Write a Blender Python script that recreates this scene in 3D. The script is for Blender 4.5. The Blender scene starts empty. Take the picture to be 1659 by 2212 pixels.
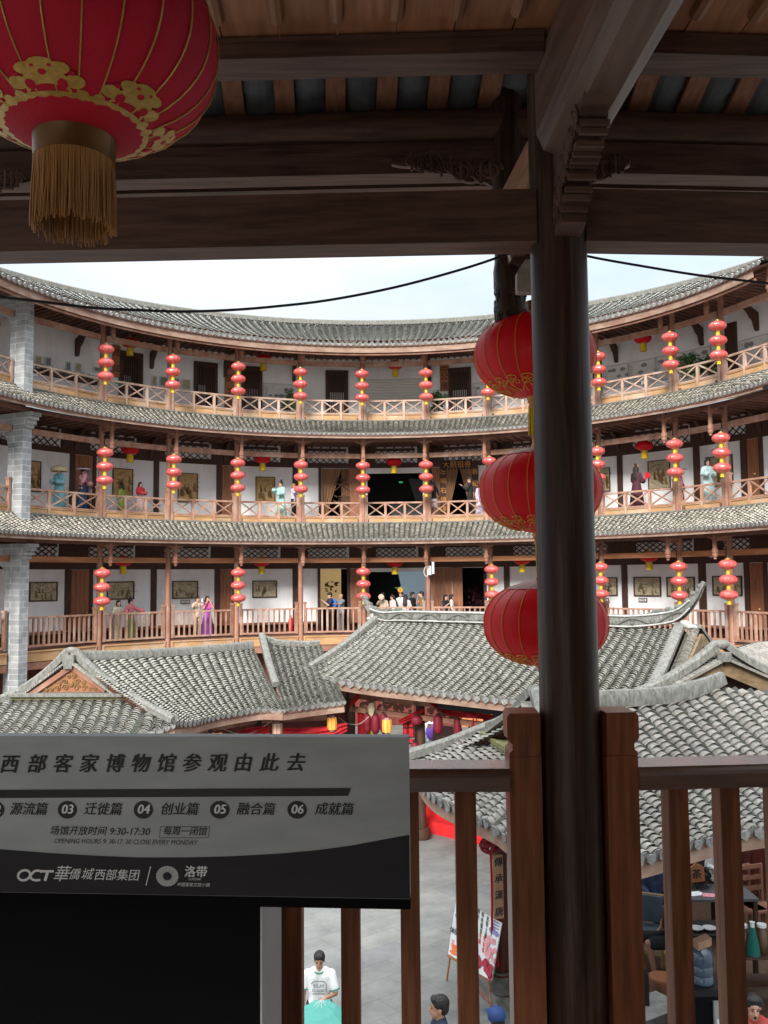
import bpy, math, random
from mathutils import Vector, Matrix
R_ = math.radians
V = Vector
random.seed(7)
SC = bpy.context.scene
COL = SC.collection
# ---------------------------------------------------------------- camera
PITCH, ROLL, YAW, FPX, EYE = R_(4.18), R_(0.523), R_(0.494), 1937.0, 6.3
cf = V((math.sin(YAW)*math.cos(PITCH), math.cos(YAW)*math.cos(PITCH), math.sin(PITCH)))
_r0 = V((math.cos(YAW), -math.sin(YAW), 0)); _u0 = _r0.cross(cf)
cr = _r0*math.cos(ROLL) - _u0*math.sin(ROLL)
cu = _u0*math.cos(ROLL) + _r0*math.sin(ROLL)
cam = bpy.data.objects.new('camera', bpy.data.cameras.new('camera'))
COL.objects.link(cam)
m = Matrix((cr, cu, -cf)).transposed().to_4x4(); m.translation = V((0, 0, EYE))
cam.matrix_world = m
cam.data.sensor_fit = 'VERTICAL'; cam.data.sensor_height = 24.0
cam.data.lens = 24.0*FPX/2212.0
cam.data.clip_start = 0.05; cam.data.clip_end = 900
SC.camera = cam
# ---------------------------------------------------------------- world: overcast sky, brightest overhead
SUN_EL, SUN_AZ = R_(31), R_(196)
SKY_GAIN = 1.0
w = bpy.data.worlds.new('World'); SC.world = w; w.use_nodes = True
nt = w.node_tree; N = nt.nodes; L = nt.links; N.clear()
out = N.new('ShaderNodeOutputWorld'); bg = N.new('ShaderNodeBackground')
bg.inputs['Strength'].default_value = 0.1
sky = N.new('ShaderNodeTexSky'); sky.sky_type = 'NISHITA'; sky.sun_disc = False
sky.sun_elevation = SUN_EL; sky.sun_rotation = SUN_AZ
tc = N.new('ShaderNodeTexCoord'); sp = N.new('ShaderNodeSeparateXYZ')
L.new(tc.outputs['Generated'], sp.inputs[0])
def wm(op, a, b=None, c=None):
    n = N.new('ShaderNodeMath'); n.operation = op
    for i, x in enumerate((a, b, c)):
        if x is None: continue
        if isinstance(x, (int, float)): n.inputs[i].default_value = x
        else: L.new(x, n.inputs[i])
    return n.outputs[0]
zc = wm('MAXIMUM', sp.outputs[2], 0.0)
grad = wm('MULTIPLY_ADD', wm('POWER', zc, 2.1), 11.5, 1.62)           # CIE-overcast-like: zenith brighter than the rim
no = N.new('ShaderNodeTexNoise'); no.inputs['Scale'].default_value = 3.4; no.inputs['Detail'].default_value = 6
mp = N.new('ShaderNodeMapping'); mp.inputs['Scale'].default_value = (1, 1, 2.4)
L.new(tc.outputs['Generated'], mp.inputs[0]); L.new(mp.outputs[0], no.inputs['Vector'])
rmp = N.new('ShaderNodeValToRGB')
rmp.color_ramp.elements[0].position = 0.34; rmp.color_ramp.elements[0].color = (0.70, 0.82, 0.93, 1)
rmp.color_ramp.elements[1].position = 0.66; rmp.color_ramp.elements[1].color = (1.0, 1.02, 1.03, 1)
L.new(no.outputs[0], rmp.inputs[0])
vm = N.new('ShaderNodeVectorMath'); vm.operation = 'SCALE'
L.new(rmp.outputs[0], vm.inputs[0]); L.new(grad, vm.inputs['Scale'])
mx = N.new('ShaderNodeMixRGB'); mx.inputs[0].default_value = 0.93
L.new(sky.outputs[0], mx.inputs[1]); L.new(vm.outputs[0], mx.inputs[2])
L.new(mx.outputs[0], bg.inputs['Color']); L.new(bg.outputs[0], out.inputs[0])
sun = bpy.data.objects.new('sun', bpy.data.lights.new('sun', 'SUN')); COL.objects.link(sun)
sun.data.energy = 1.5; sun.data.angle = R_(20); sun.data.color = (1.0, 0.97, 0.92)
sun.rotation_euler = (R_(90)-SUN_EL, 0, R_(180)-SUN_AZ)   # behind and above the viewer
SC.view_settings.view_transform = 'Standard'; SC.view_settings.look = 'None'
SC.view_settings.exposure = 2.05; SC.view_settings.gamma = 1.0
SC.cycles.max_bounces = 10; SC.cycles.diffuse_bounces = 5; SC.cycles.glossy_bounces = 3
SC.cycles.transparent_max_bounces = 6; SC.cycles.use_denoising = True
# ---------------------------------------------------------------- pixel ray helper (photo seen at 1659 x 2212)
def ray(px, py): return cf + cr*((px-829.5)/FPX) - cu*((py-1106)/FPX)
def atY(px, py, Y):
    d = ray(px, py); return V((0, 0, EYE)) + d*(Y/d.y)
def atZ(px, py, Z):
    d = ray(px, py); return V((0, 0, EYE)) + d*((Z-EYE)/d.z)
CY = 24.3
def azr(px, py, R):
    d = ray(px, py); a = d.x**2+d.y**2; b = -2*d.y*CY; c = CY*CY-R*R
    t = (-b+math.sqrt(max(0, b*b-4*a*c)))/(2*a); p = d*t
    return math.degrees(math.atan2(p.x, p.y-CY))
def zr(px, py, R):
    d = ray(px, py); a = d.x**2+d.y**2; b = -2*d.y*CY; c = CY*CY-R*R
    t = (-b+math.sqrt(max(0, b*b-4*a*c)))/(2*a); return d.z*t+EYE
def rp(az, R, z): a = R_(az); return V((R*math.sin(a), CY+R*math.cos(a), z))
# ---------------------------------------------------------------- materials
MT = {}
def mat(name, c1, c2=None, rough=0.6, scale=4.0, stretch=(1, 1, 1), bump=0.0, island=0.0, spec=0.3, detail=5, c3=None, c3scale=1.2, c3amt=0.4, c3st=None, metal=0.0, transl=0.0, bscale=None, coat=0.0, emit=None):
    if name in MT: return MT[name]
    mt = bpy.data.materials.new(name); mt.use_nodes = True
    n = mt.node_tree.nodes; l = mt.node_tree.links; b = n['Principled BSDF']
    b.inputs['Roughness'].default_value = rough; b.inputs['Specular IOR Level'].default_value = spec
    b.inputs['Metallic'].default_value = metal
    if coat: b.inputs['Coat Weight'].default_value = coat; b.inputs['Coat Roughness'].default_value = 0.25
    col = None
    tcn = n.new('ShaderNodeTexCoord'); mpn = n.new('ShaderNodeMapping'); mpn.inputs['Scale'].default_value = stretch
    l.new(tcn.outputs['Object'], mpn.inputs[0])
    nz = n.new('ShaderNodeTexNoise'); nz.inputs['Scale'].default_value = scale; nz.inputs['Detail'].default_value = detail
    l.new(mpn.outputs[0], nz.inputs['Vector'])
    if c2 is None: c2 = tuple(x*0.78 for x in c1)
    rm = n.new('ShaderNodeValToRGB'); rm.color_ramp.elements[0].position = 0.32; rm.color_ramp.elements[1].position = 0.68
    rm.color_ramp.elements[0].color = (*c1, 1); rm.color_ramp.elements[1].color = (*c2, 1)
    l.new(nz.outputs[0], rm.inputs[0]); col = rm.outputs[0]
    if c3:
        n3 = n.new('ShaderNodeTexNoise'); n3.inputs['Scale'].default_value = c3scale; n3.inputs['Detail'].default_value = 7
        n3.inputs['Roughness'].default_value = 0.65
        if c3st:
            m3 = n.new('ShaderNodeMapping'); m3.inputs['Scale'].default_value = c3st; l.new(tcn.outputs['Object'], m3.inputs[0]); l.new(m3.outputs[0], n3.inputs['Vector'])
        else: l.new(tcn.outputs['Object'], n3.inputs['Vector'])
        r3 = n.new('ShaderNodeValToRGB'); r3.color_ramp.elements[0].position = 0.5; r3.color_ramp.elements[1].position = 0.66
        r3.color_ramp.elements[0].color = (0, 0, 0, 1); r3.color_ramp.elements[1].color = (c3amt,)*3+(1,)
        l.new(n3.outputs[0], r3.inputs[0])
        mx = n.new('ShaderNodeMixRGB'); l.new(r3.outputs[0], mx.inputs[0]); l.new(col, mx.inputs[1]); mx.inputs[2].default_value = (*c3, 1)
        col = mx.outputs[0]
    if island:
        g = n.new('ShaderNodeNewGeometry')
        ma = n.new('ShaderNodeMath'); ma.operation = 'MULTIPLY_ADD'; ma.inputs[1].default_value = 2*island; ma.inputs[2].default_value = 1-island
        l.new(g.outputs['Random Per Island'], ma.inputs[0])
        vs = n.new('ShaderNodeVectorMath'); vs.operation = 'SCALE'; l.new(col, vs.inputs[0]); l.new(ma.outputs[0], vs.inputs['Scale'])
        col = vs.outputs[0]
    l.new(col, b.inputs['Base Color'])
    if bump:
        bp = n.new('ShaderNodeBump'); bp.inputs['Strength'].default_value = bump; bp.inputs['Distance'].default_value = 0.02
        if bscale:
            nb = n.new('ShaderNodeTexNoise'); nb.inputs['Scale'].default_value = bscale; nb.inputs['Detail'].default_value = 4
            l.new(mpn.outputs[0], nb.inputs['Vector']); l.new(nb.outputs[0], bp.inputs['Height'])
        else: l.new(nz.outputs[0], bp.inputs['Height'])
        l.new(bp.outputs[0], b.inputs['Normal'])
    if transl:
        o_ = n['Material Output']; tr = n.new('ShaderNodeBsdfTranslucent'); l.new(col, tr.inputs[0]); ms = n.new('ShaderNodeMixShader'); ms.inputs[0].default_value = transl
        l.new(b.outputs[0], ms.inputs[1]); l.new(tr.outputs[0], ms.inputs[2]); l.new(ms.outputs[0], o_.inputs[0])
    if emit:
        b.inputs['Emission Color'].default_value = (*emit[0], 1); b.inputs['Emission Strength'].default_value = emit[1]
    MT[name] = mt
    return mt
GR = (0.02, 0.014, 0.010)
mat('ring_wood', (0.30, 0.14, 0.092), (0.19, 0.086, 0.056), 0.62, 3.0, (1, 1, 0.35), 0.15, island=0.12, c3=(0.34, 0.22, 0.16), c3scale=2.2, c3amt=0.5)
mat('rail_wood', (0.40, 0.225, 0.155), (0.24, 0.12, 0.08), 0.68, 4.0, (1, 1, 0.5), 0.2, island=0.22, c3=(0.44, 0.33, 0.26), c3scale=1.6, c3amt=0.7)
mat('panel_wood', (0.46, 0.27, 0.13), (0.33, 0.18, 0.085), 0.65, 3.0, (0.6, 0.6, 2.5), 0.1, island=0.16, c3=(0.48, 0.40, 0.33), c3scale=0.9, c3amt=0.6)
mat('honey_wood', (0.42, 0.18, 0.075), (0.27, 0.105, 0.045), 0.5, 2.5, (0.5, 0.5, 4), 0.08, island=0.1)
mat('door_wood', (0.31, 0.125, 0.062), (0.20, 0.078, 0.038), 0.5, 3.0, (6, 6, 0.6), 0.08, island=0.08)
mat('dark_frame', (0.075, 0.035, 0.022), (0.045, 0.02, 0.013), 0.55, 4, (3, 3, 1), 0.05)
mat('red_wall', (0.14, 0.028, 0.018), (0.09, 0.018, 0.012), 0.6, 2, (4, 4, 0.5))
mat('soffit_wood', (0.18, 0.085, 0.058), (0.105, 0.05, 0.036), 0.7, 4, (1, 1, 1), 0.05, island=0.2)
mat('fascia_wood', (0.33, 0.225, 0.17), (0.21, 0.12, 0.085), 0.75, 2.2, (1, 1, 3), 0.15, c3=(0.17, 0.08, 0.06), c3scale=0.8, c3amt=0.7)
mat('plaster', (0.86, 0.86, 0.86), (0.82, 0.82, 0.825), 0.8, 1.5, c3=(0.60, 0.57, 0.53), c3scale=1.1, c3amt=0.45, c3st=(1, 1, .35))
mat('tile', (0.35, 0.345, 0.32), (0.22, 0.222, 0.21), 0.8, 9.0, (1, 1, 1), 0.25, island=0.30, c3=(0.40, 0.375, 0.32), c3scale=2.0, c3amt=0.55)
mat('tile_pavilion', (0.30, 0.284, 0.245), (0.185, 0.176, 0.15), 0.8, 14.0, (1, 1, 1), 0.25, island=0.17, c3=(0.15, 0.15, 0.115), c3scale=2.2, c3amt=0.45)
mat('tile_near', (0.235, 0.213, 0.184), (0.14, 0.126, 0.11), 0.82, 26.0, (1, 1, 1), 0.35, island=0.17, c3=(0.34, 0.33, 0.30), c3scale=9.0, c3amt=0.5)
mat('tile_skirt', (0.42, 0.382, 0.318), (0.245, 0.228, 0.192), 0.8, 6.0, (1, 1, 1), 0.25, island=0.30, c3=(0.115, 0.125, 0.095), c3scale=0.9, c3amt=0.55)
mat('pan_tile', (0.06, 0.06, 0.055), (0.035, 0.037, 0.032), 0.85, 8, island=0.2, c3=(0.07, 0.085, 0.04), c3scale=2, c3amt=0.5)
mat('eave_tile', (0.23, 0.225, 0.21), (0.11, 0.108, 0.10), 0.75, 20, bump=0.4, island=0.15)
mat('ridge_mortar', (0.215, 0.208, 0.186), (0.105, 0.102, 0.09), 0.85, 24.0, (1, 1, 0.35), 0.45, c3=(0.085, 0.088, 0.072), c3scale=11, c3amt=0.7, c3st=(1, 1, .5))
mat('moss', (0.10, 0.11, 0.035), (0.19, 0.17, 0.09), 0.9, 12, bump=0.5)
mat('grey_stone', (0.14, 0.14, 0.125), (0.085, 0.085, 0.075), 0.8, 8, bump=0.25)
mat('red_carpet', (0.62, 0.02, 0.02), (0.52, 0.015, 0.018), 0.85, 6)
mat('red_cloth', (0.33, 0.014, 0.020), (0.25, 0.01, 0.015), 0.7, 6, bump=0.1)
mat('dark_red', (0.10, 0.008, 0.012), (0.07, 0.006, 0.01), 0.6, 4)
mat('black', (0.012, 0.012, 0.013), (0.009, 0.009, 0.010), 0.55, 3)
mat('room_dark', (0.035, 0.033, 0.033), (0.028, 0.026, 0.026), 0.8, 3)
mat('gold', (0.52, 0.36, 0.10), (0.40, 0.26, 0.06), 0.38, 40, metal=0.35, bump=0.3)
mat('gold_paint', (0.66, 0.30, 0.05), (0.6, 0.24, 0.04), 0.5, 12)
mat('yellow', (0.62, 0.44, 0.02), (0.52, 0.34, 0.015), 0.6, 30, (1, 1, 0.1), 0.2)
mat('tassel_brown', (0.46, 0.24, 0.085), (0.31, 0.155, 0.052), 0.6, 60, (1, 1, 0.05), 0.3)
mat('lantern_red', (0.80, 0.015, 0.024), (0.72, 0.012, 0.020), 0.42, 5, spec=0.3, transl=0.38, c3=(0.70, 0.05, 0.06), c3scale=2.5, c3amt=0.3, c3st=(3, 3, .6), bump=0.06, bscale=60)
mat('lantern_silk', (0.74, 0.165, 0.145), (0.62, 0.09, 0.085), 0.30, 5, spec=0.9, transl=0.2)
mat('lantern_dark', (0.55, 0.013, 0.042), (0.46, 0.010, 0.036), 0.7, 4, bump=0.12, bscale=140, transl=0.2)
mat('lantern_top', (0.40, 0.24, 0.21), (0.30, 0.16, 0.14), 0.6, 12)
mat('white_paint', (0.78, 0.78, 0.77), (0.72, 0.72, 0.71), 0.6, 3)
mat('picture_paper', (0.52, 0.45, 0.30), (0.30, 0.255, 0.165), 0.7, 9, detail=9)
mat('picture_gold', (0.55, 0.36, 0.15), (0.34, 0.21, 0.09), 0.6, 6, detail=9)
mat('shutter', (0.60, 0.60, 0.56), (0.55, 0.55, 0.52), 0.5, 1)
mat('leaf', (0.035, 0.085, 0.025), (0.07, 0.15, 0.045), 0.5, 20, island=0.35)
mat('leaf_teal', (0.05, 0.24, 0.16), (0.10, 0.33, 0.24), 0.6, 20, island=0.3)
mat('rail_pale', (0.44, 0.31, 0.24), (0.28, 0.17, 0.125), 0.7, 4.0, (1, 1, 0.5), 0.2, island=0.2, c3=(0.46, 0.38, 0.32), c3scale=1.6, c3amt=0.7)
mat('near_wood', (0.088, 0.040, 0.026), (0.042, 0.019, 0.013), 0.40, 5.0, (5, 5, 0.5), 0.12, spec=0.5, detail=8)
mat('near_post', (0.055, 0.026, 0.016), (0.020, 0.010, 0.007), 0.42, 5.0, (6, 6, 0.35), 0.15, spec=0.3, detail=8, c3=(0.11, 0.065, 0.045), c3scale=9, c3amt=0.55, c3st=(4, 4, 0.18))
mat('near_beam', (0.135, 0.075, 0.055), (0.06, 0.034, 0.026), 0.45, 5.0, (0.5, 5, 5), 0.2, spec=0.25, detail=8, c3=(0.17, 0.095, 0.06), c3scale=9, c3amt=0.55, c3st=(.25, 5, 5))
mat('near_rafter', (0.34, 0.165, 0.095), (0.21, 0.095, 0.055), 0.55, 5.0, (6, 0.5, 6), 0.12, detail=8)
mat('near_board', (0.40, 0.185, 0.10), (0.25, 0.105, 0.055), 0.55, 5.0, (5, 0.5, 5), 0.12, island=0.12, detail=8)
mat('baluster_wood', (0.26, 0.098, 0.045), (0.12, 0.043, 0.021), 0.5, 6.0, (6, 6, 0.4), 0.15, spec=0.2, detail=8, c3=(0.26, 0.13, 0.075), c3scale=8, c3amt=0.4, c3st=(5, 5, .25))
mat('hall_floor', (0.34, 0.27, 0.21), (0.25, 0.19, 0.15), 0.6, 4)
mat('hall_wall', (0.50, 0.49, 0.48), (0.45, 0.44, 0.43), 0.8, 1.5)
mat('near_tile_under', (0.14, 0.155, 0.165), (0.08, 0.09, 0.098), 0.75, 8)
mat('near_radial', (0.155, 0.088, 0.062), (0.085, 0.046, 0.033), 0.42, 5.0, (5, 0.4, 5), 0.12, spec=0.5, detail=8)
mat('gold_brown', (0.17, 0.085, 0.022), (0.10, 0.05, 0.015), 0.35, 8, metal=0.3)
mat('lantern_neck', (0.36, 0.03, 0.02), (0.55, 0.28, 0.05), 0.5, 60, (0.2, 0.2, 1))
mat('moulding', (0.46, 0.45, 0.42), (0.30, 0.295, 0.275), 0.8, 9)
mat('tan_board', (0.36, 0.215, 0.13), (0.27, 0.155, 0.09), 0.6, 5, (3, 3, .6))
mat('swag_dark', (0.20, 0.012, 0.018), (0.12, 0.008, 0.012), 0.7, 9, bump=0.2)
mat('dark_leaf', (0.05, 0.035, 0.028), (0.03, 0.022, 0.018), 0.7, 9, island=.3)
mat('display_grey2', (0.30, 0.30, 0.28), (0.25, 0.25, 0.24), 0.7, 5)
mat('barge', (0.21, 0.145, 0.08), (0.12, 0.075, 0.04), 0.7, 6, (1, 1, 2), 0.1)
mat('sign_grey', (0.36, 0.395, 0.405), (0.29, 0.325, 0.335), 0.55, 3.5, (1, 1, 4), detail=6)
mat('sign_black', (0.020, 0.020, 0.025), (0.015, 0.015, 0.019), 0.7, 3, (1, 1, 4))
mat('sign_ink', (0.014, 0.015, 0.017), (0.014, 0.015, 0.017), 0.5)
mat('sign_pale', (0.66, 0.68, 0.70), (0.64, 0.66, 0.68), 0.5)
mat('sign_side', (0.50, 0.49, 0.50), (0.46, 0.45, 0.46), 0.6)
mat('cable', (0.03, 0.03, 0.035), (0.02, 0.02, 0.024), 0.5)
# brick: grey courses with pale joints, laid on the pier's own metres
def brick_mat():
    mt = bpy.data.materials.new('grey_brick'); mt.use_nodes = True; n = mt.node_tree.nodes; l = mt.node_tree.links; b = n['Principled BSDF']
    t = n.new('ShaderNodeTexCoord'); br = n.new('ShaderNodeTexBrick')
    sp = n.new('ShaderNodeSeparateXYZ'); cb = n.new('ShaderNodeCombineXYZ'); ad = n.new('ShaderNodeMath'); ad.operation = 'ADD'
    l.new(t.outputs['Object'], sp.inputs[0]); l.new(sp.outputs[0], ad.inputs[0]); l.new(sp.outputs[1], ad.inputs[1])
    l.new(ad.outputs[0], cb.inputs[0]); l.new(sp.outputs[2], cb.inputs[1]); l.new(cb.outputs[0], br.inputs['Vector'])
    br.inputs['Scale'].default_value = 1.0; br.inputs['Brick Width'].default_value = 0.42; br.inputs['Row Height'].default_value = 0.2
    br.inputs['Mortar Size'].default_value = 0.008; br.inputs['Color1'].default_value = (0.235, 0.245, 0.25, 1)
    br.inputs['Color2'].default_value = (0.34, 0.345, 0.345, 1); br.inputs['Mortar'].default_value = (0.52, 0.52, 0.52, 1)
    nz = n.new('ShaderNodeTexNoise'); nz.inputs['Scale'].default_value = 2.2; nz.inputs['Detail'].default_value = 6; l.new(t.outputs['Object'], nz.inputs['Vector'])
    mx = n.new('ShaderNodeMixRGB'); mx.blend_type = 'MULTIPLY'; mx.inputs[0].default_value = 0.6
    rm = n.new('ShaderNodeValToRGB'); rm.color_ramp.elements[0].color = (0.45, 0.45, 0.46, 1); rm.color_ramp.elements[0].position = 0.3; rm.color_ramp.elements[1].position = 0.6
    l.new(nz.outputs[0], rm.inputs[0]); l.new(br.outputs[0], mx.inputs[1]); l.new(rm.outputs[0], mx.inputs[2]); l.new(mx.outputs[0], b.inputs['Base Color'])
    b.inputs['Roughness'].default_value = 0.8; MT['grey_brick'] = mt
brick_mat()
# ground slabs
def slab_mat():
    mt = bpy.data.materials.new('stone_paving'); mt.use_nodes = True; n = mt.node_tree.nodes; l = mt.node_tree.links; b = n['Principled BSDF']
    t = n.new('ShaderNodeTexCoord'); mp = n.new('ShaderNodeMapping'); mp.inputs['Rotation'].default_value = (0, 0, R_(-38)); l.new(t.outputs['Object'], mp.inputs[0])
    br = n.new('ShaderNodeTexBrick'); l.new(mp.outputs[0], br.inputs['Vector'])
    br.inputs['Scale'].default_value = 1.0; br.inputs['Brick Width'].default_value = 0.95; br.inputs['Row Height'].default_value = 0.5; br.offset = 0.37
    br.inputs['Mortar Size'].default_value = 0.006; br.inputs['Color1'].default_value = (0.19, 0.191, 0.183, 1); br.inputs['Color2'].default_value = (0.23, 0.221, 0.20, 1)
    br.inputs['Mortar'].default_value = (0.135, 0.14, 0.135, 1)
    nz = n.new('ShaderNodeTexNoise'); nz.inputs['Scale'].default_value = 1.3; nz.inputs['Detail'].default_value = 8; nz.inputs['Roughness'].default_value = 0.7; l.new(t.outputs['Object'], nz.inputs['Vector'])
    mx = n.new('ShaderNodeMixRGB'); mx.blend_type = 'MULTIPLY'; mx.inputs[0].default_value = 0.75
    rm = n.new('ShaderNodeValToRGB'); rm.color_ramp.elements[0].color = (0.42, 0.43, 0.42, 1); rm.color_ramp.elements[0].position = 0.3; rm.color_ramp.elements[1].position = 0.65
    l.new(nz.outputs[0], rm.inputs[0]); l.new(br.outputs[0], mx.inputs[1]); l.new(rm.outputs[0], mx.inputs[2]); l.new(mx.outputs[0], b.inputs['Base Color'])
    b.inputs['Roughness'].default_value = 0.75
    bp = n.new('ShaderNodeBump'); bp.inputs['Strength'].default_value = 0.25; bp.inputs['Distance'].default_value = 0.02; l.new(br.outputs['Fac'], bp.inputs['Height']); bp.invert = True; l.new(bp.outputs[0], b.inputs['Normal'])
    MT['stone_paving'] = mt
slab_mat()
# ---------------------------------------------------------------- mesh builder
class MB:
    def __init__(s): s.v = []; s.f = []; s.m = []
    def add(s, vs, fs, mi=0):
        k = len(s.v); s.v += [V(x) for x in vs]; s.f += [tuple(i+k for i in f) for f in fs]; s.m += [mi]*len(fs)
    def box(s, c, size, X=None, Z=None, mi=0):
        X = V(X or (1, 0, 0)).normalized(); Z = V(Z or (0, 0, 1)).normalized(); Y = Z.cross(X).normalized(); c = V(c)
        a, b, d = [q/2 for q in size]
        vs = [c+X*(i*a)+Y*(j*b)+Z*(k*d) for k in (-1, 1) for j in (-1, 1) for i in (-1, 1)]
        s.add(vs, [(0, 2, 3, 1), (4, 5, 7, 6), (0, 1, 5, 4), (1, 3, 7, 5), (3, 2, 6, 7), (2, 0, 4, 6)], mi)
    def bar(s, p, q, wd, ht, up=(0, 0, 1), mi=0):   # straight bar, wd across, ht along up
        p = V(p); q = V(q); X = (q-p).normalized(); up = V(up); Y = up.cross(X)
        if Y.length < 1e-6: Y = V((1, 0, 0)).cross(X)
        Y.normalize(); Z = X.cross(Y)
        s.box((p+q)/2, ((q-p).length, wd, ht), X, Z, mi)
    def hexa(s, p8, mi=0): s.add(p8, [(0, 3, 2, 1), (4, 5, 6, 7), (0, 1, 5, 4), (1, 2, 6, 5), (2, 3, 7, 6), (3, 0, 4, 7)], mi)
    def prism(s, poly, d, mi=0):
        n = len(poly); d = V(d); a = [V(p) for p in poly]; s.add(a+[p+d for p in a], [tuple(range(n))[::-1], tuple(range(n, 2*n))]+[(i, (i+1) % n, n+(i+1) % n, n+i) for i in range(n)], mi)
    def tube(s, pts, rad, n=8, mi=0, caps=True):
        pts = [V(p) for p in pts]; m = len(pts); rad = rad if isinstance(rad, (list, tuple)) else [rad]*m
        vs = []; ref = None
        for i, p in enumerate(pts):
            t = (pts[min(i+1, m-1)]-pts[max(i-1, 0)])
            t = t.normalized() if t.length > 1e-9 else V((0, 0, 1))
            if ref is None: ref = V((0, 0, 1)) if abs(t.z) < 0.9 else V((1, 0, 0))
            x = (ref-t*ref.dot(t)).normalized(); y = t.cross(x); ref = x
            for k in range(n):
                a = 2*math.pi*k/n; vs.append(p+(x*math.cos(a)+y*math.sin(a))*rad[i])
        fs = [(i*n+k, i*n+(k+1) % n, (i+1)*n+(k+1) % n, (i+1)*n+k) for i in range(m-1) for k in range(n)]
        if caps: fs += [tuple(range(n))[::-1], tuple(range((m-1)*n, m*n))]
        s.add(vs, fs, mi)
    def lathe(s, prof, c=(0, 0, 0), n=16, mi=0, axis=None, caps=True, rfun=None):  # prof = [(r, z)]
        c = V(c); vs = []
        for r, z in prof:
            for k in range(n):
                a = 2*math.pi*k/n; rr = r*(rfun(a) if rfun else 1); vs.append(c+V((rr*math.cos(a), rr*math.sin(a), z)))
        m = len(prof); fs = [(i*n+k, i*n+(k+1) % n, (i+1)*n+(k+1) % n, (i+1)*n+k) for i in range(m-1) for k in range(n)]
        if caps: fs += [tuple(range(n))[::-1], tuple(range((m-1)*n, m*n))]
        s.add(vs, fs, mi)
    def ell(s, c, r, n=12, m=8, mi=0, X=None, Z=None):
        X = V(X or (1, 0, 0)).normalized(); Z = V(Z or (0, 0, 1)).normalized(); Y = Z.cross(X); c = V(c)
        r = r if isinstance(r, (list, tuple)) else (r, r, r); vs = []
        for i in range(m+1):
            t = math.pi*i/m; q = max(math.sin(t), 0.02)
            for k in range(n):
                a = 2*math.pi*k/n; vs.append(c+X*(r[0]*q*math.cos(a))+Y*(r[1]*q*math.sin(a))-Z*(r[2]*math.cos(t)))
        fs = [(i*n+k, i*n+(k+1) % n, (i+1)*n+(k+1) % n, (i+1)*n+k) for i in range(m) for k in range(n)]
        s.add(vs, fs+[tuple(range(n))[::-1], tuple(range(m*n, m*n+n))], mi)
    def grid(s, P, nu, nv, mi=0, flip=False):
        vs = [P(i/nu, j/nv) for j in range(nv+1) for i in range(nu+1)]; w = nu+1
        fs = [(j*w+i, j*w+i+1, (j+1)*w+i+1, (j+1)*w+i) for j in range(nv) for i in range(nu)]
        if flip: fs = [f[::-1] for f in fs]
        s.add(vs, fs, mi)
    def build(s, name, mats, parent=None, org=(0, 0, 0), smooth=False):
        o_ = V(org); me = bpy.data.meshes.new(name)
        me.from_pydata([tuple(p-o_) for p in s.v], [], s.f)
        for q in (mats if isinstance(mats, (list, tuple)) else [mats]): me.materials.append(MT[q] if isinstance(q, str) else q)
        me.polygons.foreach_set('material_index', s.m)
        if smooth:
            me.polygons.foreach_set('use_smooth', [True]*len(me.polygons))
            if smooth != 'all':
                try: me.set_sharp_from_angle(angle=R_(40))
                except Exception: pass
        me.update()
        o = bpy.data.objects.new(name, me); COL.objects.link(o)
        if parent is not None: o.parent = parent
        return o
def tag(o, label=None, cat=None, group=None, kind=None):
    if label: o['label'] = label
    if cat: o['category'] = cat
    if group: o['group'] = group
    if kind: o['kind'] = kind
    return o
def thing(name, label, cat, loc=(0, 0, 0), rz=0, group=None):
    o = bpy.data.objects.new(name, None); o.empty_display_size = 0.2; COL.objects.link(o)
    o.location = loc; o.rotation_euler = (0, 0, rz)
    return tag(o, label, cat, group)
def dup(root, loc, rz, label, group=None, scale=None):
    def cp(o, par):
        c = o.copy(); COL.objects.link(c); c.parent = par
        for ch in [x for x in KIDS.get(o, ())]: cp(ch, c)
        return c
    r = root.copy(); COL.objects.link(r); r.location = loc; r.rotation_euler = (0, 0, rz); r['label'] = label
    if group: r['group'] = group
    if scale: r.scale = scale
    for ch in KIDS.get(root, ()): cp(ch, r)
    return r
KIDS = {}
def freeze_kids(root):
    allo = list(COL.objects)
    for o in allo:
        if o.parent is not None: KIDS.setdefault(o.parent, [])
    def walk(o):
        KIDS[o] = [x for x in allo if x.parent == o]
        for x in KIDS[o]: walk(x)
    walk(root)
# text outlines -> flat mesh pieces; local x right, y up, centred or left aligned
DG = None
def text_geo(body, size=1.0, shear=0.0, bold=0.0, align='CENTER', ext=0.0, space=1.0):
    c = bpy.data.curves.new('t', 'FONT'); c.body = body; c.size = size; c.shear = shear; c.offset = 0; c.align_x = align; c.align_y = 'CENTER'
    c.space_character = space; c.resolution_u = 3; c.extrude = ext
    o = bpy.data.objects.new('t', c); COL.objects.link(o)
    dg = bpy.context.evaluated_depsgraph_get(); me = bpy.data.meshes.new_from_object(o.evaluated_get(dg))
    vs = [v.co.copy() for v in me.vertices]; fs = [tuple(p.vertices) for p in me.polygons]
    bpy.data.objects.remove(o); bpy.data.curves.remove(c); bpy.data.meshes.remove(me)
    return vs, fs
def put_text(mb, body, size, org, X, Y, mi=0, sx=1.0, **k):
    b = k.pop('bold', 0.0); vs, fs = text_geo(body, size, **k); org = V(org); X = V(X).normalized(); Y = V(Y).normalized(); Nn = X.cross(Y)
    for j, dx in enumerate((0, -1, 1, 0) if b else (0,)):
        mb.add([org+X*(v.x*sx+dx*b*size*1.6)+Y*(v.y+(b*size if j == 3 else 0))+Nn*(v.z+0.00015*j) for v in vs], fs, mi)
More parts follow.
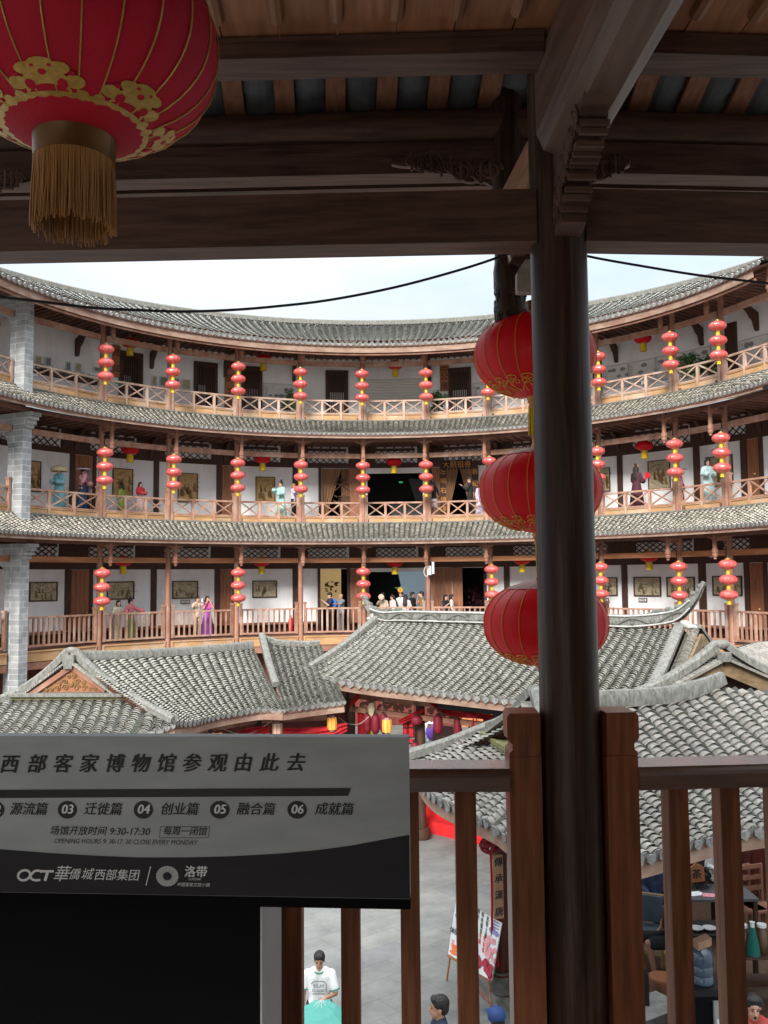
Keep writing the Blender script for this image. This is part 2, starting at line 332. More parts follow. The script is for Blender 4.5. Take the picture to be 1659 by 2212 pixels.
# ---------------------------------------------------------------- curved tile roofs
def tile_field(mb, S, n, step, wf=0.37, t1f=None, t0f=None, lift=0.018, seg=5, mi=0, pan=None, ends=None, jit=0.006, s0=0.0, s1=1.0, over=1.3, seed=1, thick=0.007, arch=0.66):
    rnd = random.Random(seed)
    for i in range(n):
        s = s0+(s1-s0)*(i+0.5)/n; ds = (s1-s0)*0.5/n
        ta = t0f(s) if t0f else 0.0; tb = t1f(s) if t1f else 1.0
        if tb-ta < 0.03: continue
        A0 = S(s, ta); B0 = S(s, tb); Ln = (B0-A0).length; cnt = max(1, int(round(Ln/step)))
        for kind in ((0, 1) if pan is not None else (0,)):
            sc = s+(ds if kind else 0.0)
            if kind and sc > 1: continue
            for j in range(cnt):
                u0 = ta+(tb-ta)*j/cnt; u1 = min(1.0, ta+(tb-ta)*(j+over)/cnt)
                p = S(sc, u0); q = S(sc, u1); al = (q-p); ln = al.length
                if ln < 1e-5: continue
                al /= ln; ac = (S(sc+ds*0.5, u0)-S(sc-ds*0.5, u0)); sw = ac.length*2; ac = (ac-al*ac.dot(al)).normalized()
                nn = ac.cross(al)
                if nn.z < 0: nn = -nn
                w0 = sw*wf*(1+rnd.uniform(-0.04, 0.04)); jx = rnd.uniform(-jit, jit); jl = rnd.uniform(0, jit)
                if kind == 0:
                    vs = []
                    for (c, lf, ww, th) in ((p, lift+jl, w0, 0), (q, 0.0, w0*0.92, 0), (p, lift+jl, w0, thick)):
                        for k in range(seg+1):
                            a = math.pi*(k/seg-0.5)*0.94
                            vs.append(c+ac*(math.sin(a)*(ww-th)+jx)+nn*((math.cos(a))*(ww*arch-th)+lf-0.01))
                    w = seg+1
                    fs = [(k, k+1, w+k+1, w+k) for k in range(seg)]+[(k+1, k, 2*w+k, 2*w+k+1) for k in range(seg)]
                    mb.add(vs, fs, mi)
                else:
                    vs = [c+ac*x*sw*0.30+nn*(z+lf) for (c, lf) in ((p, 0.012), (q, 0.0)) for x, z in ((-1, 0.03), (0, 0.0), (1, 0.03))]
                    mb.add(vs, [(0, 1, 4, 3), (1, 2, 5, 4)], pan)
        if ends is not None and ta <= 1e-6:
            p = S(s, 0); q = S(s, 0.1); al = (q-p).normalized(); ac = (S(s+ds*0.5, 0)-S(s-ds*0.5, 0)); sw = ac.length*2; ac.normalize()
            nn = ac.cross(al)
            if nn.z < 0: nn = -nn
            w0 = sw*wf; c = p-al*0.015+nn*(w0*0.10)
            vs = [c+ac*math.cos(k*math.pi/4+0.4)*w0*0.86+nn*math.sin(k*math.pi/4+0.4)*w0*0.74 for k in range(8)]
            mb.add(vs+[x+al*0.02 for x in vs], [tuple(range(8))]+[(k, (k+1) % 8, 8+(k+1) % 8, 8+k) for k in range(8)], ends)
            pc = S(min(1, s+ds), 0)-al*0.02; dn = V((0, 0, -1))*0.9-al*0.25
            h = sw*0.42
            vs = [pc+ac*(-sw*0.36)+nn*0.03, pc+ac*(sw*0.36)+nn*0.03, pc+ac*(sw*0.34)+dn*h*0.45, pc+dn*h, pc-ac*(sw*0.34)+dn*h*0.45]
            mb.add(vs+[x+al*0.014 for x in vs], [(0, 1, 2, 3, 4)]+[(k, (k+1) % 5, 5+(k+1) % 5, 5+k) for k in range(5)], ends)
def polyline(pts):
    pts = [V(p) for p in pts]; d = [0]
    for a, b in zip(pts, pts[1:]): d.append(d[-1]+(b-a).length)
    def at(s):
        x = max(0.0, min(1.0, s))*d[-1]; ex = s*d[-1]-x
        for i in range(len(pts)-1):
            if x <= d[i+1]+1e-9:
                t = (x-d[i])/max(1e-9, d[i+1]-d[i])
                # Catmull-Rom for a soft bend
                p0 = pts[max(0, i-1)]; p1 = pts[i]; p2 = pts[i+1]; p3 = pts[min(len(pts)-1, i+2)]
                r = 0.5*((2*p1)+(p2-p0)*t+(2*p0-5*p1+4*p2-p3)*t*t+(3*p1-p0-3*p2+p3)*t**3)
                if ex: r = r+(p2-p1).normalized()*ex
                return r
        return pts[-1]
    return at
def roof_surf(eave, ridge, sag=0.12):
    E_ = polyline(eave); R2 = polyline(ridge)
    def S(s, t):
        p = E_(s).lerp(R2(s), t); p.z -= sag*4*t*(1-t)*(1-0.35*t); return p
    return S
def deck(mb, S, nu=24, nv=4, t1f=None, off=0.03, th=0.05, mi=0):
    def P(o):
        def q(u, v):
            p = S(u, v*(t1f(u) if t1f else 1.0)); return p-V((0, 0, o))
        return q
    mb.grid(P(off), nu, nv, mi); mb.grid(P(off+th), nu, nv, mi, True)
    ed = [S(i/nu, 0) for i in range(nu+1)]
    for a, b in zip(ed, ed[1:]):
        mb.add([a-V((0, 0, off)), b-V((0, 0, off)), b-V((0, 0, off+th)), a-V((0, 0, off+th))], [(0, 1, 2, 3)], mi)
def band(mb, pts, wd, ht, mi=0, base=0.0, n=3, taper=None, up=(0, 0, 1)):   # ridge strip with a softly rounded top
    pts = [V(p) for p in pts]; m = len(pts); vs = []
    prof = [(-1, 0), (-1, 0.72), (-0.62, 0.95), (0, 1.0), (0.62, 0.95), (1, 0.72), (1, 0)]
    for i, p in enumerate(pts):
        t = (pts[min(i+1, m-1)]-pts[max(i-1, 0)]); t.normalize(); y = V(up).cross(t).normalized(); z = t.cross(y)
        k = taper[i] if taper else 1.0
        for a, b in prof: vs.append(p+y*(a*wd/2*k)+z*(base+b*ht*k))
    q = len(prof); fs = [(i*q+k, i*q+k+1, (i+1)*q+k+1, (i+1)*q+k) for i in range(m-1) for k in range(q-1)]
    fs += [tuple(range(q)), tuple(range((m-1)*q, m*q))[::-1]]
    mb.add(vs, fs, mi)
# ================================================================ ground
g = MB(); g.box((0, 60, -0.1), (400, 400, 0.2)); tag(g.build('ground', 'stone_paving'), kind='structure')
# ================================================================ the ring building across the courtyard
RP, RW = 13.8, 15.7
AZ = [-75.5, -63.2, -48.3, -36.5, -24.6, -13.4, -2.3, 9.0, 20.0, 29.8, 39.5, 53.1, 61.8, 74.0]
ring = thing('round_building', 'three-storey round timber building with tiled galleries curving around the far side of the courtyard', 'building', (0, CY, 0))
RO = V((0, CY, 0))
def rb(mb, name, mats, smooth=False, parent=None): return mb.build(name, mats, parent or ring, RO, smooth)
FL = [3.95, 8.78, 13.12]          # gallery floors
CE = [7.75, 12.15, 16.15]         # gallery ceilings
# --- floors and ceilings
for k in range(3):
    mb = MB(); n = 74
    def arcP(R0, R1, z): return lambda u, v: rp(-77+154*u, R0+(R1-R0)*v, z)
    mb.grid(arcP(13.76, 16.2, FL[k]), n, 1); mb.grid(arcP(13.76, 16.2, FL[k]-0.2), n, 1, 0, True)
    mb.grid(lambda u, v: rp(-77+154*u, 13.76, FL[k]-0.2+0.2*v), n, 1)
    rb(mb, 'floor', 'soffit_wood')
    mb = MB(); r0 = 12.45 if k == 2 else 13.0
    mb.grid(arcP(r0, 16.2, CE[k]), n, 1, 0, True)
    a = -75
    while a < 75:                                   # radial battens under the boards
        mb.bar(rp(a, r0, CE[k]-0.035), rp(a, RW-0.02, CE[k]-0.035), 0.07, 0.06); a += 1.05 if k == 2 else 1.5
    rb(mb, 'ceiling', 'soffit_wood')
# --- walls with openings (pixel columns of the photo turned into directions on the wall)
def A(px, y=1100): return azr(px, y, RW)
OPEN = {0: [(A(690, 1290), A(751, 1290), 6.70), (A(797, 1290), A(924, 1290), 6.55), (A(1000, 1290), A(1046, 1290), 6.70)],
        1: [(A(706), A(738), 11.15), (A(794), A(914), 10.95), (A(966), A(1021), 11.15)], 2: []}
def arcwall(mb, a0, a1, R, z0, z1, mi=0, th=0.0):
    n = max(1, int(abs(a1-a0)/2)); mb.grid(lambda u, v: rp(a0+(a1-a0)*u, R, z0+(z1-z0)*v), n, 1, mi)
for k in range(3):
    mb = MB(); cur = -77.0
    for a0, a1, zt in sorted(OPEN[k]):
        arcwall(mb, cur, a0, RW, FL[k], CE[k]); arcwall(mb, a0, a1, RW, zt, CE[k]); cur = a1
    arcwall(mb, cur, 77, RW, FL[k], CE[k])
    rb(mb, 'wall', 'plaster')
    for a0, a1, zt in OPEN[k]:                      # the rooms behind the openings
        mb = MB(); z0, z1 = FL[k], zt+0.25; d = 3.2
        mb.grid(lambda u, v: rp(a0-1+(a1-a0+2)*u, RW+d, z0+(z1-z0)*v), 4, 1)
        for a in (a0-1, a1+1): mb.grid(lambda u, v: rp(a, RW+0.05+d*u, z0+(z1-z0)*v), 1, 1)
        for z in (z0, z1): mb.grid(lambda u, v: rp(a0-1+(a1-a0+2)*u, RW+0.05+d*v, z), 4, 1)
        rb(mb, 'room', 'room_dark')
# wall timbers: columns, lintels, wainscot
def arcbox(mb, a0, a1, R, z0, z1, th=0.06, mi=0):
    n = max(1, int(abs(a1-a0)/2.5+0.99)); p = [rp(a0+(a1-a0)*i/n, R-th, z0) for i in range(n+1)]
    for a in range(n):
        b0, b1 = a0+(a1-a0)*a/n, a0+(a1-a0)*(a+1)/n
        mb.hexa([rp(b0, R-th, z0), rp(b1, R-th, z0), rp(b1, R, z0), rp(b0, R, z0), rp(b0, R-th, z1), rp(b1, R-th, z1), rp(b1, R, z1), rp(b0, R, z1)], mi)
COLS = {0: [(139, 151), (192, 199), (325, 337), (463, 474), (502, 509), (632, 644), (686, 692), (750, 757), (786, 797), (924, 932), (978, 1000), (1046, 1052), (1090, 1102), (1262, 1272), (1345, 1357), (1512, 1527), (1611, 1622), (1653, 1661)],
        1: [(149, 159), (199, 206), (331, 342), (467, 478), (506, 513), (632, 644), (688, 694), (754, 789), (918, 934), (953, 964), (1021, 1032), (1265, 1275), (1336, 1347), (1502, 1515), (1605, 1618), (1645, 1653)], 2: []}
for k in (0, 1):
    yv = 1290 if k == 0 else 1080
    zl0, zl1 = (6.72, 7.16) if k == 0 else (11.20, 11.40)
    for x0, x1 in COLS[k]:
        mb = MB(); arcbox(mb, A(x0, yv), A(x1, yv), RW, FL[k], zl0, 0.07); rb(mb, 'wall_post', 'dark_frame' if x1-x0 < 20 else 'door_wood')
    mb = MB(); arcbox(mb, -75, 75, RW, zl0, zl1, 0.085); rb(mb, 'lintel', 'dark_frame')
    if k == 0:
        cur = -75
        for a0, a1, zt in sorted(OPEN[0])+[(75, 75, 0)]:
            mb = MB(); arcbox(mb, cur, a0-0.1, RW, FL[0], FL[0]+0.33, 0.05); rb(mb, 'wainscot', 'dark_frame')
            mb = MB(); arcbox(mb, cur+.5, a0-0.6, RW-0.05, FL[0]+0.40, FL[0]+0.46, 0.35); rb(mb, 'bench', 'ring_wood'); cur = a1+0.1
    # diamond lattice between lintel and ceiling, one panel per bay
    z0, z1 = (7.18, 7.60) if k == 0 else (11.42, 11.95)
    for i in range(len(AZ)-1):
        a0, a1 = AZ[i]+2.2, AZ[i+1]-(2.2 if AZ[i+1]-AZ[i] < 11 else 2.6); mb = MB()
        arcbox(mb, a0, a1, RW-0.02, z1, z1+0.12, 0.06); arcbox(mb, a0, a1, RW-0.02, z0-0.03, z0, 0.06)
        wd = (a1-a0); c = max(4, round(R_(wd)*RW/0.30)); st = wd/c
        for q in range(c):
            for (u0, u1) in ((a0+q*st, a0+(q+1)*st), (a0+(q+1)*st, a0+q*st)):
                mb.bar(rp(u0, RW-0.04, z0), rp(u1, RW-0.04, (z0+z1)/2), 0.03, 0.035); mb.bar(rp(u1, RW-0.04, (z0+z1)/2), rp(u0, RW-0.04, z1), 0.03, 0.035)
        rb(mb, 'lattice_panel', 'dark_frame')
        mb = MB(); arcbox(mb, AZ[i]-2.2, AZ[i]+2.2, RW, zl1, CE[k], 0.10); rb(mb, 'wall_block', 'dark_frame')
def handle(o_, a, z): 
    mb = MB(); mb.ell(rp(a, RW-0.16, z), 0.05, 8, 6); h = mb.build('handle', 'gold', o_, RO)
def plankdoor(x0, x1, k, top, m='door_wood'):
    yv = (1290, 1080, 820)[k]; a0, a1 = A(x0, yv), A(x1, yv); mb = MB(); n = 4
    for i in range(n): arcbox(mb, a0+(a1-a0)*(i+0.03)/n, a0+(a1-a0)*(i+0.97)/n, RW, FL[k], top, 0.05)
    o_ = rb(mb, 'door', m); handle(o_, a0+(a1-a0)*0.8, FL[k]+1.1)
for x0, x1 in ((152, 191), (475, 501), (933, 977), (758, 785), (1623, 1652)): plankdoor(x0, x1, 0, 6.70)
for x0, x1 in ((160, 198), (479, 505), (935, 952), (1619, 1644)): plankdoor(x0, x1, 1, 11.18)
# top-storey doors: dark frames, vertical bars, paper screen behind the lower half
for x0, x1 in ((256, 307), (418, 469), (521, 566), (703, 752), (969, 1018), (1283, 1301), (1566, 1597)):
    a0, a1 = A(x0, 830), A(x1, 830); top = 15.62; mb = MB(); f = 0.14
    da = math.degrees(f/RW)
    arcbox(mb, a0, a0+da, RW, FL[2], top, 0.10); arcbox(mb, a1-da, a1, RW, FL[2], top, 0.10); arcbox(mb, a0+da, a1-da, RW, top-f*1.5, top, 0.10)
    d = rb(mb, 'door', 'dark_frame'); mb = MB()
    arcbox(mb, a0+da, a1-da, RW-0.004, FL[2], top-0.2, 0.02); mb.build('door_backing', 'black', d, RO)
    mb = MB(); arcbox(mb, a0+da*1.3, a1-da*(1.3 if (x0 % 2) else 3.5), RW-0.03, FL[2]+0.05, FL[2]+1.5, 0.01); mb.build('paper_screen', 'white_paint', d, RO)
    mb = MB(); n = 9
    for i in range(n):
        a = a0+da+(a1-a0-2*da)*(i+0.5)/n; mb.bar(rp(a, RW-0.07, FL[2]), rp(a, RW-0.07, top-0.2), 0.045, 0.045, (math.sin(R_(a)), math.cos(R_(a)), 0))
    mb.build('bars', 'dark_frame', d, RO); 
# rolling shutter, top storey
mb = MB(); a0, a1 = A(787, 830), A(918, 830); nz = 34
mb.grid(lambda u, v: rp(a0+(a1-a0)*u, RW-0.02-0.025*abs(math.sin(v*nz*math.pi/2)), FL[2]+v*2.12), 8, nz*2)
rb(mb, 'roller_shutter', 'shutter')
# curtains and signs round the middle-storey doors
def curtain(xa, xb, k, zt, gx0, gx1, name='door_curtain'):   # cloth from xa..xb, bottom gathered to gx0..gx1
    yv = 1080; mb = MB(); a0, a1, b0, b1 = A(xa, yv), A(xb, yv), A(gx0, yv), A(gx1, yv)
    def P(u, v):
        t = 1-v; lo = b0+(b1-b0)*u; hi = a0+(a1-a0)*u; s = min(1, t*1.25); a = hi+(lo-hi)*s
        return rp(a, RW-0.10-0.03*math.sin(u*26)-0.03*t, FL[1]+0.05+(zt-FL[1]-0.05)*v)
    mb.grid(P, 24, 12); return rb(mb, name, 'picture_gold', smooth=True)
mat('curtain_cloth', (0.30, 0.17, 0.09), (0.23, 0.125, 0.065), 0.8, 4, (1, 1, 0.3))
MT['picture_gold_c'] = MT['curtain_cloth']
for q in ((695, 738, 695, 708), (738, 753, 737, 753), (966, 994, 964, 972), (994, 1021, 1016, 1023)):
    o_ = curtain(q[0], q[1], 1, 11.16, q[2], q[3]); o_.data.materials[0] = MT['curtain_cloth']
def wallframe(px, py, R=RW-0.02, yv=None):     # point, x axis, y axis on the wall
    a = azr(px, py, R); z = zr(px, py, R); return rp(a, R, z), V((math.cos(R_(a)), -math.sin(R_(a)), 0)), V((0, 0, 1))
mb = MB(); p, X, Y = wallframe(738, 1066, RW-0.16); put_text(mb, '朱', 0.75, p+V((0, 0, .35)), X, Y); put_text(mb, '清', 0.85, p-V((0, 0, .5)), X, Y)
mat('curtain_ink', (0.10, 0.05, 0.03), None, 0.8); rb(mb, 'curtain_lettering', 'curtain_ink')
PLQ = [(958, 1060, 0.30, 2.1, '左鳴右鐘序', 'dark_frame', 'gold_paint', 'narrow wooden plaque with gilt characters left of the curtained doorway'),
       (1026.5, 1058, 0.30, 2.1, '春紀秋雲', 'dark_frame', 'gold_paint', 'narrow wooden plaque with gilt characters right of the curtained doorway'),
       (495.5, 833, 0.42, 2.3, '漢荫工坊', 'gold_paint', 'dark_frame', 'tall carved wooden sign between two top-floor lattice doors'),
       (960, 815, 0.40, 1.25, '三公寓', 'gold_paint', 'dark_frame', 'short carved wooden sign between roller shutter and lattice door'),
       (251, 780, 0.34, 1.3, '民居', 'gold_paint', 'dark_frame', 'short carved wooden sign left of the top-floor door nearest the brick pier')]
for px, py, wd, ht, s, mA, mB, lab in PLQ:
    p, X, Y = wallframe(px, py, RW-0.06); t = thing('hanging_plaque', lab, 'sign', p, 0, 'wooden name plaques on the gallery walls')
    mb = MB(); mb.box(p, (wd, 0.05, ht), X); mb.build('board', mA if mA != 'gold_paint' else 'honey_wood', t, p)
    mb = MB(); n = len(s); Nn = X.cross(Y)
    for i, c in enumerate(s): put_text(mb, c, min(wd*0.95, ht/n*0.9), p+V((0, 0, ht/2-(i+0.5)*ht/n))+Nn*0.03, X, Y, bold=0.008)
    mb.build('lettering', mB, t, p)
mb = MB(); p, X, Y = wallframe(987, 1004, RW-0.09); t = thing('door_signboard', 'dark horizontal signboard with four gilt characters above the curtained doorway', 'sign', p)
mb.box(p, (1.35, 0.05, 0.42), X); mb.build('board', 'black', t, p); mb = MB(); put_text(mb, '大觀祖善', 0.32, p+X.cross(Y)*0.03, X, Y, space=1.0); mb.build('lettering', 'gold_paint', t, p)
mat('exit_green', (0.02, 0.5, 0.15), None, 0.5, emit=((0.05, 0.9, 0.3), 0.35))
p, X, Y = wallframe(866, 1042, RW+1.6); t = thing('exit_sign', 'small green lit exit sign hanging inside the dark middle-floor opening', 'sign', p)
mb = MB(); mb.box(p, (0.22, 0.05, 0.09), X); mb.build('case', 'black', t, p); mb = MB(); put_text(mb, '出口', 0.085, p+X.cross(Y)*0.03, X, Y); mb.build('lettering', 'exit_green', t, p)
# --- posts, hanging posts, tie beams
ZP = [(3.05, 7.75), (8.50, 12.15), (12.85, 16.15)]
for i, a in enumerate(AZ):
    if i in (1, ): continue
    for k in range(3):
        z0, z1 = ZP[k]; mb = MB(); c = rp(a, RP, 0)
        if k == 0: prof = [(0.05, z0), (0.13, z0+0.03), (0.11, z0+0.1), (0.14, z0+0.16), (0.14, z0+0.24), (0.105, z0+0.3), (0.105, z1)]
        else: prof = [(0.10, z0), (0.10, z1)]
        mb.lathe(prof, c, 12); rb(mb, 'post', 'ring_wood', True)
        # drop post in front, with its carved end
        mb = MB(); c = rp(a, 13.08, 0); zb = [6.85, 11.10, 15.30][k]; zt = [7.75, 12.15, 16.2][k]
        mb.lathe([(0.015, zb-0.05), (0.06, zb-0.02), (0.045, zb+0.02), (0.085, zb+0.06), (0.10, zb+0.12), (0.085, zb+0.17), (0.105, zb+0.2), (0.105, zb+0.3), (0.08, zb+0.34), (0.075, zb+0.42), (0.085, zb+0.46), (0.075, zb+0.5), (0.07, zt)], c, 8)
        mb.bar(rp(a, 13.08, zt-0.22), rp(a, RP, zt-0.22), 0.08, 0.16); rb(mb, 'hanging_post', 'ring_wood')
        # carved wings under the eave beam
        mb = MB(); X = V((math.cos(R_(a)), -math.sin(R_(a)), 0))
        for sg in (-1, 1):
            pts = [c+X*(sg*0.07)+V((0, 0, zt-0.03)), c+X*(sg*0.62)+V((0, 0, zt-0.03)), c+X*(sg*0.58)+V((0, 0, zt-0.1)), c+X*(sg*0.4)+V((0, 0, zt-0.12)), c+X*(sg*0.3)+V((0, 0, zt-0.2)), c+X*(sg*0.16)+V((0, 0, zt-0.22)), c+X*(sg*0.07)+V((0, 0, zt-0.33))]
            if sg < 0: pts = pts[::-1]
            mb.prism(pts, V((-X.y, X.x, 0))*0.05)
        rb(mb, 'carved_bracket', 'ring_wood')
        # curved corbel from the wall
        if k > 0:
            mb = MB(); ZB = [0, 11.95, 15.72][k]; am = a+0.0; O = V((math.sin(R_(am)), math.cos(R_(am)), 0)); T = V((O.y, -O.x, 0))
            pr_ = [(0, 0), (-0.75, 0.32), (-0.75, 0.12), (-0.5, -0.02), (-0.36, -0.2), (-0.22, -0.28), (-0.12, -0.62), (0, -0.66)]
            mb.prism([rp(am, RW, ZB)+O*x+V((0, 0, z))-T*0.07 for x, z in pr_], T*0.14); rb(mb, 'wall_corbel', 'dark_frame')
BZ = [7.045, 11.475, 15.45]
for i in range(len(AZ)-1):
    for k in range(3):
        p, q = rp(AZ[i], RP, BZ[k]), rp(AZ[i+1], RP, BZ[k]); mb = MB(); d = (q-p).normalized()
        mb.bar(p+d*(0.12 if i != 1 else 0.25), q-d*(0.12 if i+1 != 1 else 0.25), 0.14, 0.20)
        rb(mb, 'tie_beam', 'honey_wood' if k == 0 else 'rail_wood')
        e, f2 = rp(AZ[i], 13.08, CE[k]-0.1), rp(AZ[i+1], 13.08, CE[k]-0.1)
        mb = MB(); mb.bar(e, f2, 0.09, 0.14); rb(mb, 'eave_beam', 'soffit_wood')
# --- railings
def railing(i, k):
    a0, a1 = AZ[i], AZ[i+1]; p0, p1 = rp(a0, RP, 0), rp(a1, RP, 0); d = (p1-p0).normalized()
    g0 = 0.30 if i == 1 else 0.13; g1 = 0.30 if i+1 == 1 else 0.13
    p0 = p0+d*g0; p1 = p1-d*g1; Ln = (p1-p0).length; up = V((0, 0, 1)); r = MB(); pn = MB()
    inw = V((d.y, -d.x, 0)); inw = inw if inw.y < 0 else -inw
    if k == 0:
        zt, zb = 5.03, 4.06
        r.bar(p0+up*zt, p1+up*zt, 0.10, 0.07); r.bar(p0+up*zb, p1+up*zb, 0.09, 0.07)
        n = max(8, int(Ln/0.205))
        for j in range(n):
            q = p0+d*(Ln*(j+0.5)/n); r.box(q+up*((zt+zb)/2), (0.062 if j % 4 else 0.085, 0.06, zt-zb-0.06), d)
        for q in (p0+d*0.055, p1-d*0.055):
            r.box(q+up*(4.62), (0.10, 0.13, 1.22), d); r.box(q+up*(5.27), (0.135, 0.16, 0.09), d)
        q0, q1 = p0-d*0.02, p1+d*0.02
        pn.bar(q0+up*3.715+inw*0.02, q1+up*3.715+inw*0.02, 0.07, 0.37); 
        for z in (3.55, 3.88): pn.bar(q0+up*z+inw*0.07, q1+up*z+inw*0.07, 0.05, 0.045)
        for q in (q0+d*0.05, q1-d*0.05): pn.box(q+up*3.715+inw*0.07, (0.06, 0.05, 0.28), d)
        sk = MB(); sk.bar(q0+up*3.38, q1+up*3.38, 0.16, 0.24)
        rl = rb(r, 'railing', 'rail_wood'); pn.build('skirting_panel', 'panel_wood', rl, RO); sk.build('floor_beam', 'ring_wood', rl, RO)
    else:
        zt, zb, zp = (9.47, 8.89, 8.58) if k == 1 else (13.85, 13.30, 12.96)
        r.bar(p0+up*zt, p1+up*zt, 0.10, 0.07); r.bar(p0+up*zb, p1+up*zb, 0.08, 0.06)
        n = 2 if Ln < 2.0 else 3
        for j in range(n+1):
            q = p0+d*(Ln*j/n)
            if 0 < j < n: r.box(q+up*((zt+zp)/2-0.02), (0.095, 0.085, zt-zp-0.04), d)
        for j in range(n):
            a, b = p0+d*(Ln*j/n+0.05), p0+d*(Ln*(j+1)/n-0.05)
            r.bar(a+up*(zb+0.03), b+up*(zt-0.035), 0.045, 0.05); r.bar(a+up*(zt-0.035)+inw*0.012, b+up*(zb+0.03)+inw*0.012, 0.045, 0.05)
            pn.bar(a+up*((zb+zp)/2-0.02), b+up*((zb+zp)/2-0.02), 0.04, zb-zp-0.02)
            for z in (zp+0.03, zb-0.06): pn.bar(a+up*z+inw*0.035, b+up*z+inw*0.035, 0.03, 0.03)
            for q in (a, b): pn.box(q+up*((zb+zp)/2-0.02)+inw*0.035, (0.03, 0.03, zb-zp-0.05), d)
        hh = 0.32 if k == 1 else 0.0
        for q in (p0-d*0.01, p1+d*0.01):
            r.box(q+up*((zt+zp)/2+hh/2), (0.10, 0.14, zt-zp+hh), d)
            if k == 1: r.box(q+up*(zt+hh-0.02), (0.135, 0.17, 0.07), d)
        rl = rb(r, 'railing', 'rail_wood' if k == 1 else 'rail_pale'); pn.build('base_panel', 'panel_wood', rl, RO)
for i in range(len(AZ)-1):
    for k in range(3): railing(i, k)
# --- brick fire pier at the left
aP = AZ[1]; O = V((math.sin(R_(aP)), math.cos(R_(aP)), 0)); T = V((O.y, -O.x, 0)); pier = MB()
def pierbox(r0, r1, z0, z1, th=0.38): pier.box(rp(aP, (r0+r1)/2, (z0+z1)/2), (th, r1-r0, z1-z0), T)
for (z0, z1, zc) in ((0, 7.55, 7.0), (7.9, 12.0, 11.4), (12.3, 16.15, 15.7)):
    pierbox(13.25, 13.95, z0, z1); pierbox(15.0, 15.69, z0, z1)
    pts = []; zs = z1-1.15
    for j in range(9):
        th_ = math.pi*j/8; pts.append((14.475-0.525*math.cos(th_), zs+0.525*math.sin(th_)))
    for (ra, za), (rb_, zb_) in zip(pts, pts[1:]):
        pier.hexa([rp(aP, ra, za)-T*0.19, rp(aP, rb_, zb_)-T*0.19, rp(aP, rb_, zb_)+T*0.19, rp(aP, ra, za)+T*0.19, rp(aP, ra, z1)-T*0.19, rp(aP, rb_, z1)-T*0.19, rp(aP, rb_, z1)+T*0.19, rp(aP, ra, z1)+T*0.19])
for z1, r0 in ((7.55, 12.75), (12.0, 12.75)):
    for j in range(4): pierbox(13.25-0.10*(j+1), 13.25, z1-0.52+0.13*j, z1-0.39+0.13*j-0.004*j, 0.40+0.015*j)
pier.build('brick_pier', 'grey_brick', ring, RO)
# --- ground storey: red board wall and posts
mb = MB(); arcwall(mb, -75, 75, 14.6, 0, 3.7)
for i in range(110): mb.bar(rp(-75+150*i/110, 14.57, 0), rp(-75+150*i/110, 14.57, 3.7), 0.05, 0.03, (1, 0, 0))
rb(mb, 'ground_floor_wall', 'red_wall')
mat('orange_door', (0.50, 0.17, 0.06), (0.40, 0.125, 0.045), 0.5, 4, (5, 5, .4))
for x0, x1 in ((985, 1045), (1060, 1075)):
    mb = MB(); a0, a1 = azr(x0, 1560, 14.5), azr(x1, 1560, 14.5)
    for j in range(5): arcbox(mb, a0+(a1-a0)*(j+.03)/5, a0+(a1-a0)*(j+.97)/5, 14.53, 0, 2.9, 0.05)
    o_ = rb(mb, 'door', 'orange_door'); mb = MB(); mb.ell(rp(a0+(a1-a0)*.55, 14.4, 1.1), 0.05, 8, 6); mb.build('handle', 'gold', o_, RO)
# --- roofs
def ringroof(name, Re, ze, Rr, zr_, n, step, sag, mt, pan='pan_tile', lift=0.02, wf=0.40, seg=4):
    S = lambda s, t: rp(-77+154*s, Re+(Rr-Re)*t, ze+(zr_-ze)*t-sag*4*t*(1-t))
    mb = MB(); tile_field(mb, S, n, step, wf=wf, lift=lift, seg=seg, pan=2, ends=1, jit=0.012, over=1.25)
    r = rb(mb, name, [mt, 'eave_tile', pan], True)
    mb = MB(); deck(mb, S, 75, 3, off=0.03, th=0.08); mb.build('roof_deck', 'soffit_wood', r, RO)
    return r
def fascia(R, z0, z1, par):
    mb = MB()
    for i in range(60): mb.bar(rp(-75+2.5*i, R, (z0+z1)/2), rp(-72.5+2.5*i, R, (z0+z1)/2), 0.04, z1-z0)
    mb.build('fascia_board', 'fascia_wood', par, RO)
r = ringroof('roof', 12.25, 15.95, 18.2, 18.45, 132, 0.17, 0.16, 'tile', wf=0.40, lift=0.035); fascia(12.33, 15.60, 15.86, r)
mb = MB(); mb.bar
for i in range(60): mb.bar(rp(-75+2.5*i, 12.42, 15.55), rp(-72.5+2.5*i, 12.42, 15.55), 0.06, 0.07)
mb.build('fascia_trim', 'ring_wood', r, RO)
mb = MB(); band(mb, [rp(-75+2*i, 18.15, 18.40) for i in range(76)], 0.42, 0.26); mb.build('ridge', 'ridge_mortar', r, RO)
for ze, zt in ((12.25, 12.97), (7.87, 8.60)):
    r = ringroof('skirt_roof', 12.45, ze, 13.72, zt, 165, 0.115, 0.04, 'tile_skirt', lift=0.032, wf=0.40); fascia(12.50, ze-0.20, ze-0.04, r)
    mb = MB(); band(mb, [rp(-75+2*i, 13.72, zt-0.02) for i in range(76)], 0.22, 0.07); mb.build('flashing', 'ridge_mortar', r, RO)
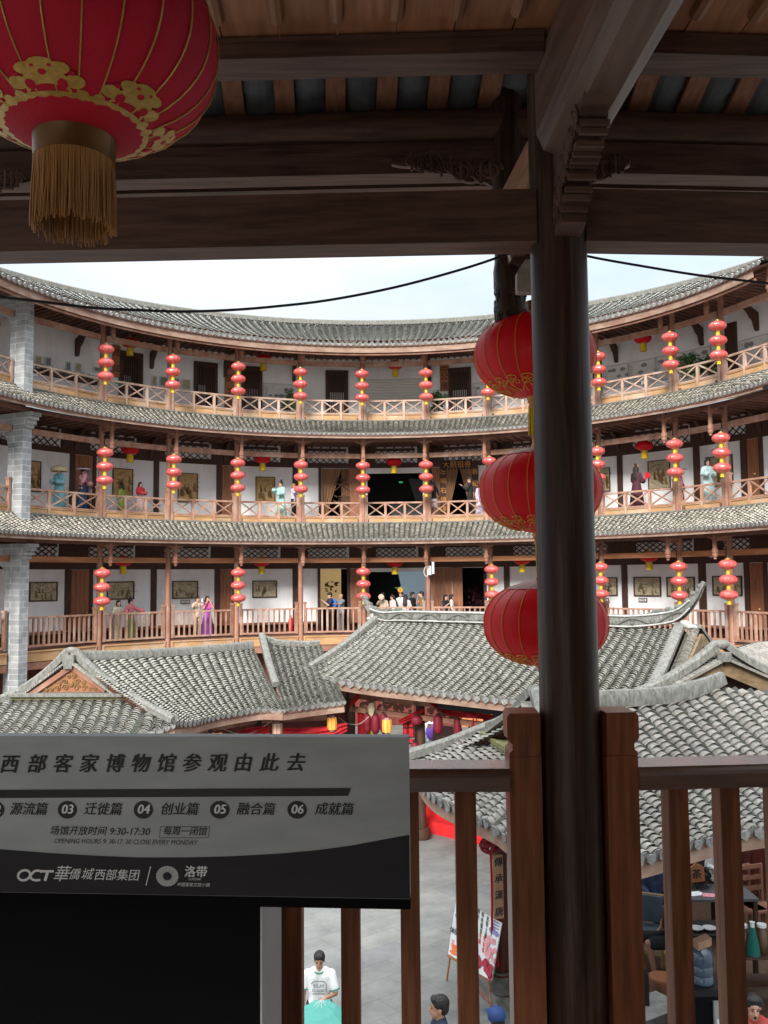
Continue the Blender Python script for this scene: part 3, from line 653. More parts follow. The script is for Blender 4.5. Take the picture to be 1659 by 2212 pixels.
# ================================================================ courtyard pavilions
def eave_fascia(par, E_, org, h=0.20, inset=0.05, n=24, s0=0.0, s1=1.0, dirv=(0, 0, 0), m_='fascia_wood'):
    mb = MB(); dv = V(dirv)
    P = [E_(s0+(s1-s0)*i/n)+dv*inset for i in range(n+1)]
    for a, b in zip(P, P[1:]):
        d = (b-a).normalized()*0.004
        mb.bar(a-V((0, 0, h/2+0.035))-d, b-V((0, 0, h/2+0.035))+d, 0.045, h)
    return mb.build('fascia_board', m_, par, org)
def slope(par, org, eave, ridge, n, step, mt, sag=0.1, t1f=None, s0=0.0, s1=1.0, name='roof', dirv=(0, 0, 0), fas=True, seed=1, wf=0.40, lift=0.034, nu=24, f0=0.0, f1=1.0):
    S = roof_surf(eave, ridge, sag); mb = MB()
    tile_field(mb, S, n, step, wf=wf, lift=lift, seg=6, pan=2, ends=1, t1f=t1f, s0=s0, s1=s1, seed=seed, jit=0.012)
    r = mb.build(name, [mt, 'eave_tile', 'pan_tile'], par, org, True)
    mb = MB(); deck(mb, S, nu, 6, t1f=t1f, off=0.03, th=0.06); mb.build('roof_deck', 'soffit_wood', r, org)
    if fas: eave_fascia(r, polyline(eave), org, dirv=dirv, s0=f0, s1=f1)
    return r, S
def scroll_end(mb, c, X, r=0.13, mi=0):
    X = V(X).normalized(); Y = V((0, 0, 1)); Z = X.cross(Y); c = V(c)
    pts = [c+X*math.cos(a)*r*(1-a/16)+Y*math.sin(a)*r*(1-a/16) for a in [k*0.5 for k in range(26)]]
    mb.tube(pts, r*0.16, 6, mi); mb.lathe([(r*0.2, -0.05), (r*0.2, 0.05)], c, 8, mi)
def gable_edge(par, org, pts, wd=0.22, ht=0.13, name='gable_ridge', end=True, n=4):
    P = polyline(pts); k = n*(len(pts)-1); mb = MB(); L_ = [P(i/k) for i in range(k+1)]
    band(mb, L_, wd, ht, base=0.03)
    if end: scroll_end(mb, L_[-1]+V((0, 0, 0.1)), (L_[-1]-L_[-2]), 0.12)
    return mb.build(name, 'ridge_mortar', par, org, True)
# ---------- the main stage pavilion
u = V((0.795, -0.606, 0)); v = V((0.606, 0.795, 0))
mo = V((2.2, 21.0, 0)); pav = thing('stage_pavilion', 'main courtyard pavilion with long tiled roof and carved grey ridge curling up at both ends', 'pavilion', mo)
R0, R1 = V((0.0, 24.87, 5.1)), V((6.66, 19.79, 5.1))
ev = [(-1.95, 23.25, 3.84), (-0.29, 22.0, 3.70), (1.24, 20.65, 3.68), (3.01, 18.98, 3.68), (5.0, 17.2, 3.74)]
slope(pav, mo, ev, [R0, (R0+R1)/2-V((0, 0, .03)), R1], 39, 0.074, 'tile_pavilion', 0.10, dirv=v, seed=3)
evb = [R0-u*0.3+v*2.6-V((0, 0, 1.35)), R1+u*0.3+v*2.6-V((0, 0, 1.35))]
slope(pav, mo, evb, [R0, R1], 40, 0.13, 'tile_pavilion', 0.10, dirv=-v, seed=4)
gable_edge(pav, mo, [R0+V((0, 0, .02)), R0.lerp(V(ev[0]), .5)-V((0, 0, .09)), V(ev[0])+V((-.0, 0, .0))])
gable_edge(pav, mo, [R1+V((0, 0, .02)), R1.lerp(V(ev[-1]), .5)-V((0, 0, .09)), V(ev[-1])])
# verge tiles and bargeboards on the right gable
mb = MB()
e1 = V(ev[-1])
Sv = roof_surf([e1+u*0.16, e1+u*0.42], [R1+u*0.16, R1+u*0.42], 0.10)
tile_field(mb, Sv, 1, 0.035, wf=0.42, lift=0.012, seg=5, jit=0.003); mb.build('verge_tiles', 'tile_pavilion', pav, mo, True)
eb = R1+v*2.6-V((0, 0, 1.35))
mb = MB()
for E1 in (e1, eb):
    a = R1+u*0.45-V((0, 0, .20)); b = E1+u*0.45-V((0, 0, .20)); mb.bar(a, b, 0.06, 0.26)
mb.build('bargeboard', 'barge', pav, mo)
mb = MB(); mb.prism([R1-u*0.5-V((0, 0, .3)), e1-u*0.5+v*0.25-V((0, 0, .1)), eb-u*0.5-v*0.25-V((0, 0, .1))], u*0.05); mb.build('gable_infill', 'black', pav, mo)  # black sheet paints the shade of the open gable
# verge edge of the back slope seen over the gable
mb = MB(); band(mb, [R1+u*0.35+V((0, 0, .04)), eb+u*0.35+V((0, 0, .02))], 0.22, 0.10); mb.build('gable_ridge', 'ridge_mortar', pav, mo)
# carved ridge
tl, tr = atY(781, 1287, 25.25), atY(1524, 1259, 19.25)
rp_ = [tl, atY(788, 1306, 25.2), atY(803, 1327, 25.05)-V((0, 0, .02)), atY(832, 1340, 24.75)-V((0, 0, .02))]
rp_ += [R0.lerp(R1, t)+V((0, 0, .02)) for t in (0.10, 0.2, 0.3, 0.4, 0.5, 0.6, 0.7, 0.8, 0.88)]
rp_ += [atY(1452, 1346, 19.95), atY(1484, 1326, 19.65), atY(1508, 1295, 19.4), tr]
tp = [0.30, 0.72, 0.95, 1]+[1]*9+[1, 0.95, 0.72, 0.30]
PR = polyline(rp_); PL = [PR(i/60) for i in range(61)]
def tpr(i):
    x = i/60*(len(tp)-1); k = min(int(x), len(tp)-2); return tp[k]+(tp[k+1]-tp[k])*(x-k)
mb = MB(); band(mb, PL, 0.20, 0.30, taper=[tpr(i) for i in range(61)]); rdg = mb.build('main_ridge', 'ridge_mortar', pav, mo, True)
mb = MB(); mb2 = MB()
for off, rr in ((-0.125, 0.02), (0.125, 0.02)):
    mb.tube([p+V((v.x*off, v.y*off, 0.03)) for p in PL[4:57]], rr, 6); mb.tube([p+V((v.x*off, v.y*off, 0.245*tpr(i+4)+0.02)) for i, p in enumerate(PL[4:57])], rr, 6)
wav = []
for i in range(260):
    s = 0.06+0.88*i/259; p = PR(s); k = tpr(s*60); wav.append(p+V((-v.x*0.115*k-.0, -v.y*0.115*k, (0.14+0.075*math.sin(i*0.24))*k)))
mb2.tube(wav, 0.028, 6)
for i in range(21):
    s = 0.08+0.84*i/20; p = PR(s); k = tpr(s*60)
    scroll_end(mb2, p+V((-v.x*0.115*k, -v.y*0.115*k, (0.14 + (0.05 if i % 2 else -0.05))*k)), u, 0.07*k)
    mb2.ell(p+V((-v.x*0.12*k, -v.y*0.12*k, 0.10*k)), 0.045*k, 8, 6)
rnd = random.Random(5)
for side in (0, 1):                                    # leafy crest climbing both horns
    for i in range(20):
        s = 0.02+0.15*i/19 if side == 0 else 0.98-0.15*i/19
        p = PR(s); k = tpr(s*60); mb2.ell(p+V((rnd.uniform(-.03, .03), 0, 0.30*k+0.03*math.sin(i*1.9))), (0.06+0.03*rnd.random(), 0.05, 0.06), 7, 5)
mb.build('ridge_moulding', 'moulding', rdg, mo, True); mb2.build('ridge_carving', 'grey_stone', rdg, mo, True)
mb = MB()
for p, sg in ((R0, -1), (R1, 1)):                      # pale beasts at the foot of each horn
    c = p+u*sg*0.10+V((0, 0, .12)); mb.ell(c, (0.12, 0.09, 0.10), 8, 6); mb.ell(c+u*sg*0.14-V((0, 0, .06)), (0.14, 0.07, 0.06), 8, 6, X=u)
mb.build('ridge_beast', 'moulding', rdg, mo, True)
# timber frame, platform, cloths
EV = polyline(ev)
plat = MB(); a = EV(0.06)+v*1.6; b = EV(0.97)+v*1.6
for (z0, z1, d0) in ((0, 0.30, 0.0), (0.302, 0.60, 0.42)):
    p0, p1 = a+v*d0, b+v*d0; q0, q1 = p0+v*(4.2-d0), p1+v*(4.2-d0)
    plat.hexa([V((p.x, p.y, z)) for z in (z0, z1) for p in (p0, p1, q1, q0)])
plat.build('stage_steps', 'red_carpet', pav, mo)
for s in (0.10, 0.33, 0.58, 0.83):
    for d_ in (1.0, 4.2):
        c = EV(s)+v*d_; mb = MB(); mb.lathe([(0.2, 0), (0.22, 0.1), (0.2, 0.25), (0.115, 0.28), (0.115, 3.6)], (c.x, c.y, 0), 14); mb.build('post', 'dark_frame', pav, mo, True)
for d_, z in ((1.0, 3.30), (4.2, 3.30), (1.0, 2.92)):
    mb = MB(); a, b = EV(0.05)+v*d_, EV(0.95)+v*d_; mb.bar(V((a.x, a.y, z)), V((b.x, b.y, z)), 0.12, 0.2 if z > 3 else 0.12); mb.build('tie_beam', 'ring_wood', pav, mo)
mb = MB(); a, b = EV(0.02)+v*0.35, EV(0.98)+v*0.35
mb.grid(lambda s, t: V((a.x, a.y, 3.62)).lerp(V((b.x, b.y, 3.62)), s)+v*(3.9*t), 12, 3, 0, True); mb.build('ceiling', 'soffit_wood', pav, mo)
# carved fret panels under the front beam
rnd = random.Random(9)
for s0, s1 in ((0.12, 0.30), (0.36, 0.46)):
    mb = MB()
    for i in range(46):
        s = s0+(s1-s0)*rnd.random(); k = abs((s-s0)/(s1-s0)-0.5)*2; c = EV(s)+v*1.0; z = 3.16-rnd.random()*(0.15+0.35*k**2)
        scroll_end(mb, (c.x, c.y, z), u, 0.05+0.03*rnd.random())
    mb.build('carved_fret', 'ring_wood', pav, mo)
mat('carve_brown', (0.24, 0.13, 0.045), (0.15, 0.08, 0.03), 0.7, 12)
# ---------- left hall (two bent segments)
lo = V((-4.5, 20.6, 0)); lh = thing('side_hall', 'low tiled hall at lower left with carved orange pediment under its near gable', 'pavilion', lo)
A0, A1 = V((-6.5, 19.5, 4.58)), atZ(543, 1401, 4.50)
J_ = atZ(614, 1534, 3.28)
evA = [(-4.1, 18.3, 3.40), (-3.86, 19.1, 3.30), (-3.52, 20.05, 3.28), (-2.74, 21.0, 3.28), J_]
slope(lh, lo, evA, [A0, A0.lerp(A1, .5)-V((0, 0, .05)), A1], 22, 0.075, 'tile_pavilion', 0.10, dirv=(-.7, .7, 0), seed=11)
evB = [J_, (-1.4, 21.55, 3.29), (-0.80, 21.66, 3.34)]
B0, B1 = V((-3.06, 23.9, 4.64)), atZ(690, 1394, 4.50)
slope(lh, lo, evB, [B0, (B0+B1)/2-V((0, 0, .07)), B1], 10, 0.072, 'tile_pavilion', 0.10, dirv=(-.2, .97, 0), seed=12)
slope(lh, lo, [A0+V((-2.2, 1.9, -1.25)), A1+V((-2.1, 1.9, -1.25))], [A0, A1], 22, 0.16, 'tile_pavilion', 0.1, fas=False, seed=13)
slope(lh, lo, [B0+V((0, 2.4, -1.3)), B1+V((0, 2.4, -1.25))], [B0, B1], 10, 0.16, 'tile_pavilion', 0.1, fas=False, seed=14)
mb = MB(); band(mb, [A0+V((.12, .13, 0))] + [A0.lerp(A1, t)-V((0, 0, .05*4*t*(1-t))) for t in (.2, .4, .6, .8, 1)], 0.20, 0.20); mb.build('main_ridge', 'ridge_mortar', lh, lo, True)
mb = MB(); band(mb, [B0+V((-.05, 0, .06)), B0.lerp(B1, .25)-V((0, 0, .06)), B0.lerp(B1, .5)-V((0, 0, .07)), B0.lerp(B1, .75)-V((0, 0, .05)), B1], 0.17, 0.15); mb.build('main_ridge', 'ridge_mortar', lh, lo, True)
gable_edge(lh, lo, [B0+V((0, 0, .10)), B0.lerp(J_, .35)-V((0, 0, .07)), B0.lerp(J_, .66)-V((0, 0, .08))], 0.17, 0.14, end=False)
H1, H2 = V((-5.42, 19.25, 3.86)), V((-7.62, 19.46, 3.86)); C1, C2 = V((-4.1, 18.3, 3.40)), V((-9.0, 18.5, 3.38))
K = A0+V((-.06, -.05, 0.06))
gable_edge(lh, lo, [K+V((0, 0, .08)), K.lerp(H1, .25)+V((0, 0, .0)), K.lerp(H1, .6)-V((0, 0, .04)), H1], 0.20, 0.16, end=False)
gable_edge(lh, lo, [H1, H1.lerp(C1, .5)-V((0, 0, .02)), C1], 0.20, 0.14)
gable_edge(lh, lo, [K+V((0, 0, .08)), K.lerp(H2, .25), K.lerp(H2, .6)-V((0, 0, .04)), H2], 0.20, 0.16, end=False)
gable_edge(lh, lo, [H2, H2.lerp(C2, .5)-V((0, 0, .02)), C2], 0.20, 0.14)
mb = MB(); mb.box(K+V((0, -.16, -.02)), (0.24, 0.12, 0.20)); mb.ell(K+V((0, -.02, 0.16)), (0.14, 0.10, 0.08), 10, 6); mb.box(K+V((0, -.18, -.16)), (0.18, 0.10, 0.10)); mb.build('gable_finial', 'ridge_mortar', lh, lo, True)
# verge tiles of the gable, then pediment
mb = MB()
for Hh, sg in ((H1, 1), (H2, -1)):
    a, b = K+V((0, -.10, .02)), Hh+V((0, -.10, .02))
    for i in range(22):
        p = a.lerp(b, (i+0.5)/22); X = (b-a).normalized(); mb.box(p-V((0, 0, .05)), (0.085, 0.22, 0.05), X)
mb.build('verge_tiles', 'tile_pavilion', lh, lo)
pb = 19.36
tri = [V((-7.22, pb, 3.93)), V((-5.82, pb-.03, 3.93)), V((-6.52, pb, 4.40))]
mb = MB(); mb.prism(tri, V((0, .05, 0))); pd = mb.build('pediment', 'door_wood', lh, lo)
mb = MB()
for a, b in ((tri[0], tri[2]), (tri[2], tri[1])): mb.bar(a+(a-b).normalized()*.18+V((0, -.03, .06)), b+(b-a).normalized()*.05+V((0, -.03, .06)), 0.08, 0.10)
mb.build('pediment_rafter', 'ring_wood', pd, lo)
mb = MB(); rnd = random.Random(2)
def spiral(c, r, turns, sg, mb, th=0.012):
    pts = [V(c)+V((sg*math.cos(t)*r*(1-t/(turns*7)), 0, math.sin(t)*r*(1-t/(turns*7)))) for t in [k*0.35 for k in range(int(turns*18))]]; mb.tube(pts, th, 5)
for sg in (-1, 1):
    for dx, dz, r in ((.12, .08, .07), (.28, .07, .06), (.42, .045, .045), (.13, .2, .06), (.26, .16, .045), (.06, .31, .045), (.52, .03, .03)):
        spiral((-6.52+sg*dx, pb-.025, 3.95+dz), r, 1.4, sg, mb, 0.016)
mb.ell((-6.52, pb-.02, 4.10), (0.06, 0.03, 0.07), 8, 6); mb.build('pediment_carving', 'carve_brown', pd, lo)
mb = MB(); mb.bar((-7.75, 19.24, 3.90), (-5.33, 19.10, 3.90), 0.30, 0.06); mb.bar((-7.72, 19.28, 3.84), (-5.38, 19.16, 3.84), 0.22, 0.08, mi=1); mb.build('pediment_ledge', ['ridge_mortar', 'moss'], lh, lo)
slope(lh, lo, [(-9.0, 18.1, 3.36), (-8.0, 17.9, 3.25), (-5.0, 17.88, 3.25), (-4.08, 18.2, 3.38)], [(-8.9, 19.5, 3.86), (-7.58, 19.46, 3.86), (-5.48, 19.3, 3.86), (-4.1, 19.25, 3.86)], 23, 0.075, 'tile_pavilion', 0.05,
      t1f=lambda s: min(1, max(0.02, s/0.27), max(0.02, (1-s)/0.29)), seed=15, dirv=(0, 1, 0), lift=0.027)
for x, y in ((-4.6, 19.4), (-3.9, 20.9), (-2.9, 22.0), (-1.2, 22.4), (-8.2, 18.8), (-6.3, 18.7)):
    mb = MB(); mb.lathe([(0.18, 0), (0.2, 0.12), (0.17, 0.25), (0.10, 0.28), (0.10, 3.35)], (x, y, 0), 12); mb.build('post', 'dark_frame', lh, lo, True)
mb = MB()
for a, b in (((-4.6, 19.4), (-3.9, 20.9)), ((-3.9, 20.9), (-2.9, 22.0)), ((-2.9, 22.0), (-1.2, 22.4))): mb.bar((*a, 2.95), (*b, 2.95), 0.12, 0.26)
mb.build('tie_beam', 'ring_wood', lh, lo)
mb = MB()
for a, b in (((-6.6, 20.6), (-4.3, 23.4)), ((-4.3, 23.4), (-0.6, 23.9))): mb.hexa([V((*a, 0)), V((*b, 0)), V((b[0], b[1]+.1, 0)), V((a[0], a[1]+.1, 0)), V((*a, 3.6)), V((*b, 3.6)), V((b[0], b[1]+.1, 3.6)), V((a[0], a[1]+.1, 3.6))])
mb.build('wall', 'red_wall', lh, lo)
# ---------- near right teahouse
to = V((4.0, 12.5, 0)); th = thing('teahouse', 'near tiled teahouse at lower right with mossy gable ledge and open dark shopfront', 'pavilion', to)
evD = [(1.95, 9.42, 3.28), (2.9, 10.09, 3.20), (3.75, 10.68, 3.20), (4.55, 11.09, 3.20), (6.15, 11.62, 3.20), (8.3, 12.15, 3.22)]
A_ = V((2.35, 12.75, 4.46)); RD = [(0.5, 11.45, 4.46), A_, (3.18, 12.86, 4.44), (4.17, 13.08, 4.45), (5.09, 13.45, 4.60), (7.2, 14.2, 4.7)]
slope(th, to, evD, RD, 33, 0.085, 'tile_near', 0.09, t1f=lambda s: min(1, max(0.02, s/0.31), 1-(s-.69)*0.8), seed=21, dirv=(-.5, .86, 0), lift=0.027, nu=40)
slope(th, to, [(0.7, 15.0, 3.3), (4.6, 15.9, 3.4)], [A_, (5.09, 13.45, 4.6)], 17, 0.12, 'tile_near', 0.09, fas=False, seed=22)
mb = MB(); pr_ = polyline([A_, (3.18, 12.86, 4.44), (4.17, 13.08, 4.46), (4.75, 13.3, 4.55), (5.16, 13.48, 4.68)]); band(mb, [pr_(i/20) for i in range(21)], 0.19, 0.24, taper=[1]*16+[.97, .92, .87, .82, .78]); mb.build('main_ridge', 'ridge_mortar', th, to, True)
H1, H2, C1, C2 = V((1.80, 14.60, 3.80)), V((2.25, 11.0, 3.80)), V((0.50, 14.65, 3.36)), V((1.95, 9.42, 3.30))
K = A_+V((-.12, 0, .14))
gable_edge(th, to, [K, K.lerp(H1, .3)+V((0, 0, -.06)), K.lerp(H1, .65)-V((0, 0, .09)), H1], 0.20, 0.16, end=False)
gable_edge(th, to, [H1, H1.lerp(C1, .5)-V((0, 0, .03)), C1], 0.20, 0.16)
gable_edge(th, to, [K, K.lerp(H2, .3)+V((0, 0, -.06)), K.lerp(H2, .65)-V((0, 0, .09)), H2], 0.20, 0.16, end=False)
gable_edge(th, to, [H2, H2.lerp(C2, .5)-V((0, 0, .03)), C2], 0.20, 0.16)
mb = MB()
for Hh in (H1, H2):
    for i in range(26):
        p = K.lerp(Hh, (i+.5)/26)+V((-.13, -.02, -.08)); mb.box(p, (0.10, 0.20, 0.05), (Hh-K).normalized())
mb.build('verge_tiles', 'tile_near', th, to)
mb = MB(); c = K+V((-.28, -.02, -.22))
for i, a in enumerate((0, 1, 2, 3, 4)): mb.ell(c+V((-.03*i, 0, -.07*i)), (0.07, 0.09-.012*i, 0.10-.012*i), 8, 6)
mb.build('gable_finial', 'ridge_mortar', th, to, True)
mb = MB(); mb.prism([H1+V((.14, -.1, 0)), H2+V((.14, .1, 0)), A_+V((.0, 0, -.12))], V((.05, 0, 0))); mb.build('pediment', 'barge', th, to)
mb = MB()
for Hh in (H1, H2): mb.bar(A_+V((-.03, 0, -.22)), Hh+V((-.03, 0, -.10)), 0.10, 0.14)
mb.build('bargeboard', 'ring_wood', th, to)
mb = MB(); mb.bar((1.72, 14.3, 3.84), (2.18, 11.1, 3.84), 0.24, 0.07); mb.bar((1.68, 14.3, 3.75), (2.12, 11.1, 3.75), 0.10, 0.12); mb.build('pediment_ledge', 'moss', th, to)
slope(th, to, [(0.50, 14.75, 3.34), (0.73, 13.14, 3.20), (1.40, 11.51, 3.20), (1.53, 11.0, 3.20), (1.95, 9.42, 3.28)], [(1.35, 15.3, 3.80), (1.80, 14.0, 3.80), (2.15, 11.6, 3.80), (2.6, 9.3, 3.80)], 27, 0.085, 'tile_near', 0.04,
      t1f=lambda s: min(1, max(0.02, s/0.14), max(0.02, (1-s)/0.25)), seed=23, dirv=(.95, .2, 0), lift=0.027)
# ---------- farther gable behind the teahouse
fo = V((6.8, 17.6, 0)); fh = thing('gable_hall', 'tiled hall with pointed grey gable and round finial behind the teahouse ridge', 'pavilion', fo)
FA, FB = V((6.25, 16.5, 4.80)), V((8.6, 19.9, 4.80)); fl, fr = V((4.45, 16.05, 4.05)), V((8.35, 16.85, 3.95))
slope(fh, fo, [fl, fl+(FB-FA)], [FA, FB], 19, 0.075, 'tile_near', 0.08, fas=False, seed=31); slope(fh, fo, [fr, fr+(FB-FA)], [FA, FB], 19, 0.1, 'tile_near', 0.08, fas=False, seed=32)
K = FA+V((0, -.05, .06))
for E1 in (fl, fr): gable_edge(fh, fo, [K+V((0, 0, .10)), K.lerp(E1, .22)-V((0, 0, .01)), K.lerp(E1, .6)-V((0, 0, .06)), E1], 0.20, 0.16, end=False)
mb = MB(); mb.ell(K+V((0, -.05, .17)), (0.15, 0.12, 0.09), 10, 6); mb.lathe([(0.13, -.08), (0.13, .08)], K+V((0, -.2, -.04)), 10); mb.build('gable_finial', 'ridge_mortar', fh, fo, True)
mb = MB()
for E1 in (fl, fr):
    for i in range(30):
        p = K.lerp(E1, (i+.5)/30)+V((0, -.16, -.07)); mb.box(p, (0.085, 0.22, 0.05), (E1-K).normalized())
mb.build('verge_tiles', 'tile_near', fh, fo)
mb = MB()
for E1 in (fl, fr): mb.bar(K+V((0, -.12, -.24)), E1+V((0, -.12, -.20)), 0.06, 0.24)
mb.build('bargeboard', 'barge', fh, fo)
mb = MB(); mb.prism([FA+V((0, .2, -.1)), fl+V((.2, .2, -.1)), V((fl.x+.2, fl.y+.2, 2.6)), V((fr.x-.2, fr.y+.2, 2.6)), fr+V((-.2, .2, -.1))], V((0, .06, 0))); mb.build('gable_infill', 'dark_frame', fh, fo)
mb = MB(); mb.box((7.6, 19.6, 1.3), (3.4, 2.5, 2.6), (.56, .83, 0)); mb.build('wall', 'red_wall', fh, fo)
# ================================================================ the gallery the photo is taken from
GO = V((0, 3.72, 4.5)); gal = thing('timber_gallery', 'dark timber gallery around the viewpoint with one round post and exposed roof rafters', 'building', GO)
def gb(mb, name, mt, smooth=False, par=None): return mb.build(name, mt, par or gal, GO, smooth)
PX, PY = 0.785, 3.72
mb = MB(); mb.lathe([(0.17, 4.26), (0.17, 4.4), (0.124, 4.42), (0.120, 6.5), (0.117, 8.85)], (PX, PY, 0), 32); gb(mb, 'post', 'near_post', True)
dl = V((-2.24, 0.086, 0)).normalized(); dr = V((1, 0.06, 0)).normalized(); Pp = V((PX, PY, 0)); up = V((0, 0, 1))
OUTW = V((-0.0375, 1, 0)).normalized()               # from the post out over the courtyard
for d, ln in ((dl, 3.6), (dr, 2.6)):
    q = Pp+d*ln; s = Pp+d*0.10
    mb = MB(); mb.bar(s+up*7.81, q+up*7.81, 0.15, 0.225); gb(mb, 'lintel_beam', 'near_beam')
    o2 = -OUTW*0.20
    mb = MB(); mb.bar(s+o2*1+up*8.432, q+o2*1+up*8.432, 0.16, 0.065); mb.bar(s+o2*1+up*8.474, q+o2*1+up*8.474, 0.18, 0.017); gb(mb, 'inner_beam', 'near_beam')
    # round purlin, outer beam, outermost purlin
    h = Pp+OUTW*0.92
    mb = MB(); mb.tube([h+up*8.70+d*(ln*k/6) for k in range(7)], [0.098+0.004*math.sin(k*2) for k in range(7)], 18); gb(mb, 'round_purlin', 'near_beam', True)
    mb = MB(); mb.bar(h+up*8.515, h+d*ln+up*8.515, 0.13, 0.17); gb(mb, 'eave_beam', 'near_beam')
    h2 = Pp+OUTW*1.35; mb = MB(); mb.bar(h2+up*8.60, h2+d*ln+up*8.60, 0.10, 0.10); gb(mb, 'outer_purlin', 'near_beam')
    # rafters with tiles lying between them (the underside is what shows)
    raf = MB(); til = MB(); n = int(ln/0.272); dn = V((0, 0, -1))
    for i in range(-1, n+1):
        b = Pp+d*(0.272*(i+0.5)); t0 = b-OUTW*0.45+up*9.33; t1 = b+OUTW*1.75+up*8.52
        raf.bar(t0, t1, 0.105, 0.045)
        for j in range(16):
            f0 = j/16; f1 = (j+1.12)/16; c0 = t0.lerp(t1, f0)+d*0.136+up*0.05; c1 = t0.lerp(t1, min(1, f1))+d*0.136+up*0.035
            vs = []
            for c, rr in ((c0, 0.088), (c1, 0.098)):
                for k in range(7):
                    a = math.pi*(k/6-0.5)*0.86; vs.append(c+d*math.sin(a)*rr-up*(math.cos(a)*0.055))
            til.add(vs, [(k, k+1, 8+k, 7+k) for k in range(6)])
            til.add([v_+up*(0.012) for v_ in vs[7:]]+vs[7:], [(k, k+1, 8+k, 7+k) for k in range(6)])
    gb(raf, 'rafter', 'near_rafter'); gb(til, 'roof_tiles', 'near_tile_under')  if 'near_tile_under' in MT else None
    # cover above the tiles keeps the daylight out
    mb = MB(); a = Pp-OUTW*0.5-d*0.3; mb.hexa([a+up*9.45, a+d*(ln+.6)+up*9.45, a+d*(ln+.6)+OUTW*2.3+up*8.62, a+OUTW*2.3+up*8.62, a+up*9.5, a+d*(ln+.6)+up*9.5, a+d*(ln+.6)+OUTW*2.3+up*8.68, a+OUTW*2.3+up*8.68]); gb(mb, 'roof', 'tile')
    mb = MB(); a = Pp-OUTW*0.33-d*0.3; mb.hexa([a+up*8.53, a+d*(ln+.6)+up*8.53, a+d*(ln+.6)-OUTW*.1+up*8.53, a-OUTW*.1+up*8.53, a+up*11, a+d*(ln+.6)+up*11, a+d*(ln+.6)-OUTW*.1+up*11, a-OUTW*.1+up*11]); gb(mb, 'sun_block_wall', 'near_board')  # unseen wall added to keep leaking sun off the eave beams
    # ceiling boards and battens inside
    bd = MB(); bt = MB(); bw = 0.235; n = int(ln/bw)+1
    IN = V((0.0375, -1, 0)).normalized()
    for i in range(n):
        b = Pp+d*(bw*i)+IN*0.20; zz = 8.492
        for a_ in range(1): bd.hexa([b+up*zz, b+d*(bw-.006)+up*zz, b+d*(bw-.006)+IN*6.2+up*(zz+.10), b+IN*6.2+up*(zz+.10), b+up*(zz+.03), b+d*(bw-.006)+up*(zz+.03), b+d*(bw-.006)+IN*6.2+up*(zz+.13), b+IN*6.2+up*(zz+.13)])
        bt.tube([b+d*0.0+IN*0.20+up*(zz-.005), b+IN*6.2+up*(zz+.09)], 0.030, 8)
    gb(bd, 'ceiling_boards', 'near_board'); gb(bt, 'ceiling_battens', 'near_rafter', True)
# hanging post with carved end, pale tie through it
c = Pp+OUTW*0.90; c = V((0.715, 4.62, 0))
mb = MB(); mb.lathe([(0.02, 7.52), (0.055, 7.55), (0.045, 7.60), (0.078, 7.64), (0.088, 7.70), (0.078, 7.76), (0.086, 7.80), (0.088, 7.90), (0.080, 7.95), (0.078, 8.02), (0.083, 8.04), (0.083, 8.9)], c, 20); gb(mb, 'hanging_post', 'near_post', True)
mb = MB(); rnd = random.Random(4)
for i in range(26):
    a = rnd.uniform(math.pi*.95, math.pi*2.0); z = rnd.uniform(7.62, 7.95); p = c+V((math.cos(a)*.082, math.sin(a)*.082, z)); scroll_end(mb, p, V((-math.sin(a), math.cos(a), 0)), rnd.uniform(.016, .03))
gb(mb, 'post_carving', 'near_post')
mat('pale_wood', (0.46, 0.40, 0.36), (0.33, 0.27, 0.23), 0.6, 6, (1, 1, 5), 0.2)
mb = MB(); mb.hexa([atY(1112, 574, 4.44), atY(1150, 574, 4.44), atY(1150, 574, 4.5), atY(1112, 574, 4.5), atY(1112, 546, 4.44), atY(1146, 540, 4.44), atY(1146, 540, 4.5), atY(1112, 546, 4.5)]); gb(mb, 'tie_end', 'near_beam')
mb = MB(); mb.prism([atY(1117, 588, 4.40), atY(1117, 628, 4.40), atY(1122, 630, 4.40), atY(1160, 630, 4.40), atY(1160, 560, 4.40), atY(1135, 560, 4.40)][::-1], V((0, .06, 0))); mb.prism([atY(1096, 532, 4.42), atY(1104, 560, 4.42), atY(1113, 545, 4.42), atY(1108, 532, 4.42)][::-1], V((0, .05, 0))); gb(mb, 'tie_end', 'pale_wood')
mb = MB(); mb.bar(Pp+OUTW*0.08+up*8.22, c+up*8.22, 0.09, 0.20); gb(mb, 'post_tie', 'near_rafter')
mb = MB(); mb.bar(Pp+V((0, 0.04, 8.0)), c+up*7.98, 0.06, 0.14); gb(mb, 'post_tie', 'near_beam')
# radial beam over the viewer's head, with the carved corbel under its end
IN = -OUTW
c0 = V((0.815, 3.66, 0)); hw = 0.128
prof = [(-hw, 8.16), (-hw*0.8, 8.075), (-hw*.45, 8.045), (hw*.45, 8.045), (hw*0.86, 8.07), (hw, 8.15), (hw, 8.44), (-hw, 8.44)]
T = V((1, 0.0375, 0)).normalized()
mb = MB(); mb.prism([c0+T*x+up*z for x, z in prof], IN*6.5); gb(mb, 'radial_beam', 'near_radial')
co = [(0.03, 7.70), (-0.06, 7.70), (-0.11, 7.72), (-0.10, 7.765), (-0.125, 7.78), (-0.145, 7.84), (-0.125, 7.86), (-0.15, 7.875), (-0.165, 7.93), (-0.19, 7.935), (-0.215, 7.955), (-0.245, 7.94), (-0.27, 7.975), (-0.30, 7.962), (-0.325, 7.995), (-0.355, 7.98), (-0.38, 8.012), (-0.42, 8.0), (-0.47, 8.03), (-0.50, 8.05), (0.03, 8.06)]
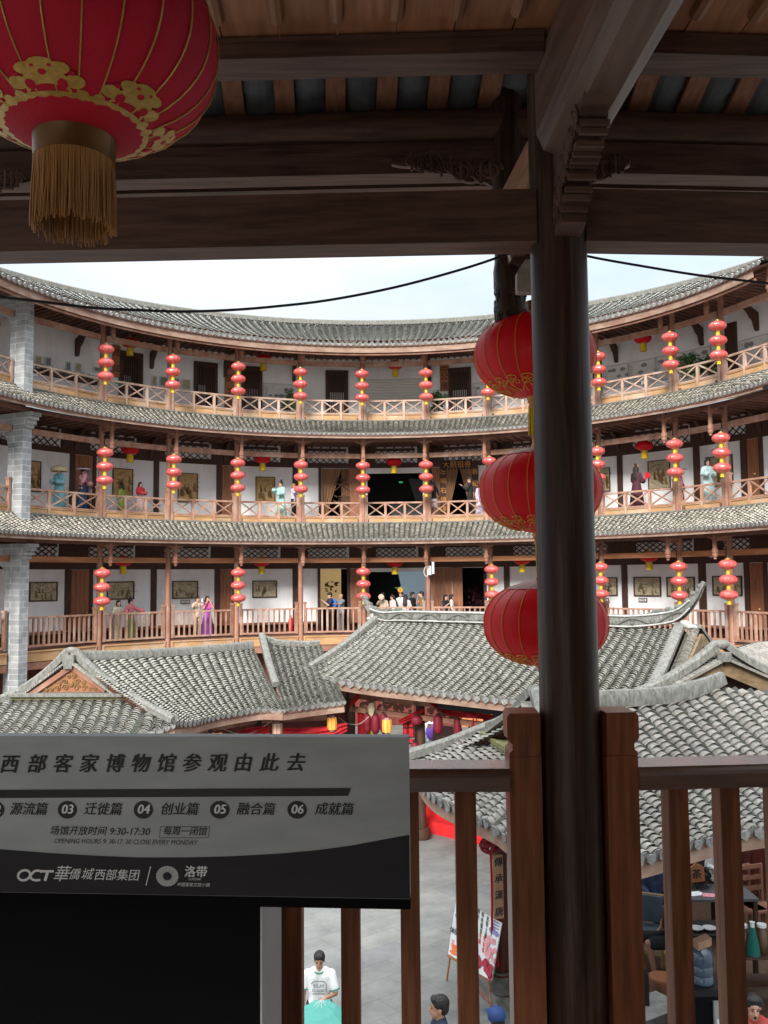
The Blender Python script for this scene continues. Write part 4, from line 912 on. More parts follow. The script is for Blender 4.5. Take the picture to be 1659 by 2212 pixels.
mb = MB(); c1 = V((0.80, 3.62, 0)); mb.prism([c1-T*0.052+OUTW*x+up*z for x, z in co], T*0.104); k_ = gb(mb, 'corbel', 'near_beam')
mb = MB(); rnd = random.Random(8)
for i in range(16):
    f = i/15; x = -0.03-0.36*f; z = 7.80+0.22*f+rnd.uniform(-.02, .03)
    for sg in (-1, 1): scroll_end(mb, c1+T*(sg*0.056)+OUTW*x+up*z, OUTW, 0.028)
    mb.bar(c1-T*0.054+OUTW*(x-0.05)+up*(z-0.05), c1+T*0.054+OUTW*(x-0.05)+up*(z-0.05), 0.02, 0.02)
mb.build('corbel_carving', 'near_beam', k_, GO)
# scroll brackets under the eave beam
def scrollbracket(x0, x1, y0, y1, Yd):
    a, b = atY(x0, y0, Yd), atY(x1, y0, Yd); h = (atY(x0, y0, Yd)-atY(x0, y1, Yd)).z; mb = MB(); X = (b-a); n = 18
    low = [a+X*t-up*(h*(0.22+0.78*(t**1.2))*(1+0.10*math.sin(t*19))) for t in [i/n for i in range(n+1)]]
    mb.prism([a, *low, b] if X.x > 0 else [b, *low[::-1], a], V((0, 0.03, 0))); o_ = gb(mb, 'scroll_bracket', 'near_beam'); mb = MB()
    for i in range(9):
        t = 0.2+0.78*i/8; p = a+X*t-up*(h*(0.12+0.6*t*(0.6+0.4*(i % 2)))); scroll_end(mb, p-V((0, .02, 0)), V((1, 0, 0)), 0.034+0.014*(i % 3))
    mb.build('scroll_carving', 'near_beam', o_, GO)
scrollbracket(846, 1062, 341, 402, 4.50); scrollbracket(1362, 1268, 345, 398, 4.50); scrollbracket(68, -60, 380, 430, 4.6)
# floor and enclosing room behind the viewer
mb = MB(); mb.box((0, 0.75, 4.18), (12, 6.2, 0.16)); gb(mb, 'floor', 'hall_floor')
mb = MB(); mb.box((1.75, -2.4, 7), (5.7, .1, 6)); mb.box((-4.2, -2.4, 7), (.8, .1, 6)); mb.box((-2.45, -2.4, 8.75), (2.7, .1, 2.5)); mb.box((-4.6, .6, 7), (.1, 6, 6)); mb.box((4.6, .6, 7), (.1, 6, 6)); gb(mb, 'hall_wall', 'hall_wall')  # gap in the unseen rear wall added to let daylight onto the sign
# ---------------------------------------------------------------- near railings (left bay, right bay)
def near_rail(name, lab, s, e, xs, grp):
    s = V(s); e = V(e); d = (e-s).normalized(); t = thing(name, lab, 'railing', V((s.x, s.y, 4.5)), 0, grp); o_ = V((s.x, s.y, 4.5))
    nr = V((-d.y, d.x, 0)); nr = nr if nr.y < 0 else -nr
    RS = s+d*(.078 if abs(s.x-PX) < .35 else 0); RE = e-d*(.078 if abs(e.x-PX) < .35 else 0)
    mb = MB(); mb.prism([RS+nr*x+up*z for x, z in ((-.09, 5.527), (-.085, 5.534), (.085, 5.534), (.09, 5.527), (.095, 5.517), (.10, 5.502), (.10, 5.447), (-.10, 5.447))], RE-RS); mb.build('top_rail', 'rail_lacquer', t, o_); tp_ = MB(); tp_.hexa([q_+nr*x+up*z for z in (5.5345, 5.5365) for q_, x in ((RS, .088), (RE, .088), (RE, -.088), (RS, -.088))]); tp_.build('rail_sky_sheen', 'rail_sky_sheen', t, o_)
    mb = MB(); mb.bar(s+up*4.40, e+up*4.40, 0.09, 0.08); mb.build('bottom_rail', 'baluster_wood', t, o_)
    for x, wd in xs:
        f = (x-s.x)/(e.x-s.x); c = s.lerp(e, f); mb = MB(); mb.box(c+up*4.95, (wd, 0.085, 1.03), d); mb.build('baluster', 'baluster_wood', t, o_)
    for q, sg in ((s, 1), (e, -1)):
        if abs(q.x-PX) > 0.35: continue
        c = q+d*sg*0.015; mb = MB()
        mb.box(c+up*4.905, (0.128, 0.165, 1.35), d)
        pr2 = [(-.064, 5.582), (-.062, 5.596), (-.050, 5.606), (-.050, 5.630), (-.062, 5.640), (-.070, 5.650), (-.070, 5.738), (-.060, 5.752), (.060, 5.752), (.062, 5.582)]
        mb.prism([c+d*(x*sg*-1 if sg > 0 else x)+up*z-nr*0.085 for x, z in pr2], nr*0.17); mb.build('newel', 'newel_lacquer', t, o_)
    return t
mat('rail_lacquer', (0.13, 0.052, 0.030), (0.065, 0.027, 0.017), 0.30, 6, (1, 8, 8), 0.05, spec=1.0, coat=1.0)
mat('rail_sky_sheen', (0.40, 0.41, 0.43), (0.27, 0.26, 0.27), 0.22, 9, (1, 6, 6), 0.0, spec=1.0, coat=1.0); MT['rail_sky_sheen'].node_tree.nodes['Principled BSDF'].inputs['IOR'].default_value = 2.2  # pale bluish base puts the sky's reflection into the rail top colour
mat('newel_lacquer', (0.27, 0.095, 0.042), (0.14, 0.048, 0.022), 0.35, 6, (6, 6, .5), 0.05, spec=0.25, coat=0.15)
near_rail('railing', 'dark lacquered railing left of the round post, half hidden by the museum sign', (-2.9, 3.86, 0), (0.605, 3.72, 0), [(-0.37, 0.115), (-0.117, 0.075), (0.124, 0.078), (0.352, 0.084), (-0.62, .08), (-0.86, .08), (-1.1, .08), (-1.36, .08), (-1.6, .08)], 'near railings')
near_rail('railing', 'dark lacquered railing right of the round post, in front of the teahouse roof', (0.955, 3.72, 0), (3.3, 3.87, 0), [(1.21, 0.082), (1.425, 0.082), (1.645, 0.082), (1.87, .082), (2.1, .082)], 'near railings')
# ---------------------------------------------------------------- museum sign
mat('sign_lip', (0.0045, 0.0045, 0.006), None, 0.8, spec=0.08)
sa, sb = atY(0, 1590, 2.76), atY(882, 1592, 2.66); sb.z = sa.z = (sa.z+sb.z)/2
SX = (sb-sa); SX.z = 0; SX.normalize(); SN = SX.cross(V((0, 0, 1))); zt = sa.z
def onsign(px, py):
    d = ray(px, py); t = (sb-V((0, 0, EYE))).dot(SN)/d.dot(SN); return V((0, 0, EYE))+d*t
zb = onsign(880, 1942).z; zl = onsign(880, 1968).z; SLf = sb-SX*2.3
sg_ = thing('museum_sign', 'grey and black museum direction sign on a black plinth in front of the railing', 'sign', V((sb.x-1, sb.y, 4.5))); so = V((sb.x-1, sb.y, 4.5))
mb = MB(); q = lambda p, z, k=0: V((p.x, p.y, z))-SN*k
mb.hexa([q(SLf, zb), q(sb, zb), q(sb, zb, .05), q(SLf, zb, .05), q(SLf, zt), q(sb, zt), q(sb, zt, .05), q(SLf, zt, .05)]); pn = mb.build('panel', 'sign_grey', sg_, so)
mb = MB(); mb.hexa([q(SLf, zl, .012), q(sb, zl, .012), q(sb, zl, .05), q(SLf, zl, .05), q(SLf, zb-.002, .012), q(sb, zb-.002, .012), q(sb, zb-.002, .05), q(SLf, zb-.002, .05)]); mb.build('lower_lip', 'sign_lip', sg_, so)
mb = MB(); e_ = 0.0012; arc = [(882, 1803), (840, 1811), (760, 1826), (680, 1837), (600, 1844), (500, 1849.5), (400, 1852), (300, 1852), (200, 1848), (100, 1842), (0, 1834), (-150, 1820), (-350, 1795)]
top = [onsign(*a)+SN*e_ for a in arc]; top[0] = V((sb.x, sb.y, top[0].z))+SN*e_; bot = [V((p.x, p.y, zb+.001)) for p in top]
mb.add(top+bot, [(i, i+1, len(top)+i+1, len(top)+i) for i in range(len(top)-1)]); mb.build('black_field', 'sign_black', pn, so)
def stext(mb, body, px, py, hpx, shear=0.2, bold=0.0, sx=1.0, lift=0.0016, **k):
    p = onsign(px, py)+SN*lift; put_text(mb, body, hpx*1.02*p.y/FPX*1.0, p, SX, V((0, 0, 1)), shear=shear, bold=bold, sx=sx, **k)
mb = MB()
for i, ch in enumerate('西部客家博物馆参观由此去'): stext(mb, ch, (19, 78, 134, 190, 246, 302, 357, 412, 468, 523, 580, 637)[i], 1653-0.3*i, 40, 0.22, 0.022)
for s, x, y, h in (('源流篇', 61, 1749, 27), ('迁徙篇', 222, 1749, 27), ('创业篇', 387, 1749, 27), ('融合篇', 552, 1749, 27), ('成就篇', 721, 1749, 27)): stext(mb, s, x, y, h, 0.22, 0.012)
stext(mb, '场馆开放时间 9:30-17:30', 215, 1796, 19.5, 0.22, 0.008, sx=1.03); stext(mb, '每周一闭馆', 399, 1796.5, 18.5, 0.22, 0.008)
stext(mb, 'OPENING HOURS 9: 30-17: 30 CLOSE EVERY MONDAY', 270, 1818.5, 13.5, 0.22, 0.0, sx=0.93)
def squad(mb, P, lift=0.0016): mb.add([onsign(*p)+SN*lift for p in P], [tuple(range(len(P)))])
squad(mb, [(-200, 1707), (-200, 1725), (752, 1719), (759, 1702)][::1], 0.0016)
for a, b in (((347, 1785), (453, 1785)), ((344, 1809), (450, 1809)), ((347, 1785), (344, 1809)), ((453, 1785), (450, 1809))):
    dx = 0 if abs(a[0]-b[0]) > 20 else 1.0; dy = 1.0-dx; squad(mb, [a, (a[0]+dx, a[1]+dy), (b[0]+dx, b[1]+dy), b])
for x in (-11, 146, 310, 475, 642):
    p = onsign(x, 1749); r = 21*p.y/FPX; mb.add([p+SN*0.0014+SX*(math.cos(k*math.pi/16)*r)+V((0, 0, math.sin(k*math.pi/16)*r*0.88)) for k in range(32)], [tuple(range(32))])
mb.build('lettering', 'sign_ink', pn, so)
mb = MB()
for x, s in ((-11, '02'), (146, '03'), (310, '04'), (475, '05'), (642, '06')): stext(mb, s, x, 1748.5, 26, 0.18, 0.02, lift=0.0028)
stext(mb, '西部集团', 252, 1891, 24, 0.2, 0.005, lift=0.0028); stext(mb, '華', 131, 1889, 34, 0.35, 0.0, lift=0.0028); stext(mb, '僑', 160, 1889, 24, 0.35, 0.0, lift=0.0028); stext(mb, '城', 187, 1889, 25, 0.35, 0.0, lift=0.0028)
stext(mb, '洛带', 423, 1884, 24, 0.1, 0.02, lift=0.0028); stext(mb, 'LUODAI', 421, 1898.5, 7.0, 0.2, 0.0, lift=0.0028); stext(mb, '中国客家文旅小镇', 418, 1911, 8.6, 0.2, 0.0, lift=0.0028)
squad(mb, [(325, 1871), (327, 1871), (317, 1912), (315, 1912)], 0.0028)
for i in range(44):                                     # sunburst emblem
    a = 2*math.pi*i/44; P = [(362+math.cos(a+d_)*r, 1892+math.sin(a+d_)*r*0.92) for r, d_ in ((9.5, -.035), (24, -.045), (24, .045), (9.5, .035))]; squad(mb, P[::-1] if False else P, 0.0028)
ring_pts = []
def stroke(P, wpx, mb):
    for (x0, y0), (x1, y1) in zip(P, P[1:]):
        dx, dy = x1-x0, y1-y0; l = math.hypot(dx, dy) or 1; nx, ny = -dy/l*wpx/2, dx/l*wpx/2; squad(mb, [(x0+nx, y0+ny), (x1+nx, y1+ny), (x1-nx, y1-ny), (x0-nx, y0-ny)], 0.0028)
stroke([(53+13*math.cos(t)*1.0+2*math.sin(-t), 1890+11*math.sin(t)) for t in [k*0.25 for k in range(26)]], 5, mb)
stroke([(91, 1883), (86, 1880), (78, 1880), (72, 1884), (66, 1892), (70, 1899), (78, 1901), (88, 1900)], 5, mb); stroke([(89, 1881.5), (117, 1881.5)], 5, mb); stroke([(104, 1882), (98, 1902)], 6, mb)
mb.build('logo_lettering', 'sign_pale', pn, so)
# plinth: black front, pale side
pr1 = onsign(562, 2000); pl = MB(); xr = pr1; xl = V((SLf.x, SLf.y, 0)); bk = 0.30
fx = V((xr.x, xr.y, 0))-SN*0.03
pl.hexa([V((fx.x, fx.y, 4.27)), V((fx.x, fx.y, 4.27))-SX*0.006, V((fx.x, fx.y, 4.27))-SX*0.006-SN*bk, V((fx.x, fx.y, 4.27))-SN*bk, V((fx.x, fx.y, zl)), V((fx.x, fx.y, zl))-SX*0.006, V((fx.x, fx.y, zl))-SX*0.006-SN*bk, V((fx.x, fx.y, zl))-SN*bk]); pl.build('plinth_side', 'sign_side', sg_, so)
mb = MB(); l0 = xl-SN*0.027; r0 = fx-SX*0.007+SN*0.003; mb.hexa([V((l0.x, l0.y, 4.27)), V((r0.x, r0.y, 4.27)), V((r0.x, r0.y, 4.27))-SN*bk, V((l0.x, l0.y, 4.27))-SN*bk, V((l0.x, l0.y, zl-.002)), V((r0.x, r0.y, zl-.002)), V((r0.x, r0.y, zl-.002))-SN*bk, V((l0.x, l0.y, zl-.002))-SN*bk]); mb.build('plinth', 'sign_lip', sg_, so)
# ================================================================ lanterns
def lobed(n, k): return lambda a: 1-k*abs(math.sin(n*a/2))**0.7
def lantern_mesh(rx, rz, c, n=48, lobes=24, k=0.02, cut=0.30):
    mb = MB(); pr_ = []
    for i in range(15):
        t = -1+2*i/14; z = t*rz*0.97; r = rx*(1-abs(t)**2.3*0.997)**0.52 if abs(t) < 1 else rx*0.1
        pr_.append((max(r, rx*cut), z))
    mb.lathe(pr_, c, n, rfun=lobed(lobes, k)); return mb
# a string of three for the far galleries
ST = thing('lantern_string', 'x', 'lantern string', (0, 0, 0), 0, 'strings of three red lanterns along the far galleries')
for j in range(3):
    z = -0.25-0.507*j
    ln = lantern_mesh(0.300, 0.172, (0, 0, z), 36, 24, 0.06).build('lantern', 'lantern_silk', ST, (0, 0, 0), True)
    mb = MB(); mb.lathe([(0.085, z+.160), (0.085, z+.195), (0.03, z+.21), (0.03, z+.225)], n=12); mb.lathe([(0.09, z-.160), (0.085, z-.19)], n=12); mb.build('cap', 'gold', ln, (0, 0, 0), True)
    mb = MB(); mb.lathe([(0.06, z-.20), (0.07, z-.32)], n=10); mb.build('tassel', 'yellow', ln)
mb = MB(); mb.tube([(0, 0, 0.10), (0, 0, -.05)], 0.008, 5); mb.build('cord', 'cable', ST)
freeze_kids(ST)
NTH = ['first', 'second', 'third', 'fourth', 'fifth', 'sixth', 'seventh', 'eighth', 'ninth', 'tenth', 'eleventh']
LEV = {0: 'lowest', 1: 'middle', 2: 'top'}
LS = {2: [(229, 754), (374, 776), (515, 792), (649, 804), (782, 808), (920, 806), (1053, 795), (1292, 770), (1447, 728), (1550, 704)],
      1: [(227, 978), (376, 992), (514, 1000), (650, 1004), (784, 1006), (920, 1004), (1057, 996), (1290, 975), (1457, 959), (1557, 946)],
      0: [(221, 1238), (515, 1237), (785, 1235), (1062, 1230), (1297, 1225), (1466, 1224), (1572, 1219)]}
first = True
for k in (2, 1, 0):
    for i, (px, py) in enumerate(LS[k]):
        a = azr(px, py, 12.95); z = zr(px, py, 12.95)+0.25; side = 'left of the round post' if px < 1150 else 'right of the round post'
        m_ = [x for x in LS[k] if (x[0] < 1150) == (px < 1150)]; lab = '%s lantern string on the %s gallery %s, counted from the left' % (NTH[m_.index((px, py))], LEV[k], side)
        if first: ST.location = rp(a, 12.95, z); ST['label'] = lab; first = False
        else: dup(ST, rp(a, 12.95, z), R_(px), lab)
# single lanterns hung in the bays
SL = thing('hanging_lantern', 'x', 'lantern', (0, 0, 0), 0, 'single red lanterns in the far gallery bays')
mb = lantern_mesh(0.34, 0.20, (0, 0, 0.23), 48, 24, 0.06); ln = mb.build('lantern', 'lantern_red', SL, (0, 0, 0), True)
mb = MB(); mb.lathe([(0.13, .045), (0.13, .0)], n=16); mb.lathe([(0.10, .42), (0.10, .45), (0.02, .455), (0.02, .6)], n=12); mb.build('cap', 'gold', SL, (0, 0, 0), True)
mb = MB(); mb.lathe([(0.125, .0), (0.14, -.27)], n=16); mb.build('tassel', 'yellow', SL)
mb = MB(); mb.tube([(0, 0, .6), (0, 0, .95)], 0.008, 5); mb.build('cord', 'cable', SL)
freeze_kids(SL); first = True
for k, lst in ((2, [(281, 753), (569, 787), (854, 800), (1389, 744)]), (1, [(281, 984), (567, 1003), (851, 1009), (1392, 976)]), (0, [(266, 1225), (565, 1226), (853, 1227), (1128, 1222), (1402, 1216)])):
    for i, (px, py) in enumerate(lst):
        a = azr(px, py, 14.5); z = zr(px, py, 14.5); lab = '%s from the left of the single red lanterns in the %s gallery bays' % (NTH[i], LEV[k])
        if first: SL.location = rp(a, 14.5, z); SL['label'] = lab; first = False
        else: dup(SL, rp(a, 14.5, z), 0, lab)
# big fabric lantern close by, upper left
def ribs(mb, c, rx, rz, n, th, a0=0, z0=-0.94, z1=0.94):
    for i in range(n):
        a = a0+2*math.pi*i/n; pts = []
        for j in range(21):
            t = z0+(z1-z0)*j/20; r = rx*max(0, (1-abs(t)**2.3*0.997))**0.52*1.004; pts.append(V(c)+V((r*math.cos(a), r*math.sin(a), t*rz*0.97)))
        mb.tube(pts, th, 5)
def srf(c, rx, rz, a, t):
    r = rx*max(0, (1-abs(t)**2.3*0.997))**0.52; return V(c)+V((r*math.cos(a), r*math.sin(a), t*rz*0.97))
def cloud_band(mb, c, rx, rz, n, tb, lift=1.006):    # gilt cloud-scroll collar: a ring plus knobbed lobes laid on the fabric
    def P(a, t): q = srf(c, rx, rz, a, t); d = q-V(c); return V(c)+d*lift
    def disc(a, t, ra, rt, m=14): mb.add([P(a+math.cos(x)*ra, t+math.sin(x)*rt) for x in [k*2*math.pi/m for k in range(m)]], [tuple(range(m))])
    for i in range(72):
        a, b = 2*math.pi*i/72, 2*math.pi*(i+1)/72; mb.add([P(a, tb), P(b, tb), P(b, tb+.055), P(a, tb+.055)], [(0, 1, 2, 3)])
    for i in range(n):
        a = 2*math.pi*(i+.5)/n; w = math.pi/n
        for k in range(10):                         # arch of the cloud
            x0, x1 = -1+2*k/10, -1+2*(k+1)/10; h = lambda x: tb+.05+.10*(1-x*x)**.5; g = lambda x: tb+.05+.035*(1-x*x)
            mb.add([P(a+x0*w*.55, g(x0)), P(a+x1*w*.55, g(x1)), P(a+x1*w*.55, h(x1)+.01), P(a+x0*w*.55, h(x0)+.01)], [(0, 1, 2, 3)])
        for x, t, ra, rt in ((-.62, .10, .14, .030), (.62, .10, .14, .030), (-.30, .155, .15, .030), (.30, .155, .15, .030), (0, .175, .16, .030), (-.8, .05, .1, .022), (.8, .05, .1, .022)): disc(a+x*w, tb+t, w*ra*1.5, rt)
def scroll_band(mb, c, rx, rz, n, tb, lift=1.006, th=0.009):
    def P(a, t): q = srf(c, rx, rz, a, t); d = q-V(c); return V(c)+d*lift
    for i in range(n):
        a = 2*math.pi*i/n; w = math.pi/n
        for sg in (-1, 1):
            for (x, t, ra, rt) in ((.45, .10, .40, .055), (.30, .02, .3, .045), (.75, .03, .28, .045)):
                mb.tube([P(a+sg*w*(x+math.cos(q)*ra*(1-q/9)), tb+t+math.sin(q)*rt*(1-q/9)) for q in [k*.45 for k in range(17)]], th, 5)
        mb.tube([P(a+w*math.sin(q*1.0)*.9, tb-.06+.06*math.sin(q*3)) for q in [k*.3-1.5 for k in range(11)]], th, 5)
bc = atY(165, 98, 2.02); BR, BZ_ = 0.327, 0.238
big = thing('big_lantern', 'big dark red fabric lantern with gilt cloud collar and brown fringe at top left', 'lantern', bc)
lantern_mesh(BR, BZ_, bc, 64, 32, 0.008).build('lantern_body', 'lantern_dark', big, bc, 'all')
mb = MB(); ribs(mb, bc, BR, BZ_, 24, 0.0020, 0.1); mb.build('gilt_ribs', 'gold', big, bc, True)
mb = MB(); cloud_band(mb, bc, BR, BZ_, 6, -0.93); gc = mb.build('gilt_collar', 'gold', big, bc); mb = MB()
for i in range(6):
    a0_ = 2*math.pi*(i+.5)/6; w_ = math.pi/6
    for x, t_, ra, rt in ((-.36, .085, .10, .022), (.36, .085, .10, .022), (0, .135, .07, .014), (-.56, .135, .05, .012), (.56, .135, .05, .012), (-.16, .165, .035, .008), (.16, .165, .035, .008)):
        def Pq(a, t): q = srf(bc, BR, BZ_, a, t); return bc+(q-bc)*1.0085
        mb.add([Pq(a0_+(x+math.cos(k*.5236)*ra*1.2)*w_, -.93+t_+math.sin(k*.5236)*rt) for k in range(12)], [tuple(range(12))])
mb.build('collar_cutouts', 'lantern_dark', gc, bc)
mb = MB(); z = bc.z-BZ_; mb.lathe([(0.100, z+.03), (0.094, z+.02), (0.091, z-.045), (0.086, z-.045), (0.086, z+.02)], (bc.x, bc.y, 0), 40, caps=False); mb.build('bottom_ring', 'gold_brown', big, bc, True) if 'gold_brown' in MT else None
mb = MB(); rnd = random.Random(3)
for layer, (rr, ln0, n) in enumerate(((0.088, .165, 230), (0.080, .155, 180))):
    for i in range(n):
        a = 2*math.pi*i/n+rnd.uniform(-.02, .02); l_ = ln0+rnd.uniform(-.016, .010); r1 = rr+rnd.uniform(-.004, .008); ww = 0.0024
        p = V((bc.x+math.cos(a)*rr, bc.y+math.sin(a)*rr, z-.04)); q = V((bc.x+math.cos(a+rnd.uniform(-.04, .04))*r1, bc.y+math.sin(a)*r1, z-.04-l_)); m_ = p.lerp(q, .5)+V((rnd.uniform(-.003, .003), rnd.uniform(-.003, .003), 0))
        mb.tube([p, m_, q], [ww, ww*.9, ww*.6], 4)
mb.build('fringe', 'tassel_brown', big, bc)
mb = MB(); mb.tube([bc+V((0, 0, BZ_)), bc+V((0, 0, 1.2))], .006, 6); mb.lathe([(0.11, bc.z+BZ_-.03), (0.105, bc.z+BZ_+.03)], (bc.x, bc.y, 0), 24); mb.build('cord', 'cable', big, bc)
# string of three large lanterns behind the post
NS = thing('large_lantern_string', 'string of three large glossy red lanterns hanging half behind the round post', 'lantern string', atY(1150, 650, 4.7))
no_ = V(NS.location)
for i, (px, py) in enumerate(((1155, 768), (1167, 1059), (1178, 1346))):
    c = atY(px, py, 4.7); rx, rz = 0.322, 0.232
    ln = lantern_mesh(rx, rz, c, 64, 20, 0.012, cut=0.13).build('lantern', 'lantern_red', NS, no_, 'all')
    mb = MB(); ribs(mb, c, rx, rz, 20, 0.0021, 0.15+i*.1); mb.build('gilt_ribs', 'gold_paint', ln, no_, True)
    mb = MB(); scroll_band(mb, c, rx, rz, 9, -0.80, th=0.0032); mb.build('gilt_scrolls', 'gold_paint', ln, no_)
    mb = MB(); P = [srf(c, rx*1.003, rz*1.004, 0, t) for t in (.80, .86, .91, .95, .985)]; mb.lathe([((p-c).x, p.z) for p in P], (c.x, c.y, 0), 40, caps=False); mb.build('faded_crown', 'lantern_top', ln, no_, True)
    mb = MB(); z0 = c.z; mb.lathe([(0.048, z0+rz*.95), (0.040, z0+rz+.01), (0.036, z0+rz+.03), (0.042, z0+rz+.06), (0.02, z0+rz+.065)], (c.x, c.y, 0), 16); mb.lathe([(0.048, z0-rz*.95), (0.042, z0-rz-.02), (0.036, z0-rz-.03), (0.040, z0-rz-.05), (.03, z0-rz-.055)], (c.x, c.y, 0), 16); mb.build('neck', 'lantern_neck', ln, no_, True)
    if i < 2:
        mb = MB(); rnd = random.Random(i)
        for k in range(40):
            a = rnd.random()*6.28; r = 0.034*rnd.random()**.5+.004; p = V((c.x+math.cos(a)*r, c.y+math.sin(a)*r, z0-rz-.04)); mb.tube([p, p+V((rnd.uniform(-.008, .008), rnd.uniform(-.008, .008), -.145-rnd.uniform(0, .02)))], .0035, 4)
        mb.build('tassel', 'yellow', ln, no_)
# overhead cables
def cable(lab, pts, Ys, r):
    n = len(pts); P = polyline([atY(x, y, Y) for (x, y), Y in zip(pts, Ys)]); mb = MB(); mb.tube([P(i/40) for i in range(41)], r, 8); tag(mb.build('overhead_cable', 'cable', smooth=True), lab, 'cable', 'overhead cables')
cable('sagging black cable crossing the sky and far roof left of the round post', [(-60, 640), (0, 642), (107, 654), (200, 665), (286, 669.5), (394, 673), (501, 669.5), (594, 662), (712, 648), (860, 619), (1010, 578), (1118, 541)], [3.7, 3.72, 3.8, 3.9, 4.0, 4.1, 4.2, 4.3, 4.35, 4.4, 4.4, 4.4], 0.0066)
cable('straight black cable slanting across the sky right of the round post', [(1200, 533), (1272, 554), (1400, 577), (1520, 596), (1659, 612), (1740, 623)], [4.4, 4.4, 4.35, 4.3, 4.2, 4.1], 0.0066)
# ================================================================ pictures, boards and fittings on the walls
def wallpic(x0, x1, y0, y1, lab, fr, art, grp, name='framed_picture', cat='picture', fw=0.045, R=RW):
    xc, yc = (x0+x1)/2, (y0+y1)/2; p, X, Y = wallframe(xc, yc, R-0.03); wd = (wallframe(x1, yc, R-.03)[0]-wallframe(x0, yc, R-.03)[0]).length
    h = abs(zr(xc, y0, R-.03)-zr(xc, y1, R-.03)); t = thing(name, lab, cat, p, 0, grp); Nn = X.cross(Y); mb = MB()
    mb.box(p, (wd-2*fw, .02, h-2*fw), X); mb.build('artwork', art, t, p); mb = MB()
    for s in (-1, 1): mb.box(p+X*(s*(wd-fw)/2)+Nn*.012, (fw, .05, h), X); mb.box(p+Y*(s*(h-fw)/2)+Nn*.012, (wd-2*fw, .05, fw), X)
    mb.build('frame', fr, t, p); return t, p, X, Y, Nn, wd, h
def etch(t, p, X, Y, Nn, wd, h, seed, mt):
    rnd = random.Random(seed); mb = MB(); e = Nn*.014
    for i in range(9):
        cx, cy = rnd.uniform(-.36, .36)*wd, rnd.uniform(-.34, .05)*h; s = h*rnd.uniform(.10, .17)
        for (dx, dy, rx, ry) in ((0, .9, .28, .32), (0, .1, .38, .62), (.2, -.5, .5, .3)):
            mb.add([p+X*(cx+s*(dx+math.cos(k*.785)*rx))+Y*(cy+s*(dy+math.sin(k*.785)*ry))+e for k in range(8)], [tuple(range(8))])
    for i in range(12):
        cx, cy = rnd.uniform(-.42, .42)*wd, rnd.uniform(-.1, .40)*h; mb.tube([p+X*(cx+q*.05*wd)+Y*(cy+math.sin(q*2+i)*.04*h)+e for q in range(5)], 0.007, 4)
    mb.build('drawing', mt, t, p)
mat('etch_line', (0.20, 0.16, 0.09), None, 0.8); mat('etch_gold', (0.25, 0.155, 0.06), None, 0.8)
P1 = [(63, 124, 1257, 1299, 'brick pier and the plank door'), (231, 290, 1256, 1295, 'lantern string and the woman in pink'), (372, 428, 1255, 1293, 'bare post and the man with a phone'), (545, 598, 1254, 1291, 'fire extinguisher, right of the second plank door'),
      (1300, 1334, 1247, 1287, 'half hidden lantern string right of the round post'), (1369, 1428, 1246, 1288, 'two lantern strings above the curled ridge tip'), (1440, 1501, 1246, 1289, 'curled ridge tip, partly behind a lantern string'), (1539, 1603, 1244, 1287, 'rightmost lantern string and the plank door')]
for i, (x0, x1, y0, y1, wh) in enumerate(P1):
    r = wallpic(x0, x1, y0, y1, 'brown-framed sepia engraving by the '+wh, 'dark_frame', 'picture_paper', 'engravings on the lowest gallery wall'); etch(*r, 40+i, 'etch_line')
P2 = [(54, 88, 995, 1062, 'beside the brick pier'), (243, 287, 1012, 1072, 'behind the girl in green'), (384, 427, 1022, 1085, 'left of the middle plank door'), (552, 594, 1030, 1085, 'left of the woman in mint robe'), (1295, 1318, 1010, 1062, 'just right of the round post'), (1400, 1448, 994, 1056, 'right of the woman in dark robe'), (1534, 1583, 984, 1050, 'behind the woman in pale blue robe')]
for i, (x0, x1, y0, y1, wh) in enumerate(P2):
    r = wallpic(x0, x1, y0, y1, 'tall golden print on the middle gallery wall '+wh, 'dark_frame', 'picture_gold' if i < 4 else 'picture_paper', 'golden prints on the middle gallery wall', fw=.03); etch(*r, 80+i, 'etch_gold')
for x0, x1, y0, y1, wh in ((390, 409, 1296.5, 1304, 'under the engraving by the man with a phone'), (1380, 1398, 1292, 1300, 'under the engraving above the curled ridge tip'), (1300, 1315, 1292, 1300, 'just right of the round post')):
    r = wallpic(x0, x1, y0, y1, 'small caption plate '+wh, 'dark_frame', 'white_paint', 'caption plates', 'caption_plate', 'plate', fw=.02); mb = MB()
    for j in (-.2, .1): mb.box(r[1]+r[3]*(j*r[6])+r[4]*.014, (r[5]*.6, .004, .018), r[2])
    mb.build('lettering', 'etch_line', r[0], r[1])
mat('board_white', (0.74, 0.74, 0.72), None, 0.5); mat('board_ink', (0.16, 0.16, 0.16), (0.32, 0.32, 0.31), 0.7, 30)
B3 = [(569, 632, 829, 880, 'left of the plant pots and right of a lattice door'), (1022, 1078, 826, 876, 'behind the topmost large lantern'), (1304, 1358, 788, 838, 'first right of the round post'), (1359, 1417, 778, 828, 'second right of the round post'), (1418, 1475, 766, 818, 'third right of the round post'), (1476, 1536, 753, 806, 'behind the two right-hand pot plants'), (1599, 1662, 728, 782, 'with round photos at the right picture edge')]
